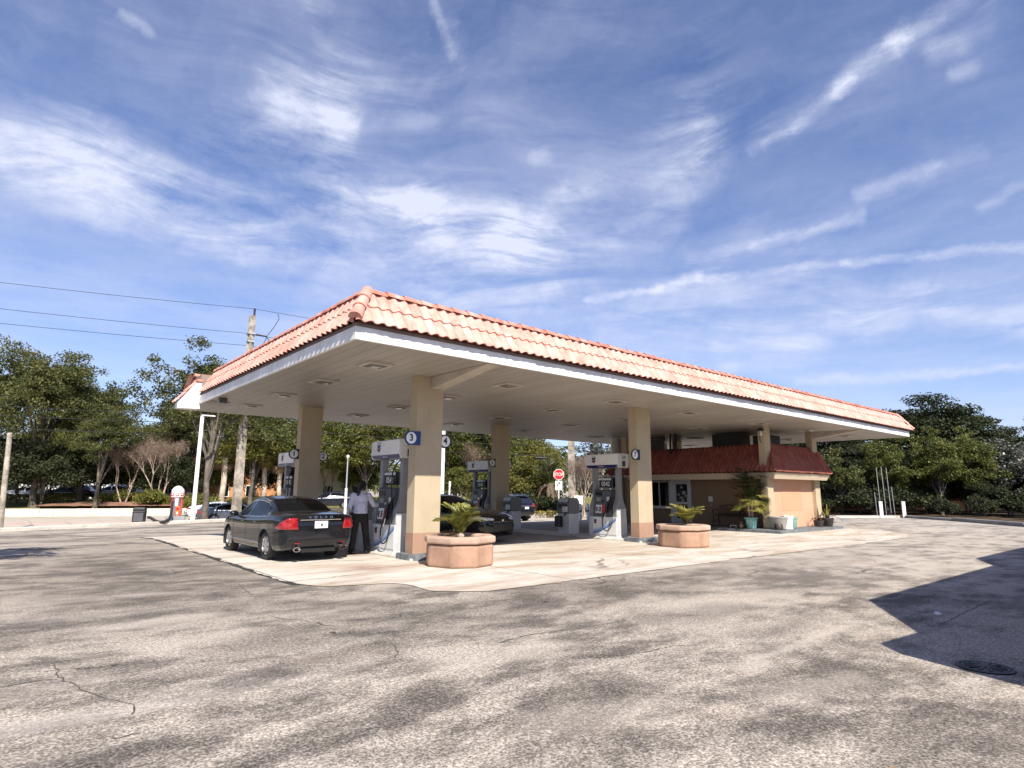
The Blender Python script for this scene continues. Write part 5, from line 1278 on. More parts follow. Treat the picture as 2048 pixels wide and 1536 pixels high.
def dress_sedan(t, body, sp, full=True, letters=None):
    for sx in (-1,1): tail_lamp(t, sp, sx)
    seams(sp, body, [[(.0,.34+.6*k/6) for k in range(7)],[(-1.0+.14*max(0,(k-3))/3*0,.62+.36*k/6) for k in range(7)],[(1.02,.30+.62*k/6) for k in range(7)],[(-.95+1.95*k/10,.30) for k in range(11)]], M['rubber'])
    for sx in (-1,1):
        m = MB(); m.tube([sp.glass(.93-2.22*k/24, .045, sx, .003) for k in range(25)], .009, 5)
        m.tube([sp.glass(-1.29+.02*k, .045+.83*(k/14), sx, .003) for k in range(15)], .009, 5)
        m.tube([sp.glass(-1.01+1.7*k/20, .875, sx, .003) for k in range(21)], .008, 5); m.build('window_trim', M['chrome'], body)
        for y in (-.82, .12):
            m = MB(); p = sp.side(y,.86,sx,.022); q = sp.side(y+.2,.865,sx,.022); m.tube([sp.side(y-.01,.86,sx,0),p,q,sp.side(y+.21,.865,sx,0)], .013, 6); m.build('door_handle', body.data.materials[0], body)
        m = MB(); m.tube([sp.side(-.98+2.0*k/10,.40,sx,.004) for k in range(11)], .016, 6); m.build('side_moulding', body.data.materials[0], body)
    yr = sp.y0
    m = MB(); m.tube([(-.50+1.0*k/8, yr-.022-.012*math.cos((k-4)/4*1.2), .955) for k in range(9)], .012, 6); m.build('chrome_strip', M['chrome'], body)
    m = MB(); m.tube([(-.47,yr-.036,.70),(.47,yr-.036,.70)], .008, 5); m.tube([(-.47,yr-.036,.70),(-.49,yr-.022,.9)], .006, 5); m.tube([(.47,yr-.036,.70),(.49,yr-.022,.9)], .006, 5); m.build('lid_gap', M['rubber'], body)
    m = MB(); m.tube([(-.74+1.48*k/10, yr-.03-.012*(1-((k-5)/5)**2), .50) for k in range(11)], .014, 6); m.build('bumper_crease', body.data.materials[0], body)
    pl = MB().bbox(-.16,.16,yr-.066,yr-.052,.76,.92,.004).build('licence_plate', M['white'], t)
    m = MB(); m.ell((.01,yr-.068,.835),(.035,.003,.035),8,6); m.build('plate_emblem', M['grey_d'], pl)
    for sx in (-1,1):
        m = MB(); q = MB(); q.lathe([(.048,0),(.055,-.10),(.046,-.10),(.04,-.02)], 14, (0,0,0), 'y'); m.add([(sx*.56+v[0]*1.5, yr+.02+v[1], .295+v[2]) for v in q.v], [f for f in q.f if len(f)==4]); m.build('exhaust_tip', M['chrome'], t, 40)
        m = MB(); q = [sp.side(-2.16,.86,sx,.004)]; m.bbox(min(sx*.60,sx*.65),max(sx*.60,sx*.65),yr-.05,yr-.03,.875,.935,.008); m.build('reversing_lamp', plain('reverse_lens',(.55,.42,.38),.15,coat=1), t)
        MB().bbox(min(sx*.48,sx*.60),max(sx*.48,sx*.60),yr-.046,yr-.03,.42,.436,.004).build('reflector', M['taill'], t)
    MB().bbox(-.42,.42,yr+.01,yr+.12,.215,.30,.02).build('rear_valance', M['black'], t)
    if letters:
        for k, ch in enumerate(letters):
            text('lettering', ch, .075, M['chrome'], body, (-.26+.13*k, yr-.018+.006*abs(k-2)/2, 1.005), (math.radians(80),0,0), .004, sx=1.25)
    MB().tube([(0,-.95,1.415),(0,-1.02,1.46)], .025, 6).build('roof_antenna', M['black'], t)
t, b = build_car('sedan','dark grey four-door sedan being fuelled, seen from its rear left','car',sed,car_mats(M['car_blue']),(5.49,15.36,.012),math.radians(1),SW,sedan_patches(),NU=150)
t.scale = (.93,)*3
dress_sedan(t, b, sed, letters='VOLVO')
# black sports sedan leaving between the islands
spo = CarSpec({
 'W':[(-2.45,.72),(-2.42,.79),(-2.3,.87),(-1.9,.92),(-1.5,.93),(0,.92),(1.5,.93),(1.95,.905),(2.2,.84),(2.36,.73),(2.45,.60)],
 'zb':[(-2.45,.45),(-2.35,.30),(-2.1,.22),(0,.18),(2.2,.18),(2.38,.21),(2.45,.30)],
 'zl':[(-2.45,.88),(-2.35,.97),(-1.9,1.0),(-1.2,.975),(0,.92),(.8,.90),(1.2,.90),(1.7,.86),(2.1,.79),(2.32,.72),(2.42,.64),(2.45,.58)],
 'zt':[(-2.45,.93),(-2.35,1.04),(-1.95,1.08),(-1.6,1.16),(-1.1,1.32),(-.6,1.40),(-.1,1.42),(.3,1.375),(.75,1.20),(1.2,1.0),(1.4,.965),(1.8,.915),(2.15,.84),(2.35,.765),(2.43,.70),(2.45,.62)],
 'wt':[(-2.45,.60),(-2.3,.7),(-1.9,.72),(-1.6,.70),(-1.1,.63),(-.6,.59),(-.1,.585),(.3,.60),(.75,.66),(1.2,.76),(1.4,.80),(1.8,.78),(2.15,.7),(2.35,.58),(2.45,.46)]},
 .335, (-1.38,1.45), .385)
spo.mirror = (.86,.94)
def spo_patches():
    hl = lambda x,y,z,kd: y > 1.9 and abs(x) > .40 and .655 + (abs(x)-.4)*.06 < z < .725 + (abs(x)-.4)*.10
    tl = lambda x,y,z,kd: y < -2.15 and abs(x) > .4 and .82 < z < .93
    gr = lambda x,y,z,kd: kd == 'f' and abs(x) < .52 and .34 < z < .60
    return [('tail_lamp#L', lambda x,y,z,kd: x<0 and tl(x,y,z,kd)), ('tail_lamp#R', lambda x,y,z,kd: x>0 and tl(x,y,z,kd)),
            ('headlight#L', lambda x,y,z,kd: x<0 and hl(x,y,z,kd)), ('headlight#R', lambda x,y,z,kd: x>0 and hl(x,y,z,kd)), ('grille', gr)]
SW2 = split_lr([('side_window#a', lambda x,y,z,t,k: .07 < t < .86 and .02 < y < .95), ('side_window#b', lambda x,y,z,t,k: .07 < t < .86 and -1.15 < y < -.06),
      ('rear_window', lambda x,y,z,t,k: k >= CarSpec.IE+1 and -1.65 < y < -.95), ('windshield', lambda x,y,z,t,k: k >= CarSpec.IE+1 and .34 < y < 1.2)])
hd = math.radians(180+16)
t, b = build_car('sedan','glossy black sports sedan under the canopy behind the near planter, front towards the camera','car',spo,car_mats(M['car_black']),(11.12,16.80,.012),hd,SW2,spo_patches(),NU=130)
t.scale = (1.0,)*3
seams(spo, b, [[(-.02,.34+.55*k/6) for k in range(7)],[(1.12,.30+.56*k/6) for k in range(7)],[(-.95+2.0*k/10,.30) for k in range(11)]], M['rubber'])
m = MB(); m.ell((0,2.47,.66),(.06,.012,.045),14,8); m.build('front_emblem', M['chrome'], t, 50)
m = MB(); m.tube([(-.5+1.0*k/8, 2.485-.03*((k-4)/4)**2, .615) for k in range(9)], .012, 6); m.build('chrome_strip', M['chrome'], t)
m = MB(); m.tube([(-.66+1.32*k/8, 2.44-.10*((k-4)/4)**2, .22) for k in range(9)], .03, 6); m.build('front_splitter', M['black'], t)
for sx in (-1,1):
    for y in (-.92,.08):
        m = MB(); m.tube([spo.side(y,.80,sx,0),spo.side(y+.02,.80,sx,.022),spo.side(y+.2,.805,sx,.022),spo.side(y+.22,.805,sx,0)], .012, 6); m.build('door_handle', M['car_black'], b)
    MB().ell((sx*.62,2.36,.38),(.07,.03,.045),12,8).build('fog_lamp', M['glassl'], t, 50)
# SUV waiting to pull out
suv = CarSpec({
 'W':[(-2.3,.76),(-2.27,.84),(-2.15,.90),(-1.8,.94),(0,.95),(1.6,.94),(2.0,.90),(2.2,.80),(2.32,.64)],
 'zb':[(-2.3,.55),(-2.2,.42),(-1.9,.30),(0,.27),(1.9,.29),(2.2,.32),(2.32,.5)],
 'zl':[(-2.3,1.02),(-2.25,1.10),(-2.0,1.12),(0,1.08),(1.0,1.06),(1.4,1.07),(1.9,.98),(2.2,.88),(2.32,.72)],
 'zt':[(-2.3,1.08),(-2.22,1.22),(-2.0,1.50),(-1.8,1.62),(-1.2,1.68),(-.3,1.69),(.2,1.66),(.6,1.50),(1.05,1.24),(1.25,1.16),(1.9,1.06),(2.2,.95),(2.32,.78)],
 'wt':[(-2.3,.66),(-2.2,.70),(-2.0,.66),(-1.8,.64),(-1.2,.64),(0,.64),(.6,.68),(1.05,.78),(1.3,.82),(1.9,.78),(2.2,.66),(2.32,.5)]},
 .37, (-1.36,1.42), .425)
suv.mirror = (.85,1.10)
SW3 = split_lr([('side_window#a', lambda x,y,z,t,k: .07 < t < .86 and .02 < y < .95), ('side_window#b', lambda x,y,z,t,k: .07 < t < .86 and -.98 < y < -.06), ('side_window#c', lambda x,y,z,t,k: .10 < t < .75 and -1.75 < y < -1.06),
      ('rear_window', lambda x,y,z,t,k: k >= CarSpec.IE and -2.26 < y < -1.86), ('windshield', lambda x,y,z,t,k: k >= CarSpec.IE+1 and .30 < y < 1.08)])
def suv_patches():
    tl = lambda x,y,z,kd: y < -2.1 and abs(x) > .52 and .92 < z < 1.12
    hl = lambda x,y,z,kd: y > 1.95 and abs(x) > .45 and .78 < z < .92
    return [('tail_lamp#L', lambda x,y,z,kd: x<0 and tl(x,y,z,kd)), ('tail_lamp#R', lambda x,y,z,kd: x>0 and tl(x,y,z,kd)),
            ('headlight#L', lambda x,y,z,kd: x<0 and hl(x,y,z,kd)), ('headlight#R', lambda x,y,z,kd: x>0 and hl(x,y,z,kd)), ('bumper_insert', lambda x,y,z,kd: y < -2.2 and z < .62)]
mm = car_mats(M['car_navy']); mm['bumper_insert'] = M['black']
glb = plain('sky_tinted_glass',(.014,.018,.03),.06,spec=.5); mm['rear_window'] = glb
sx0, sy0 = 25.75, 31.6
t, b = build_car('sports_utility_vehicle','dark navy SUV with wide rear window waiting at the exit behind the rear-right column','car',suv,mm,(sx0,sy0,gz(sx0,sy0)+.01),math.radians(3),SW3,suv_patches(),NU=90)
m = MB(); m.tube([(-.55+1.1*k/8,-2.36,.985) for k in range(9)], .018, 6); m.build('chrome_strip', M['chrome'], b)
MB().bbox(-.17,.17,-2.365,-2.345,.80,.93,.004).build('licence_plate', M['white'], t)
for sx in (-1,1):
    m = MB(); m.tube([(sx*.60,-1.7+2.1*k/10,1.70+.02*math.sin(PI*k/10)) for k in range(11)], .018, 6); m.build('roof_rail', M['steel'], t)
m = MB(); m.hexa([(-.6,-2.12,1.60),(.6,-2.12,1.60),(.62,-1.8,1.655),(-.62,-1.8,1.655),(-.6,-2.12,1.63),(.6,-2.12,1.63),(.62,-1.8,1.69),(-.62,-1.8,1.69)]); m.build('roof_spoiler', M['car_navy'], t)
# traffic on the road
ra = math.atan2(EX[1],EX[0]) - PI/2
def road_pt(x, y): return (x, y, gz(x,y)+.01)
t, b = build_car('sedan','steel grey sedan passing on the road behind the kerb left of the utility pole','car',sed,car_mats(M['car_grey']),road_pt(13.35,46.6),ra,SW,sedan_patches(),NU=70,lite=True)
dress_sedan(t, b, sed)
MB().bbox(.10,.40,0,.02,0,.3,.004).build('door_decal', M['white'], t, loc=(-.945,.55,.36)).rotation_euler = (0,0,PI/2)
t, b = build_car('hatchback','white car passing on the far lane behind the grey sedan','car',spo,car_mats(M['car_white']),road_pt(14.4,54.3),ra,SW2,spo_patches(),NU=60,lite=True)
# cars parked beyond the hedge
def parked(label, x, y, rz, spec, paint_, kind, win, pat):
    t, b = build_car(kind, label, 'car', spec, car_mats(paint_), (x,y,gzl(x,y)), rz, win, pat, 'cars parked beyond the hedge', NU=44, lite=True); return t
def gzl(x, y):
    """height of the lawn bank beyond the road"""
    s = EY[0]*x+EY[1]*y
    return -.32 + .55*ss(0,.25,(s-64.4)/60)
parked('black SUV parked behind the golden hedge at far left', 6.2, 85.0, 1.2, suv, M['car_black'], 'sports_utility_vehicle', SW3, suv_patches())
parked('silver sedan parked behind the hedge beside the black SUV', 2.6, 87.5, 1.25, sed, M['car_silver'], 'sedan', SW, sedan_patches())
parked('silver van-like SUV parked behind the hedge right of the black SUV', 10.3, 84.5, 1.3, suv, M['car_silver'], 'sports_utility_vehicle', SW3, suv_patches())
parked('white SUV parked left of the bare trees', 12.6, 80.6, 2.6, suv, M['car_white'], 'sports_utility_vehicle', SW3, suv_patches())
parked('white sedan parked between the two bare trees', 14.2, 74.5, 1.3, sed, M['car_white'], 'sedan', SW, sedan_patches())
parked('dark blue SUV parked in the shade left of the person', 25.4, 58.2, 1.2, suv, M['car_navy'], 'sports_utility_vehicle', SW3, suv_patches())
# ================================================================== PERSON
def limb(mb, pts, rs, n=12):
    """tapered tube with round ends"""
    pts = [Vector(p) for p in pts]; P = []; Rr = []
    for i in range(len(pts)-1):
        for k in range(5):
            a = k/5; P.append(pts[i].lerp(pts[i+1],a)); Rr.append(rs[i]+(rs[i+1]-rs[i])*a)
    P.append(pts[-1]); Rr.append(rs[-1])
    mb.tube(P, Rr, n)
    for p, r in ((pts[0],rs[0]),(pts[-1],rs[-1])): mb.ell(tuple(p),(r,r,r),n,8)
def fuse(mb, name, mat, parent, vox=.011, smooth=6):
    o = mb.build(name, mat, parent)
    m = o.modifiers.new('r','REMESH'); m.mode = 'VOXEL'; m.voxel_size = vox
    s = o.modifiers.new('s','SMOOTH'); s.iterations = smooth; s.factor = .5
    bake(o); o.data.polygons.foreach_set('use_smooth',[True]*len(o.data.polygons))
    o.data.materials.clear(); o.data.materials.append(mat); return o
# local frame: +x = towards the pump, +y = away from the camera side; the person looks at +x/+y
per = thing('person','person in lilac-grey shirt and dark trousers, dark hair tied back, reaching to the pump','person',(6.92,14.02,.012),math.radians(-18))
shirt = plain('lilac_shirt',(.60,.58,.66),.85,var=.1,scale=7,bump=.01,bscale=9); trou = plain('dark_trousers',(.016,.015,.015),.85,var=.5,scale=5,bump=.01,bscale=9)
b = MB()
hipL, hipR = (-.09,.0,.92), (.09,.0,.92)
footL, footR = (-.17,-.02,.07), (.20,.0,.07)
kneeL, kneeR = (-.145,.03,.50), (.155,.04,.50)
limb(b, [hipL,kneeL,footL], [.085,.058,.042]); limb(b, [hipR,kneeR,footR], [.085,.058,.042])
b.ell((0,0,.95),(.16,.115,.13)); b.ell((0,.0,1.15),(.145,.10,.2)); b.ell((0,.0,1.33),(.175,.105,.14))
shL, shR = (-.185,.0,1.395), (.185,.02,1.395)
elL, wrL = (-.26,.05,1.12), (-.20,.22,.98)
elR, wrR = (.33,.06,1.16), (.56,.17,1.17)
limb(b, [shL,elL,wrL], [.055,.042,.029]); limb(b, [shR,elR,wrR], [.055,.042,.029])
limb(b, [(0,.0,1.42),(.015,.02,1.53)], [.06,.052]); 
hc = Vector((.03,.04,1.635))
b.ell(tuple(hc),(.076,.092,.108),16,12); b.ell(tuple(hc+Vector((.035,.055,-.05))),(.045,.045,.055)); b.ell(tuple(hc+Vector((.065,.075,-.01))),(.014,.018,.02))
for s in (-1,1): b.ell(tuple(hc+Vector((s*.062,-s*.045,-.01))),(.018,.018,.03))
# hands: palm, four fingers, thumb
def hand(w, d, up, curl):
    w = Vector(w); d = Vector(d).normalized(); up = Vector(up).normalized(); sd = d.cross(up)
    limb(b, [w, w+d*.05, w+d*.085], [.026,.032,.028], 10)
    for k in range(4):
        L = (.07,.08,.075,.058)[k]; o = w+d*.085+sd*(.028-.019*k)
        limb(b, [o, o+d*L*.55-up*curl*.012, o+d*L*.85-up*curl*.04], [.0095,.009,.0075], 8)
    limb(b, [w+d*.03+sd*.028, w+d*.06+sd*.055-up*.008, w+d*.095+sd*.058-up*.015], [.012,.0105,.0085], 8)
hand(wrL, (.35,.5,-.5), (-.3,.6,.5), 1.0); hand(wrR, (.85,.4,.05), (0,0,1), .5)
fuse(b, 'body', M['skin'], per, .0085, 4)
s = MB()
s.ell((0,0,1.05),(.178,.125,.13)); s.ell((0,.0,1.17),(.172,.122,.2)); s.ell((0,.0,1.335),(.20,.125,.145)); s.ell((0,0,.985),(.182,.132,.06))
limb(s, [shL,elL,(-.215,.17,1.02)], [.078,.062,.048]); limb(s, [shR,elR,(.50,.145,1.168)], [.078,.062,.048])
limb(s, [(0,0,1.42),(.01,.01,1.475)], [.085,.066])
for k in range(9):                     # creases and hem
    a = k*.7; s.tube([(-.15+.03*k,-.118-.008*math.sin(a),1.02+.02*math.sin(k*2.1)),(-.12+.026*k,-.126,1.10+.03*math.sin(k)),(-.10+.022*k,-.118,1.22)],.010,6)
fuse(s, 'shirt', shirt, per, .011, 5)
p = MB(); p.ell((0,0,.93),(.172,.128,.10)); 
limb(p, [(-.085,0,.90),kneeL,(-.175,-.015,.10)], [.108,.085,.078]); limb(p, [(.085,0,.90),kneeR,(.20,.0,.10)], [.108,.085,.078]); p.ell((0,-.02,.86),(.14,.11,.10))
for (a, c) in ((kneeL,-.17),(kneeR,.195)):
    for k in range(4): p.ell((c+.02*(k%2),-.06,.16+.055*k),(.07,.035,.022))
fuse(p, 'trousers', trou, per, .011, 4)
for c, a in ((footL,-.3),(footR,.55)):
    q = MB(); d = Vector((math.sin(a),math.cos(a),0)); c = Vector(c); c.z = .05
    limb(q, [c-d*.08, c+d*.05, c+d*.16], [.05,.048,.036]); q.ell(tuple(c-d*.07+Vector((0,0,.03))),(.048,.048,.05))
    o = fuse(q, 'shoe', plain('black_shoe',(.012,.011,.011),.4), per, .01, 3)
    for v in o.data.vertices: v.co.z = max(.0, v.co.z)
h = MB(); h.ell(tuple(hc+Vector((-.008,-.018,.022))),(.090,.098,.105),16,12); h.ell(tuple(hc+Vector((-.055,-.095,-.015))),(.05,.05,.05))
limb(h, [hc+Vector((-.07,-.12,-.02)), hc+Vector((-.10,-.15,-.10)), hc+Vector((-.11,-.135,-.22))], [.045,.05,.022]); limb(h, [hc+Vector((.03,.0,-.02)), hc+Vector((.05,.01,-.09))],[.06,.03])
for k in range(10):
    a = k*.63; h.tube([tuple(hc+Vector((-.06-.03*math.cos(a),-.11-.03*math.sin(a),0))),tuple(hc+Vector((-.11-.03*math.cos(a),-.14,-.12))),tuple(hc+Vector((-.12-.02*math.cos(a),-.13,-.24-.02*math.sin(k))))],.010,5)
fuse(h, 'hair', M['hair'], per, .009, 2)
# ================================================================== PLANTS
def quads(name, C, U, Wv, mat, fold=None):
    """one mesh of separate leaf-sized rhombs: centres C, half-length vectors U, half-width vectors Wv"""
    n = len(C); V = np.empty((n,4,3)); V[:,0] = C-U; V[:,1] = C+Wv-U*.1; V[:,2] = C+U; V[:,3] = C-Wv-U*.1
    me = bpy.data.meshes.new(name); me.vertices.add(4*n); me.vertices.foreach_set('co', V.reshape(-1))
    me.loops.add(4*n); me.loops.foreach_set('vertex_index', np.arange(4*n, dtype=np.int32))
    me.polygons.add(n); me.polygons.foreach_set('loop_start', np.arange(0,4*n,4,dtype=np.int32)); me.polygons.foreach_set('loop_total', np.full(n,4,dtype=np.int32))
    me.materials.append(mat); me.update(calc_edges=True); me.validate(); return me
def leafcloud(name, centres, radii, per, size, mat, rng, up=.5, flat=.7, aspect=.55):
    C = []; 
    for c, r in zip(centres, radii):
        k = max(3,int(per*(r**2)/(np.mean(radii)**2)))
        d = rng.normal(size=(k,3)); d /= np.linalg.norm(d,axis=1)[:,None]
        q = d*(rng.random(k)**.45)[:,None]*r; q[:,2] *= flat
        C.append(q+np.array(c))
    C = np.concatenate(C); n = len(C)
    N = rng.normal(size=(n,3)); N[:,2] += up*1.6; N /= np.linalg.norm(N,axis=1)[:,None]
    A = rng.normal(size=(n,3)); U = np.cross(N,A); U /= np.linalg.norm(U,axis=1)[:,None]; W = np.cross(N,U)
    s = size*(.6+.8*rng.random(n))[:,None]
    return quads(name, C, U*s*.5, W*s*.5*aspect, mat)
def tree_parts(seed, H, ht, R, ncl, rcl, per, size, leaf, bark, nlimb=7, r0=.22, flat=.7, squash=1.0, up=.5, limbs_vis=True, hollow=.45, lean=0, ragged_=.5, twigs=0):
    rng = np.random.default_rng(seed); rr = random.Random(seed)
    cz = ht + (H-ht)*.52; rz = (H-ht)*.5*squash
    cs = []; rs = []
    while len(cs) < ncl:
        d = rng.normal(size=3); d /= np.linalg.norm(d)
        if d[2] < -.75: continue
        w = 1 - ragged_*.5 + ragged_*mnoise.noise(Vector((d[0]*1.7+seed*3.1, d[1]*1.7, d[2]*1.7)))
        q = (hollow + (1-hollow)*rng.random()**.6)*w
        c = np.array([d[0]*R*q, d[1]*R*q, cz + d[2]*rz*q]); r = rcl*(.6+.8*rng.random())
        cs.append(c); rs.append(r)
    mb = MB(); top = np.array([lean*ht, 0, ht])
    n = 6; mb.tube([(lean*ht*k/n + .06*math.sin(k*1.3+seed)*(k>0), .05*math.cos(k*1.7+seed)*(k>0), (ht+.45*(H-ht))*k/n) for k in range(n+1)], [r0*(1.25 if k==0 else 1-.68*k/n) for k in range(n+1)], 10)
    order = list(range(ncl)); rr.shuffle(order)
    for q, k in enumerate(order[:int(nlimb*2.2)]):
        c = cs[k]; z0 = ht*(.75+.25*rr.random()) + (.2*(H-ht)*rr.random()); z0 = ht*.8 + (.42*(H-ht))*(q/(nlimb*2.2)); st = np.array([lean*z0,0,z0])
        md = st*.5+c*.5; md[2] += .12*(H-ht)*rr.uniform(-.3,1); md[:2] += rng.normal(size=2)*R*.06
        b = r0*(.42 if q < nlimb else .22)
        pts = [st, st*.6+md*.4, md, md*.45+c*.55, c]
        mb.tube([tuple(p) for p in pts], [b,b*.8,b*.55,b*.35,b*.12], 6)
        if twigs:
            for _ in range(twigs):
                e = c + rng.normal(size=3)*rcl*.9; mb.tube([tuple(md*.3+c*.7), tuple(c*.5+e*.5), tuple(e)], [b*.2,b*.12,.006], 4)
    tm = mb.mesh('trunk', bark, 40)
    cm = leafcloud('crown', cs, rs, per, size, leaf, rng, up, flat)
    return tm, cm
PROTO = {}
def proto(key, **kw): PROTO[key] = tree_parts(**kw)
proto('oakA', seed=3, H=13.2, ht=2.6, R=6.6, ncl=430, rcl=.62, per=105, size=.17, leaf=M['leaf_oak'], bark=M['bark'], r0=.22, nlimb=8, flat=.7, hollow=.25, ragged_=.9, twigs=2)
proto('oakB', seed=8, H=11.2, ht=2.4, R=4.4, ncl=400, rcl=.50, per=105, size=.15, leaf=M['leaf_oak'], bark=M['bark'], r0=.18, nlimb=7, flat=.7, hollow=.22, ragged_=1.0, twigs=2)
proto('broad', seed=14, H=10.5, ht=2.4, R=5.4, ncl=150, rcl=1.15, per=230, size=.22, leaf=M['leaf_mid'], bark=M['bark'], r0=.25, flat=.75, hollow=.5, ragged_=.5)
proto('broad2', seed=21, H=9.5, ht=2.0, R=4.6, ncl=120, rcl=1.1, per=230, size=.21, leaf=M['leaf_lite'], bark=M['bark'], r0=.2, flat=.7, hollow=.5, ragged_=.55)
proto('dark', seed=31, H=10.2, ht=2.0, R=6.6, ncl=170, rcl=1.2, per=340, size=.21, leaf=M['leaf_dark'], bark=M['bark'], r0=.35, flat=.38, hollow=.55, ragged_=.4, up=.9)
proto('under', seed=37, H=5.6, ht=.8, R=3.4, ncl=80, rcl=.85, per=200, size=.18, leaf=M['leaf_dark'], bark=M['bark'], r0=.10, flat=.7, hollow=.4)
proto('under2', seed=39, H=5.2, ht=.7, R=3.0, ncl=80, rcl=.75, per=190, size=.17, leaf=M['leaf_mid'], bark=M['bark'], r0=.10, flat=.6, hollow=.4)
proto('lite', seed=43, H=6.4, ht=.7, R=2.3, ncl=125, rcl=.46, per=140, size=.135, leaf=M['leaf_mid'], bark=M['bark'], r0=.11, flat=.6, hollow=.25, ragged_=.6, twigs=2)
proto('small', seed=47, H=4.2, ht=1.1, R=1.75, ncl=80, rcl=.45, per=90, size=.15, leaf=M['leaf_oak'], bark=M['bark'], r0=.09, flat=.6, hollow=.25, twigs=1)
proto('silver', seed=53, H=5.8, ht=.8, R=3.1, ncl=110, rcl=.6, per=130, size=.18, leaf=M['leaf_silver'], bark=M['barkl'], r0=.14, flat=.7, hollow=.3, up=.9)
proto('round', seed=59, H=4.9, ht=.5, R=2.3, ncl=90, rcl=.55, per=130, size=.19, leaf=M['leaf_lite'], bark=M['bark'], r0=.1, flat=.75, hollow=.5, ragged_=.25)
proto('shrub', seed=61, H=1.5, ht=.15, R=1.0, ncl=34, rcl=.35, per=80, size=.13, leaf=M['leaf_shrub'], bark=M['bark'], r0=.03, flat=.8, hollow=.3)
proto('shrubd', seed=67, H=1.7, ht=.15, R=1.2, ncl=40, rcl=.38, per=80, size=.15, leaf=M['leaf_dark'], bark=M['bark'], r0=.03, flat=.8, hollow=.3)
def plant(name, key, label, cat, x, y, s=1, rz=0, z=None, group=None, sz=None):
    tm, cm = PROTO[key]
    if z is None: z = gzl(x,y) if EY[0]*x+EY[1]*y > 64 and x < 40 else gz(x,y)
    t = thing(name, label, cat, (x,y,z-.05), rz, group); t.scale = s if isinstance(s, tuple) else (s,s,s)
    link('trunk', tm, t); link('crown', cm, t); return t
BG = 'trees lining the road'
plant('oak_tree','oakA','tall airy oak filling the left edge of the photo','tree',2.64,71.40,1.320,.4,group=BG)
plant('oak_tree','oakA','second tall airy oak cut off by the left edge','tree',-5.04,73.20,1.296,2.2,group=BG)
plant('oak_tree','oakA','tall airy oak between the left-edge oak and the bare trees','tree',7.0,67.5,.86,4.0,group=BG)
plant('oak_tree','oakB','airy oak with a pale leaning trunk just left of the white light pole','tree',10.20,42.40,1.160,1.1,group=BG)
plant('oak_tree','oakB','airy oak behind the left canopy end, right of the light pole','tree',19.63,64.26,1.250,3.4,group=BG)
for i, (k, x, y, s, r, lab) in enumerate([
    ('broad',13.2,74,.85,.3,'dense green tree behind the bare trees at left'),
    ('broad2',20.5,66,1.0,1.2,'sunlit yellow-green tree under the canopy left of the rear-left column'),
    ('broad',25.5,64,1.12,2.0,'dense green tree behind the rear-left column'),
    ('broad2',30.5,61,1.10,3.1,'sunlit yellow-green tree above the person'),
    ('broad',36.4,58.2,1.2,4.0,'dense green tree behind the front-left column'),
    ('broad',43.3,56.2,1.15,5.0,'dense green tree between the front-left and rear-right columns'),
    ('broad2',48.7,54.3,1.03,.8,'green tree behind the rear-right column'),
    ('broad',17,84,.8,2.6,'far green tree behind the palms'),
    ('broad',4.0,88,.95,1.9,'far green tree behind the hedge at left'),
    ('broad2',-5,84,1.0,.2,'far yellow-green tree beyond the left edge oak'),
    ('dark',30,76,.85,.2,'far dark tree behind the person'),
    ('dark',22,80,.8,1.2,'far dark tree left of the rear-left column'),
    ('dark',45,62,.8,2.2,'far dark tree behind the parked black car')]):
    plant('broadleaf_tree' if k != 'dark' else 'dark_tree', k, lab, 'tree', x, y, s, r, group=BG)
for i, (k, x, y, s, r, lab) in enumerate([
    ('under',1.5,77,1.2,.1,'dark low tree behind the golden hedge, near the left edge'),('under2',4.3,80.5,1.0,1.1,'bright low tree behind the golden hedge'),('under',8.4,78,1.05,2.1,'dark low tree right of the golden hedge'),
    ('under2',10.8,73,.95,3.1,'low green tree left of the bare trees'),('under',14.6,70,1.0,4.1,'dark low tree behind the air machine'),('under2',18.2,69,1.05,5.1,'low green tree behind the white light pole'),
    ('under',23.8,68.5,1.0,.6,'dark low tree behind the sabal palms'),('under2',39.5,56.6,1.0,1.6,'low green tree behind the bare tree at the number 4 sign'),('under',45.2,54.5,.94,2.6,'dark low tree behind the black car roof'),('under',-2,80,1.1,3.6,'dark low tree beyond the left edge'),
    ('under2',31.5,64.4,1.03,.9,'low green tree above the person head')]):
    plant('understorey_tree', k, lab, 'tree', x, y, s, r, group='low trees beyond the road')
plant('rounded_tree','round','rounded bright green tree left of the stop sign','tree',31.92,36.67,0.969,.5,group=BG)
plant('rounded_tree','round','smaller rounded green tree left of the first one, behind the rear-right column','tree',29.07,37.54,0.828,2.5,group=BG)
plant('shrub','shrubd','dark shrub behind the SUV','shrub',31.4,35.6,1.3,.3,group='roadside shrubs'); plant('shrub','shrubd','dark shrub below the stop sign','shrub',33.0,34.4,1.15,1.3,group='roadside shrubs')
plant('shrub','shrubd','dark shrub left of the SUV','shrub',29.8,37.6,1.4,2.3,group='roadside shrubs')
plant('speckled_tree','silver','speckled dark-leaved tree behind the number 7 pump','tree',39.06,34.04,1.228,.4,group=BG)
plant('speckled_tree','dark','dark tree right of the speckled tree behind the kiosk','tree',65.00,46.80,0.910,1.4,group=BG)
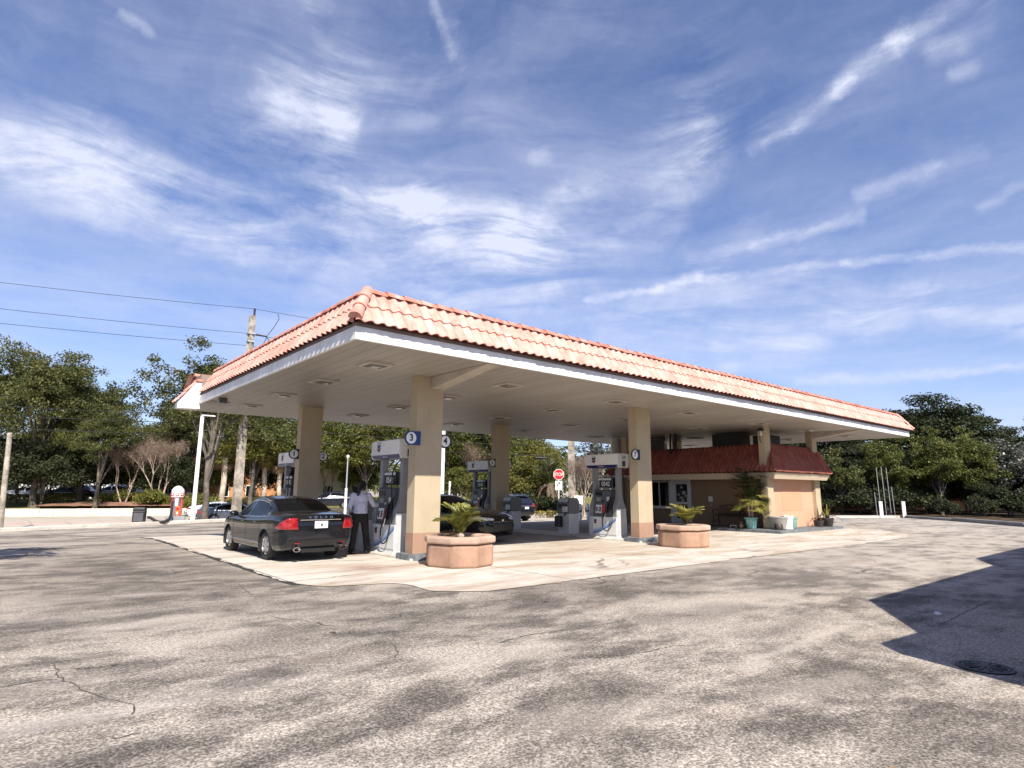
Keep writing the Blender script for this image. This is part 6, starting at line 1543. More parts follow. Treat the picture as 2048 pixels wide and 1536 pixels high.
# bare crape myrtles
def bare_tree(seed):
    rr = random.Random(seed); rng = np.random.default_rng(seed); mb = MB(); tips = []
    def grow_(p, d, L, r, lev):
        pts = [p]; rs = [r]; q = p.copy(); dd = d.copy()
        for k in range(3):
            dd = (dd + Vector((rr.uniform(-.16,.16),rr.uniform(-.16,.16),.06))).normalized(); q = q + dd*(L/3); pts.append(q.copy()); rs.append(r*(1-.14*(k+1)))
        mb.tube([tuple(a) for a in pts], rs, 6 if lev < 2 else 4)
        if lev >= 2: tips.append(tuple(q))
        if lev >= 4: return
        for k in range(3 if lev in (1,2) else 2):
            a = rr.uniform(0,2*PI); sp = .42 if lev else .25
            nd = (dd + Vector((math.cos(a)*sp, math.sin(a)*sp, .10))).normalized()
            grow_(q, nd, L*rr.uniform(.62,.78), r*.58, lev+1)
    for k in range(4):
        a = 2*PI*k/4 + rr.uniform(-.4,.4); grow_(Vector((.08*math.cos(a),.08*math.sin(a),0)), Vector((.22*math.cos(a),.22*math.sin(a),1)).normalized(), 2.0*rr.uniform(.85,1.15), .085, 0)
    tm = mb.mesh('trunk', M['twig'], 50)
    cm = leafcloud('crown', tips, [.50]*len(tips), 60, .17, M['leaf_bare'], rng, .0, .95, .10)
    return tm, cm
PROTO['bare1'] = bare_tree(5); PROTO['bare2'] = bare_tree(9)
CB = 'bare crape myrtles'
plant('bare_tree','bare1','bare reddish tree left of the air machine, the left one of two','tree',9.35,68.75,1.155,.3,group=CB); plant('bare_tree','bare2','bare reddish tree just left of the air machine','tree',12.10,67.16,1.110,1.7,group=CB)
plant('bare_tree','bare2','bare reddish tree right of the rear-left column','tree',28.20,65.84,1.264,2.5,group=CB); plant('bare_tree','bare1','bare reddish tree directly left of the person head','tree',31.14,65.01,1.428,3.3,group=CB)
plant('bare_tree','bare1','bare tan tree behind the rear-right pump header','tree',40.56,56.55,1.300,4.2,group=CB)
plant('bare_tree','bare2','thin pale bare tree beside the number 7 pump','tree',31.7,29.9,.72,5.0,group=CB)
# shrubs and hedges
def hedge(name, label, a, b, h, w, mat, size=.14, dens=150, z=None):
    rng = np.random.default_rng(int(abs(a[0]*10+a[1])*3)+1); a = np.array(a); b = np.array(b); L = np.linalg.norm(b-a); d = (b-a)/L; nn = np.array([-d[1],d[0]])
    n = int(L*dens); u = rng.random(n)*L; s = rng.uniform(-.5,.5,n); e = rng.random(n)
    zz = h*(.1+.9*e**.6)*(1+.15*np.array([mnoise.noise(Vector((q*.9,a[0],0))) for q in u]))
    s *= w*(1.05-.25*e)
    P = a[None]+d[None]*u[:,None]+nn[None]*s[:,None]; c = (a+b)/2; z0 = (gzl(*c) if EY[0]*c[0]+EY[1]*c[1] > 64 else gz(*c)) if z is None else z
    C = np.column_stack([P-c, zz]); N = rng.normal(size=(n,3)); N[:,2]+=.7; N/=np.linalg.norm(N,axis=1)[:,None]; A=rng.normal(size=(n,3)); U=np.cross(N,A); U/=np.linalg.norm(U,axis=1)[:,None]; W=np.cross(N,U)
    sz = size*(.6+.8*rng.random(n))[:,None]
    t = thing(name, label, 'hedge', (c[0],c[1],z0)); link('foliage', quads('foliage', C, U*sz*.5, W*sz*.3, mat), t)
    mb = MB()
    for k in range(max(2,int(L/.8))):
        p = a + d*(L*(k+.5)/max(2,int(L/.8))) - c; mb.tube([(p[0],p[1],-.1),(p[0]+.04,p[1],h*.7)], .02, 5)
    mb.build('stems', M['bark'], t); return t
hedge('hedge','clipped golden yellow hedge along the lawn at far left',(-2.0,80.5),(6.9,74.8),.85,1.3,M['leaf_hedge'],.17,330)
hedge('hedge','long clipped green hedge behind the pole and the cars',(15.6,68.0),(26.3,62.3),1.0,1.2,M['leaf_mid'],.17,260)
hedge('hedge','low yellow-green hedge behind the person',(25.2,65.3),(38.4,58.4),.95,1.4,M['leaf_shrub'],.16,260)
hedge('hedge','low golden hedge at the driveway right of the SUV',(30.6,33.7),(32.7,32.4),.50,.8,M['leaf_hedge'],.13,260)
hedge('hedge','yellow-green hedge behind the notice board',(33.6,31.3),(37.6,28.6),.95,1.0,M['leaf_shrub'],.15,260)
for i, (k, x, y, s, lab) in enumerate([('shrub',9.4,69.5,1.15,'green and yellow shrub on the mulch at the first bare tree'),('shrub',11.2,66.2,1.2,'yellow-green shrub on the mulch between the bare trees'),('shrub',8.0,70.5,.9,'small shrub on the mulch left of the bare trees'),('shrub',12.4,66.5,.8,'small green shrub beside the air machine'),
      ('shrub',13.8,60.8,1.35,'tall yellow-green clump right of the white light pole'),('shrub',15.0,60.0,1.2,'yellow-green clump beside the long hedge')]):
    plant('shrub', k, lab, 'shrub', x, y, s, i*1.1, group='shrubs across the road')
# palms
def frond_verts(L, n, arch, lw, ll, rng, droop=.35, fold=.5):
    """arching feather frond: rachis along +x rising then falling; returns leaflet quads (C,U,W) and rachis points"""
    C=[];U=[];W=[];P=[]
    for i in range(n+1):
        t = i/n; P.append(np.array([L*t*(1-.12*t), 0, arch*math.sin(PI*.62*t) - droop*t*t*L]))
    for i in range(1,n):
        t = i/n; tan = (P[i+1]-P[i-1]); tan/=np.linalg.norm(tan)
        ln = ll*(math.sin(PI*(.12+.86*t))**.6)
        for s in (-1,1):
            d = tan*.75 + np.array([0,s,0])*.85 + np.array([0,0,fold*.5-.25*t]) + rng.normal(size=3)*.08; d/=np.linalg.norm(d)
            nrm = np.cross(d, np.array([0,-s*.2,1.])); nrm/=np.linalg.norm(nrm)
            C.append(P[i]+d*ln*.5); U.append(d*ln*.5); W.append(nrm*lw*.5)
    return np.array(C),np.array(U),np.array(W),P
def rotz(a): return np.array([[math.cos(a),-math.sin(a),0],[math.sin(a),math.cos(a),0],[0,0,1]])
def roty(a): return np.array([[math.cos(a),0,math.sin(a)],[0,1,0],[-math.sin(a),0,math.cos(a)]])
def feather(name, fr, mat, seed, L, n, lw, ll):
    """fr: (azimuth, pitch up, length factor) list -> leaflet mesh and rachis MB"""
    rng = np.random.default_rng(seed); Cs=[];Us=[];Ws=[]; mb = MB()
    for az, pit, lf, org in fr:
        C,U,W,P = frond_verts(L*lf, n, L*lf*.22, lw, ll*lf, rng)
        Rm = rotz(az)@roty(-pit); o = np.array(org)
        Cs.append(C@Rm.T+o);Us.append(U@Rm.T);Ws.append(W@Rm.T)
        mb.tube([tuple(Rm@p+o) for p in P],[.011*(1-.75*i/len(P))*max(1,L) for i in range(len(P))],4)
    return quads(name, np.concatenate(Cs),np.concatenate(Us),np.concatenate(Ws),mat), mb
def planter_palm(label, x, y, z, seed, sc, dead, nf=17):
    rr = random.Random(seed); t = thing('cycad_plant', label, 'plant', (x,y,z), 0); t.scale=(sc,)*3
    fr = [(2*PI*k/nf*1.0+rr.uniform(-.25,.25), rr.uniform(.55,1.4), rr.uniform(.8,1.15), (0,0,.04)) for k in range(nf)]
    me, mb = feather('fronds', fr, M['frond'], seed, .80, 24, .040, .30); link('fronds', me, t); mb.build('frond_stems', M['frond'], t)
    fr = [(a, p, l, (0,0,.02)) for a, p, l in dead]
    me, mb = feather('dead_fronds', fr, M['frond_tan' if seed % 2 else 'frond_dead'], seed+5, .55, 12, .022, .15); link('dead_fronds', me, t); mb.build('frond_stems', M['frond_dead'], t)
    m = MB(); m.lathe([(.085,0),(.095,.05),(.06,.10),(0,.12)], 10); m.build('crown_base', M['palmtrunk'], t); return t
planter_palm('spiky green cycad with brown dead fronds in the near planter', 7.65, 10.80, .555, 4, 1.0, [(2.3,.25,1.0),(2.7,-.05,1.05),(3.0,.12,.9),(2.0,.05,.8),(3.4,-.1,.8)])
planter_palm('green cycad with a tan drooping frond in the farther planter', 15.41, 10.43, .555, 7, .92, [(2.6,.95,1.2),(2.35,.8,1.15),(4.4,-.1,.9),(4.9,-.2,.8),(5.3,-.3,.8)])
def fan_leaf(C,U,W,o,dirv,up,L,nseg,spread,lw,rng):
    d = np.array(dirv)/np.linalg.norm(dirv); s = np.cross(d,up); s/=np.linalg.norm(s); n = np.cross(s,d)
    for k in range(nseg):
        a = (k/(nseg-1)-.5)*spread; v = d*math.cos(a)+s*math.sin(a)+n*rng.uniform(-.12,.05); v/=np.linalg.norm(v)
        l = L*(1-.25*abs(a)/spread*2)*rng.uniform(.85,1.05); w = np.cross(v,n); w/=np.linalg.norm(w)
        C.append(o+v*l*.5); U.append(v*l*.5); W.append(w*lw*.5)
def pot_palm():
    rng = np.random.default_rng(4); t = thing('potted_palm','tall leafy fan palm in the turquoise pot, dark above and sunlit yellow-green below','plant',(23.05,12.62,PZ+.36)); t.scale = (1.15,1.15,1.12)
    m = MB(); stems = []
    for k in range(6):
        a = 2*PI*k/6; e = (.20*math.cos(a),.20*math.sin(a),.55+.22*(k%3)); m.tube([(.05*math.cos(a),.05*math.sin(a),0),(e[0]*.4,e[1]*.4,e[2]*.5),e],[.022,.018,.012],6); stems.append(np.array(e))
    m.build('stems', M['barkl'], t)
    for nm, mat, lo, hi, cnt in (('fronds',M['frond_dark'],.55,1.75,95),('lower_fronds',M['frond'],.35,.95,22),('dead_fronds',M['frond_dead'],.30,.6,8)):
        C=[];U=[];W=[]; st = MB()
        for k in range(cnt):
            a = rng.random()*2*PI; zz = lo+(hi-lo)*rng.random(); r = .42*rng.random()**.5
            if nm == 'lower_fronds': a = rng.uniform(2.6,5.2) if k % 3 else rng.uniform(5.2,6.2); r = .45
            if nm == 'dead_fronds': a = rng.uniform(4.5,6.2); r = .35
            o = np.array([r*math.cos(a),r*math.sin(a),zz]); dv = np.array([math.cos(a),math.sin(a),rng.uniform(-.3,.8) if nm=='fronds' else rng.uniform(-.9,.1)])
            fan_leaf(C,U,W,o,dv,np.array([0,0,1.]),.42 if nm!='dead_fronds' else .3,9,2.2,.045,rng); b = stems[k%6]; st.tube([tuple(b*.8),tuple((b+o)*.5+np.array([0,0,.08])),tuple(o)],.006,4)
        link(nm, quads(nm,np.array(C),np.array(U),np.array(W),mat), t); st.build('frond_stems', M['frond'], t)
pot_palm()
def strap_plant(label, x, y, z, seed, n, L, mats, w=.06):
    t = thing('strap_leaf_plant', label, 'plant', (x,y,z)); rr = random.Random(seed)
    for mi, mat in enumerate(mats):
        m = MB()
        for k in range(n if mi == 0 else n//2):
            a = 2*PI*k/(n if mi==0 else n//2)+rr.uniform(-.3,.3)+mi; l = L*rr.uniform(.7,1.1); pit = rr.uniform(.5,1.1) if mi == 0 else rr.uniform(.9,1.4)
            base = len(m.v)
            for i in range(9):
                u = i/8; r = l*u*math.cos(pit)*(1.1); zz = l*(math.sin(pit)*u*1.25 - .95*u*u*(1 if mi==0 else .35)); ww = w*(1-u)**.6*.5+.002
                c, s = math.cos(a), math.sin(a); m.v += [(r*c - s*ww, r*s + c*ww, zz+.012),(r*c,r*s,zz),(r*c + s*ww, r*s - c*ww, zz+.012)]
            for i in range(8):
                q = base+3*i; m.f += [(q,q+1,q+4,q+3),(q+1,q+2,q+5,q+4)]; m.m += [0,0]
        m.build('leaves' if mi == 0 else 'young_leaves', mat, t, 60)
    return t
strap_plant('spiky agave with dark arching leaves and a bright centre in the dark pot', 27.62, 11.62, PZ+.30, 3, 12, .70, [plain('dark_strap_leaf',(.055,.05,.03),.5,var=.4), M['frond']])
strap_plant('dark drooping strap plant in the small dark pot left of the agave', 27.02, 11.72, PZ+.22, 6, 10, .62, [plain('dark_strap_leaf_red',(.05,.032,.022),.5,var=.4), plain('dark_strap_tip',(.11,.07,.045),.5,var=.4)])
def sabal(label, x, y, h, r, seed, dead=12, live=22, L=1.25, mat='frond'):
    rng = np.random.default_rng(seed); t = thing('fan_palm', label, 'palm', (x,y,(gzl(x,y) if EY[0]*x+EY[1]*y > 64 else gz(x,y))-.05), 0, 'palms across the road')
    m = MB(); m.tube([(.05*math.sin(k+seed),.04*math.cos(k*1.3),h*k/8) for k in range(9)], [r*(1.15 if k==0 else 1) for k in range(9)], 12); m.build('trunk', M['barkl'], t, 50)
    for nm, cnt, mm_, lo, hi in (('fronds',live,M[mat],-.35,1.2),('dead_fronds',dead,M['frond_dead'],-1.6,-.5)):
        C=[];U=[];W=[]; st = MB()
        for k in range(cnt):
            a = rng.random()*2*PI; p = rng.uniform(lo,hi); d = np.array([math.cos(a)*math.cos(p),math.sin(a)*math.cos(p),math.sin(p)]); o = np.array([0,0,h])+d*(.9 if nm=='fronds' else .6)
            fan_leaf(C,U,W,o,d-np.array([0,0,.25]),np.array([0,0,1.]),L*(1 if nm=='fronds' else .8),11,2.6,.10,rng); st.tube([(0,0,h),tuple(o)],.02,4)
        link(nm, quads(nm,np.array(C),np.array(U),np.array(W),mm_), t); st.build('frond_stems', M['frond_tan'], t)
    return t
sabal('fan palm with pale trunk left of the utility pole', 17.3, 65.6, 4.9, .27, 3, L=1.45)
sabal('fan palm with brown skirt right of the utility pole', 21.2, 65.3, 5.2, .25, 5, 20, 18, L=1.45)
sabal('fan palm with brown skirt behind the rear-left pump', 22.4, 64.2, 4.8, .23, 7, 18, 18, L=1.4)
def date_palm(label, x, y, h, seed):
    rng = np.random.default_rng(seed); t = thing('feather_palm', label, 'palm', (x,y,gz(x,y)-.05))
    m = MB(); m.tube([(0,0,h*k/6) for k in range(7)], [.28,.26,.24,.24,.25,.27,.2], 12); m.build('trunk', M['bark'], t, 50)
    fr = [(2*PI*k/18*1.0+rng.uniform(-.2,.2), rng.uniform(.15,1.35), rng.uniform(.8,1.1), (0,0,h)) for k in range(26)]
    me, mb = feather('fronds', fr, M['frond_dark'], seed, 2.3, 26, .055, .5); link('fronds', me, t); mb.build('frond_stems', M['frond'], t)
    fr = [(2*PI*k/12+rng.uniform(-.2,.2), rng.uniform(-1.1,-.2), rng.uniform(.7,1.0), (0,0,h-.1)) for k in range(10)]
    me, mb = feather('dead_fronds', fr, M['frond_dead'], seed+1, 1.9, 14, .03, .28); link('dead_fronds', me, t); mb.build('frond_stems', M['frond_tan'], t)
date_palm('feather palm with hanging tan dead fronds behind the stop sign', 32.6, 34.2, 2.6, 4)
plant('oak_tree','oakB','airy oak behind the first bare tree, between the tall oaks','tree',6.37,73.75,1.322,5.1,group=BG)
plant('oak_tree','oakB','airy oak behind the second bare tree','tree',14.78,70.56,1.232,2.2,group=BG)
for (x,y,s_,r,lab) in [(3.2,71,1.15,.5,'dark low tree behind the wooden post'),(6.0,72,1.1,1.5,'dark low tree left of the bare trees, before the parked cars'),(12.4,69,1.0,2.5,'dark low tree right behind the second bare tree'),(0.2,72,1.2,3.5,'dark low tree at the left edge behind the lawn')]:
    plant('understorey_tree','under',lab,'tree',x,y,s_,r,group='low trees beyond the road')
def woods():
    rng = np.random.default_rng(77); cs=[]; rs=[]
    for a in np.linspace(-1.0,2.6,420):
        d = 165+40*rng.random(); hh = 9+5*mnoise.noise(Vector((a*6,1,2)))+2*rng.random()
        for k in range(4): cs.append(np.array([math.sin(a)*d, math.cos(a)*d, hh*(.15+.8*rng.random())])); rs.append(2.6+1.6*rng.random())
    o = link('distant_woods', leafcloud('distant_woods', cs, rs, 60, 1.3, M['leaf_mid'], rng, .5, .8)); tag(o, 'distant belt of dark green woods closing the horizon', 'woods', kind='stuff')
woods()
# right side wood
RG = 'trees behind the right kerb'
plant('dark_tree','dark','large dark layered tree rising behind the right end of the canopy','tree',61,17.0,(1.15,1.15,.95),.2,z=0,group=RG)
plant('dark_tree','dark','dark layered tree left of the largest one, behind the canopy end','tree',55.5,24.5,.86,1.7,z=0,group=RG)
plant('dark_tree','dark','dark lower tree right of the largest one, behind the silvery trees','tree',69,13.2,.72,2.0,z=0,group=RG)
plant('dark_tree','dark','dark layered tree at the far right edge','tree',70,7.5,.92,3.1,z=0,group=RG)
plant('dark_tree','dark','dark low tree behind the kerb bollards','tree',54,19.5,.60,4.4,z=0,group=RG)
plant('slender_tree','lite','light green slender tree in front of the large dark one','tree',51.0,13.6,1.0,.4,z=0,group=RG)
plant('slender_tree','lite','light green slender tree right of the first, lower crown','tree',53.2,12.0,.98,2.4,z=0,group=RG)
plant('slender_tree','lite','light green tree above the thin kerb poles','tree',49.6,16.6,1.0,3.9,z=0,group=RG)
plant('small_tree','small','small grey-green tree just right of the kiosk','tree',46.8,18.6,1.0,.9,z=0,group=RG)
plant('small_tree','small','small grey-green tree behind the one right of the kiosk','tree',50.5,21.5,1.25,2.9,z=0,group=RG)
plant('silver_tree','silver','silvery glossy tree at the right edge','tree',56.0,10.8,1.02,.9,z=0,group=RG)
plant('silver_tree','silver','second silvery tree cut by the right edge','tree',55,8.2,.9,2.9,z=0,group=RG)
for (x,y,s_,r,lab) in [(50.6,18.4,.5,.2,'dark bush-like low tree between the small tree and the thin poles'),(52.2,14.9,.45,1.2,'dark bush-like low tree right behind the right kerb bollard'),(52.6,11.2,.45,2.9,'dark bush-like low tree between the slender trees and the silvery tree'),(51.2,8.0,.42,4.2,'dark bush-like low tree behind the grey kerb at the right edge'),(52.5,17.5,.62,.9,'dark bushy low tree behind the thin kerb poles'),(54.5,13.0,.62,2.2,'dark bushy low tree between the slender trunks'),(56.5,9.6,.6,3.2,'dark bushy low tree under the silvery tree'),(49.8,20.2,.6,1.9,'dark bushy low tree right of the kiosk behind the agave'),(55,6.5,.7,4.9,'dark bushy low tree at the right edge behind the grey kerb'),(58,20,1.0,.5,'dark low tree in the shade below the large dark tree'),(60,14,1.0,1.5,'dark low tree behind the slender light trees'),(62,10.5,.95,2.5,'dark low tree behind the silvery tree'),(56,23.5,1.0,3.5,'dark low tree behind the kiosk right end'),(66,17,1.1,4.5,'dark low tree deep behind the kerb bollards')]:
    plant('understorey_tree','under',lab,'tree',x,y,s_,r,z=0,group='low trees behind the right kerb')
for i, (x, y, s) in enumerate([(46.2,17.2,1.0),(47.8,15.9,1.1),(48.8,17.6,1.3),(50.4,15.2,1.2),(48.0,12.6,.7),(50.0,11.0,.8),(52.5,10.0,1.0),(50.2,8.6,.8),(47.8,7.9,.7),(46.0,19.6,.8)]):
    plant('shrub','shrubd', ['dark shrub at the foot of the small tree right of the kiosk','dark shrub left of the kerb bollards','tall dark shrub between the bollards','dark shrub right of the kerb bollards','low shrub under the light green tree','low shrub by the slender trunks','dark shrub below the silvery tree','low dark shrub behind the grey kerb near the right edge','low shrub at the grey kerb cut by the right edge','shrub behind the agave pot'][i], 'shrub', x, y, s, i*.9, z=0, group='shrubs along the right kerb')
o = MB().prism([(50.5,27.5),(50.3,27.2),(77.0,11.2),(77.2,11.5)],-.05,2.0).build('boundary_wall', M['orangewall']); bevel(o,.02); tag(o,'orange stucco boundary wall glimpsed between the right-hand trees','wall')
o = MB().prism([(49.2,23.9),(49.0,23.6),(51.9,21.9),(52.1,22.2)],-.05,1.45).build('utility_cabinet', M['grey_l']); tag(o,'grey cabinet behind the small tree right of the kiosk','cabinet')
# buildings glimpsed between the trees across the road
def house(label, x, y, rz, w, d, h, m, rf):
    t = thing('building', label, 'building', (x,y,-.3), rz)
    MB().box(-w/2,w/2,-d/2,d/2,0,h).build('wall', m, t); MB().hexa([(-w/2-.4,-d/2-.4,h+.002),(w/2+.4,-d/2-.4,h+.002),(w/2+.4,d/2+.4,h+.002),(-w/2-.4,d/2+.4,h+.002),(-w/2+1,-d/2+1,h+1.2),(w/2-1,-d/2+1,h+1.2),(w/2-1,d/2-1,h+1.2),(-w/2+1,d/2-1,h+1.2)]).build('roof', rf, t)
    for k in range(int(w//3)):
        wx = -w/2+1.2+3*k; f = MB().box(wx,wx+1.2,-d/2-.04,-d/2-.002,.9,2.3).build('window', M['trim_white'], t); MB().box(wx+.08,wx+1.12,-d/2-.05,-d/2-.042,.98,2.22).build('pane', M['glassd'], f)
house('pale yellow building between the bare trees left of the person', 30.5, 70.5, -.5, 9, 8, 4.2, M['palewall'], M['terra'])
house('orange building with white trim behind the utility pole', 21.5, 82, -.4, 14, 8, 4.6, M['orangewall'], M['tile_red'])
house('pale building glimpsed through the trees at far left', 3, 104, -.35, 22, 8, 3.4, M['digit'], M['grey_m'])
# tree out of frame on the left that throws the dappled shadow
plant('oak_tree','oakB','airy oak beyond the left edge throwing the dappled shadow on the asphalt','tree',-4.95,11.3,1.0,.7,z=0)
CLOUD_SOFT = [((-0.084, 0.444), (0.124, 0.408), 0.101, 0.75),((0.001, 0.432), (0.279, 0.383), 0.083, 0.55),((0.19, 0.41), (0.371, 0.396), 0.083, 0.6),((0.279, 0.383), (0.473, 0.321), 0.12, 0.6),((0.23, 0.508), (0.358, 0.567), 0.088, 0.75),((0.361, 0.526), (0.293, 0.568), 0.081, 0.35),((0.312, 0.624), (0.391, 0.565), 0.048, 0.4),((0.405, 0.607), (0.527, 0.628), 0.09, 0.3),((0.35, 0.46), (0.543, 0.47), 0.077, 0.75),((0.535, 0.443), (0.685, 0.402), 0.083, 0.8),((0.418, 0.417), (0.59, 0.36), 0.118, 0.45),((0.302, 0.474), (0.411, 0.526), 0.059, 0.3),((0.685, 0.394), (0.85, 0.375), 0.063, 0.6),((0.694, 0.41), (0.835, 0.469), 0.067, 0.4),((0.835, 0.469), (1.009, 0.547), 0.076, 0.42),((0.876, 0.39), (1.023, 0.503), 0.066, 0.38),((0.848, 0.279), (1.161, 0.3), 0.101, 0.25),((1.225, 0.248), (1.426, 0.217), 0.052, 0.5),((1.069, 0.226), (1.223, 0.233), 0.045, 0.35),((0.574, 0.303), (0.763, 0.314), 0.126, 0.4),((0.577, 0.727), (0.589, 0.678), 0.029, 0.4),((0.999, 0.365), (1.36, 0.431), 0.042, 0.15),((1.127, 0.514), (1.414, 0.615), 0.056, 0.2),((0.314, 0.321), (0.674, 0.546), 0.155, 0.17),((0.09, 0.426), (0.403, 0.633), 0.101, 0.18),((0.59, 0.36), (1.044, 0.569), 0.16, 0.18),((0.677, 0.338), (1.23, 0.305), 0.069, 0.17),((0.847, 0.238), (1.426, 0.255), 0.09, 0.2),((0.346, 0.698), (0.406, 0.594), 0.042, 0.25)]
CLOUD_SHARP = [((1.173, 0.531), (1.256, 0.569), 0.017, 0.5),((1.103, 0.511), (1.181, 0.533), 0.012, 0.25),((1.241, 0.566), (1.326, 0.599), 0.023, 0.65),((1.319, 0.592), (1.414, 0.615), 0.023, 0.6),((1.253, 0.418), (1.348, 0.43), 0.019, 0.45),((1.342, 0.43), (1.401, 0.438), 0.014, 0.22),((1.094, 0.375), (1.251, 0.391), 0.015, 0.5),((0.999, 0.365), (1.109, 0.378), 0.019, 0.25),((0.832, 0.312), (0.949, 0.328), 0.01, 0.5),((0.941, 0.325), (1.014, 0.338), 0.015, 0.55),((1.014, 0.335), (1.232, 0.331), 0.01, 0.5),((1.225, 0.332), (1.437, 0.308), 0.011, 0.6),((1.151, 0.165), (1.42, 0.159), 0.011, 0.5),((1.365, 0.568), (1.394, 0.563), 0.022, 0.35),((1.385, 0.534), (1.405, 0.533), 0.015, 0.4),((0.738, 0.535), (0.756, 0.538), 0.02, 0.5),((0.061, 0.616), (0.098, 0.611), 0.011, 0.4),((0.549, 0.731), (0.584, 0.672), 0.014, 0.4),((1.392, 0.368), (1.409, 0.373), 0.013, 0.3),((1.42, 0.382), (1.446, 0.381), 0.012, 0.35),((0.886, 0.428), (0.962, 0.444), 0.019, 0.3),((1.127, 0.514), (1.188, 0.531), 0.011, 0.3)]
# ================================================================== LIGHT, SKY, CAMERA
SUNV = Vector((.33,.97,-1)).normalized()
EL_ = math.asin(-SUNV.z); AZ_ = math.atan2(-SUNV.x,-SUNV.y)
sd = bpy.data.lights.new('sun','SUN'); sd.energy = 5.0; sd.angle = math.radians(.55); sd.color = (1,.93,.82)
so = link('sun', sd); so.rotation_euler = SUNV.to_track_quat('-Z','Y').to_euler()
w = bpy.data.worlds.new('World'); SC.world = w; w.use_nodes = True
class WT(NT):
    def __init__(s, tree): s.t = tree; s.n = tree.nodes; s._c = None
wt = WT(w.node_tree); bg = w.node_tree.nodes['Background']
skn = wt.new('ShaderNodeTexSky'); skn.sky_type = 'NISHITA'; skn.sun_disc = False; skn.sun_elevation = EL_; skn.sun_rotation = AZ_
skn.air_density = 1.0; skn.dust_density = .35; skn.ozone_density = 2.6; skn.altitude = 0
g = wt.coord('Generated'); x, y, z = wt.sep(wt.vmath('NORMALIZE', g))
az = wt.math('ARCTAN2', x, y); el = wt.math('ARCSINE', z)
cmb = wt.new('ShaderNodeCombineXYZ'); wt.set(cmb.inputs[0], az); wt.set(cmb.inputs[1], el); P = cmb.outputs[0]
n1 = wt.noise(P, 3.2, 6, .62, .6, 'Color'); n2 = wt.noise(P, 13, 5, .6, .3, 'Color')
off = wt.vmath('ADD', wt.vmath('MULTIPLY', wt.vmath('SUBTRACT', n1, (.5,.5,.5)), (.20,.15,0)), wt.vmath('MULTIPLY', wt.vmath('SUBTRACT', n2, (.5,.5,.5)), (.07,.05,0)))
Q = wt.vmath('ADD', P, off)
off2 = wt.vmath('MULTIPLY', wt.vmath('SUBTRACT', wt.noise(P, 14, 7, .72, .2, 'Color'), (.5,.5,.5)), (.042,.034,0))
Q2 = wt.vmath('ADD', P, off2)
def seg(Pv, a, b, wd, amp):
    """soft streak of cloud between two sky directions (azimuth, elevation)"""
    a = Vector((*a,0)); b = Vector((*b,0)); ba = b-a; L2 = max(1e-6, ba.dot(ba))
    pa = wt.vmath('SUBTRACT', Pv, tuple(a)); h = wt.math('DIVIDE', wt.vmath('DOT_PRODUCT', pa, tuple(ba), 1), L2, clamp=True)
    sc_ = wt.new('ShaderNodeVectorMath', operation='SCALE'); sc_.inputs[0].default_value = tuple(ba); wt.set(sc_.inputs['Scale'], h)
    d = wt.vmath('LENGTH', wt.vmath('SUBTRACT', pa, sc_.outputs[0]), out=1)
    return wt.rng(d, 0, wd, amp, 0, 'SMOOTHSTEP')
def total(lst):
    s = lst[0]
    for q in lst[1:]: s = wt.math('ADD', s, q)
    return s
soft = total([seg(Q, *q) for q in CLOUD_SOFT]); sharp = total([seg(Q2, *q) for q in CLOUD_SHARP])
warp = wt.vmath('MULTIPLY', wt.vmath('SUBTRACT', wt.noise(P, 2.0, 2, .5, .2, 'Color'), (.5,.5,.5)), (.22,.18,0))
PW = wt.vmath('ADD', P, warp)
fa = wt.noise(wt.mapped(PW, (1.2,7.0,1), (0,0,-.12)), 2.3, 10, .62, .5)
fb = wt.noise(wt.mapped(PW, (1.3,7.5,1), (0,0,-.75)), 2.8, 10, .62, .5)
fc = wt.noise(wt.mapped(Q2, (1.4,4.0,1), (0,0,-.5)), 9, 8, .66, .4)
fib = wt.math('ADD', fa, wt.math('MULTIPLY', wt.math('SUBTRACT', fb, fa), wt.rng(az, .15, .75, .25, .85, 'SMOOTHSTEP')))
lump = wt.noise(Q, 3.4, 8, .60, .5)
fm = wt.math('MULTIPLY', wt.rng(fib,.36,.66,.0,1.22,'SMOOTHSTEP'), wt.rng(lump,.32,.66,.25,1.20,'SMOOTHSTEP'))
fm = wt.math('ADD', fm, wt.rng(fc,.38,.66,-.02,.22))
veil = wt.math('MULTIPLY', wt.math('MULTIPLY', wt.rng(wt.noise(wt.mapped(Q,(1,1.8,1),(0,0,-.3)), 2.2, 6, .6, .4), .34, .70, .05, .55), wt.rng(fa,.3,.7,.55,1.3)), wt.rng(az, -.2, 1.5, 1.1, .55))
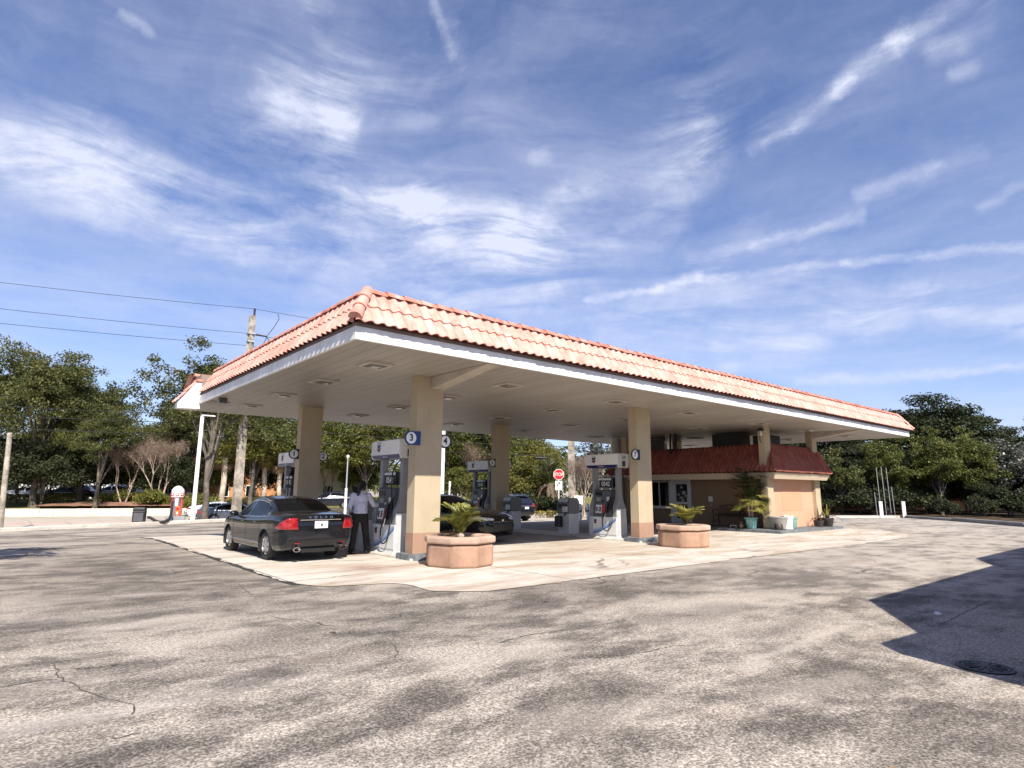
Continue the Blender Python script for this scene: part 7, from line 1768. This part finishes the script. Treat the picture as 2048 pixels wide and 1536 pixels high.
low = wt.math('MULTIPLY', wt.rng(el, .02, .55, .46, 0), wt.rng(wt.noise(wt.mapped(Q2,(.6,5,1),(0,0,.12)), 3.0, 6, .62), .36, .66, .2, 1.25))
shm = wt.math('MULTIPLY', wt.rng(fc,.34,.66,.35,1.1), wt.rng(fb,.32,.66,.55,1.15))
cl = wt.math('ADD', wt.math('ADD', wt.math('MULTIPLY', soft, fm), wt.math('MULTIPLY', sharp, shm)), wt.math('ADD', veil, low))
cl = wt.math('MULTIPLY', wt.rng(cl, 0, 1.32, 0, 1.0), .92)
STR = .088
sat = wt.new('ShaderNodeHueSaturation'); wt.set(sat.inputs['Color'], skn.outputs[0]); sat.inputs['Saturation'].default_value = 1.0; sat.inputs['Value'].default_value = 1.0
tint = wt.mix(1.0, sat.outputs[0], (.79,.87,1.15), 'MULTIPLY')
cloudc = tuple(c/STR for c in (.53,.555,.67))
wt.set(bg.inputs[0], wt.mix(cl, tint, cloudc)); bg.inputs[1].default_value = STR
w.cycles.sampling_method = 'MANUAL'; w.cycles.sample_map_resolution = 512
cd = bpy.data.cameras.new('camera'); cam = link('camera', cd); SC.camera = cam
cd.sensor_width = 36; cd.lens = 1204.57/2048*36; cd.clip_start = .05; cd.clip_end = 6000
pitch, yaw, roll = .1753, .6986, .0062
F = Vector((math.sin(yaw)*math.cos(pitch), math.cos(yaw)*math.cos(pitch), math.sin(pitch)))
R = Vector((math.cos(yaw),-math.sin(yaw),0)); U = R.cross(F)
R, U = R*math.cos(roll)+U*math.sin(roll), -R*math.sin(roll)+U*math.cos(roll)
cam.matrix_world = Matrix(((R.x,U.x,-F.x,0),(R.y,U.y,-F.y,0),(R.z,U.z,-F.z,1.55),(0,0,0,1)))
SC.view_settings.view_transform = 'Standard'; SC.view_settings.look = 'None'; SC.view_settings.exposure = .68; SC.view_settings.gamma = 1
SC.cycles.use_denoising = True; SC.cycles.max_bounces = 8; SC.cycles.diffuse_bounces = 4; SC.cycles.transparent_max_bounces = 6
SC.cycles.use_adaptive_sampling = True; SC.cycles.adaptive_threshold = .015
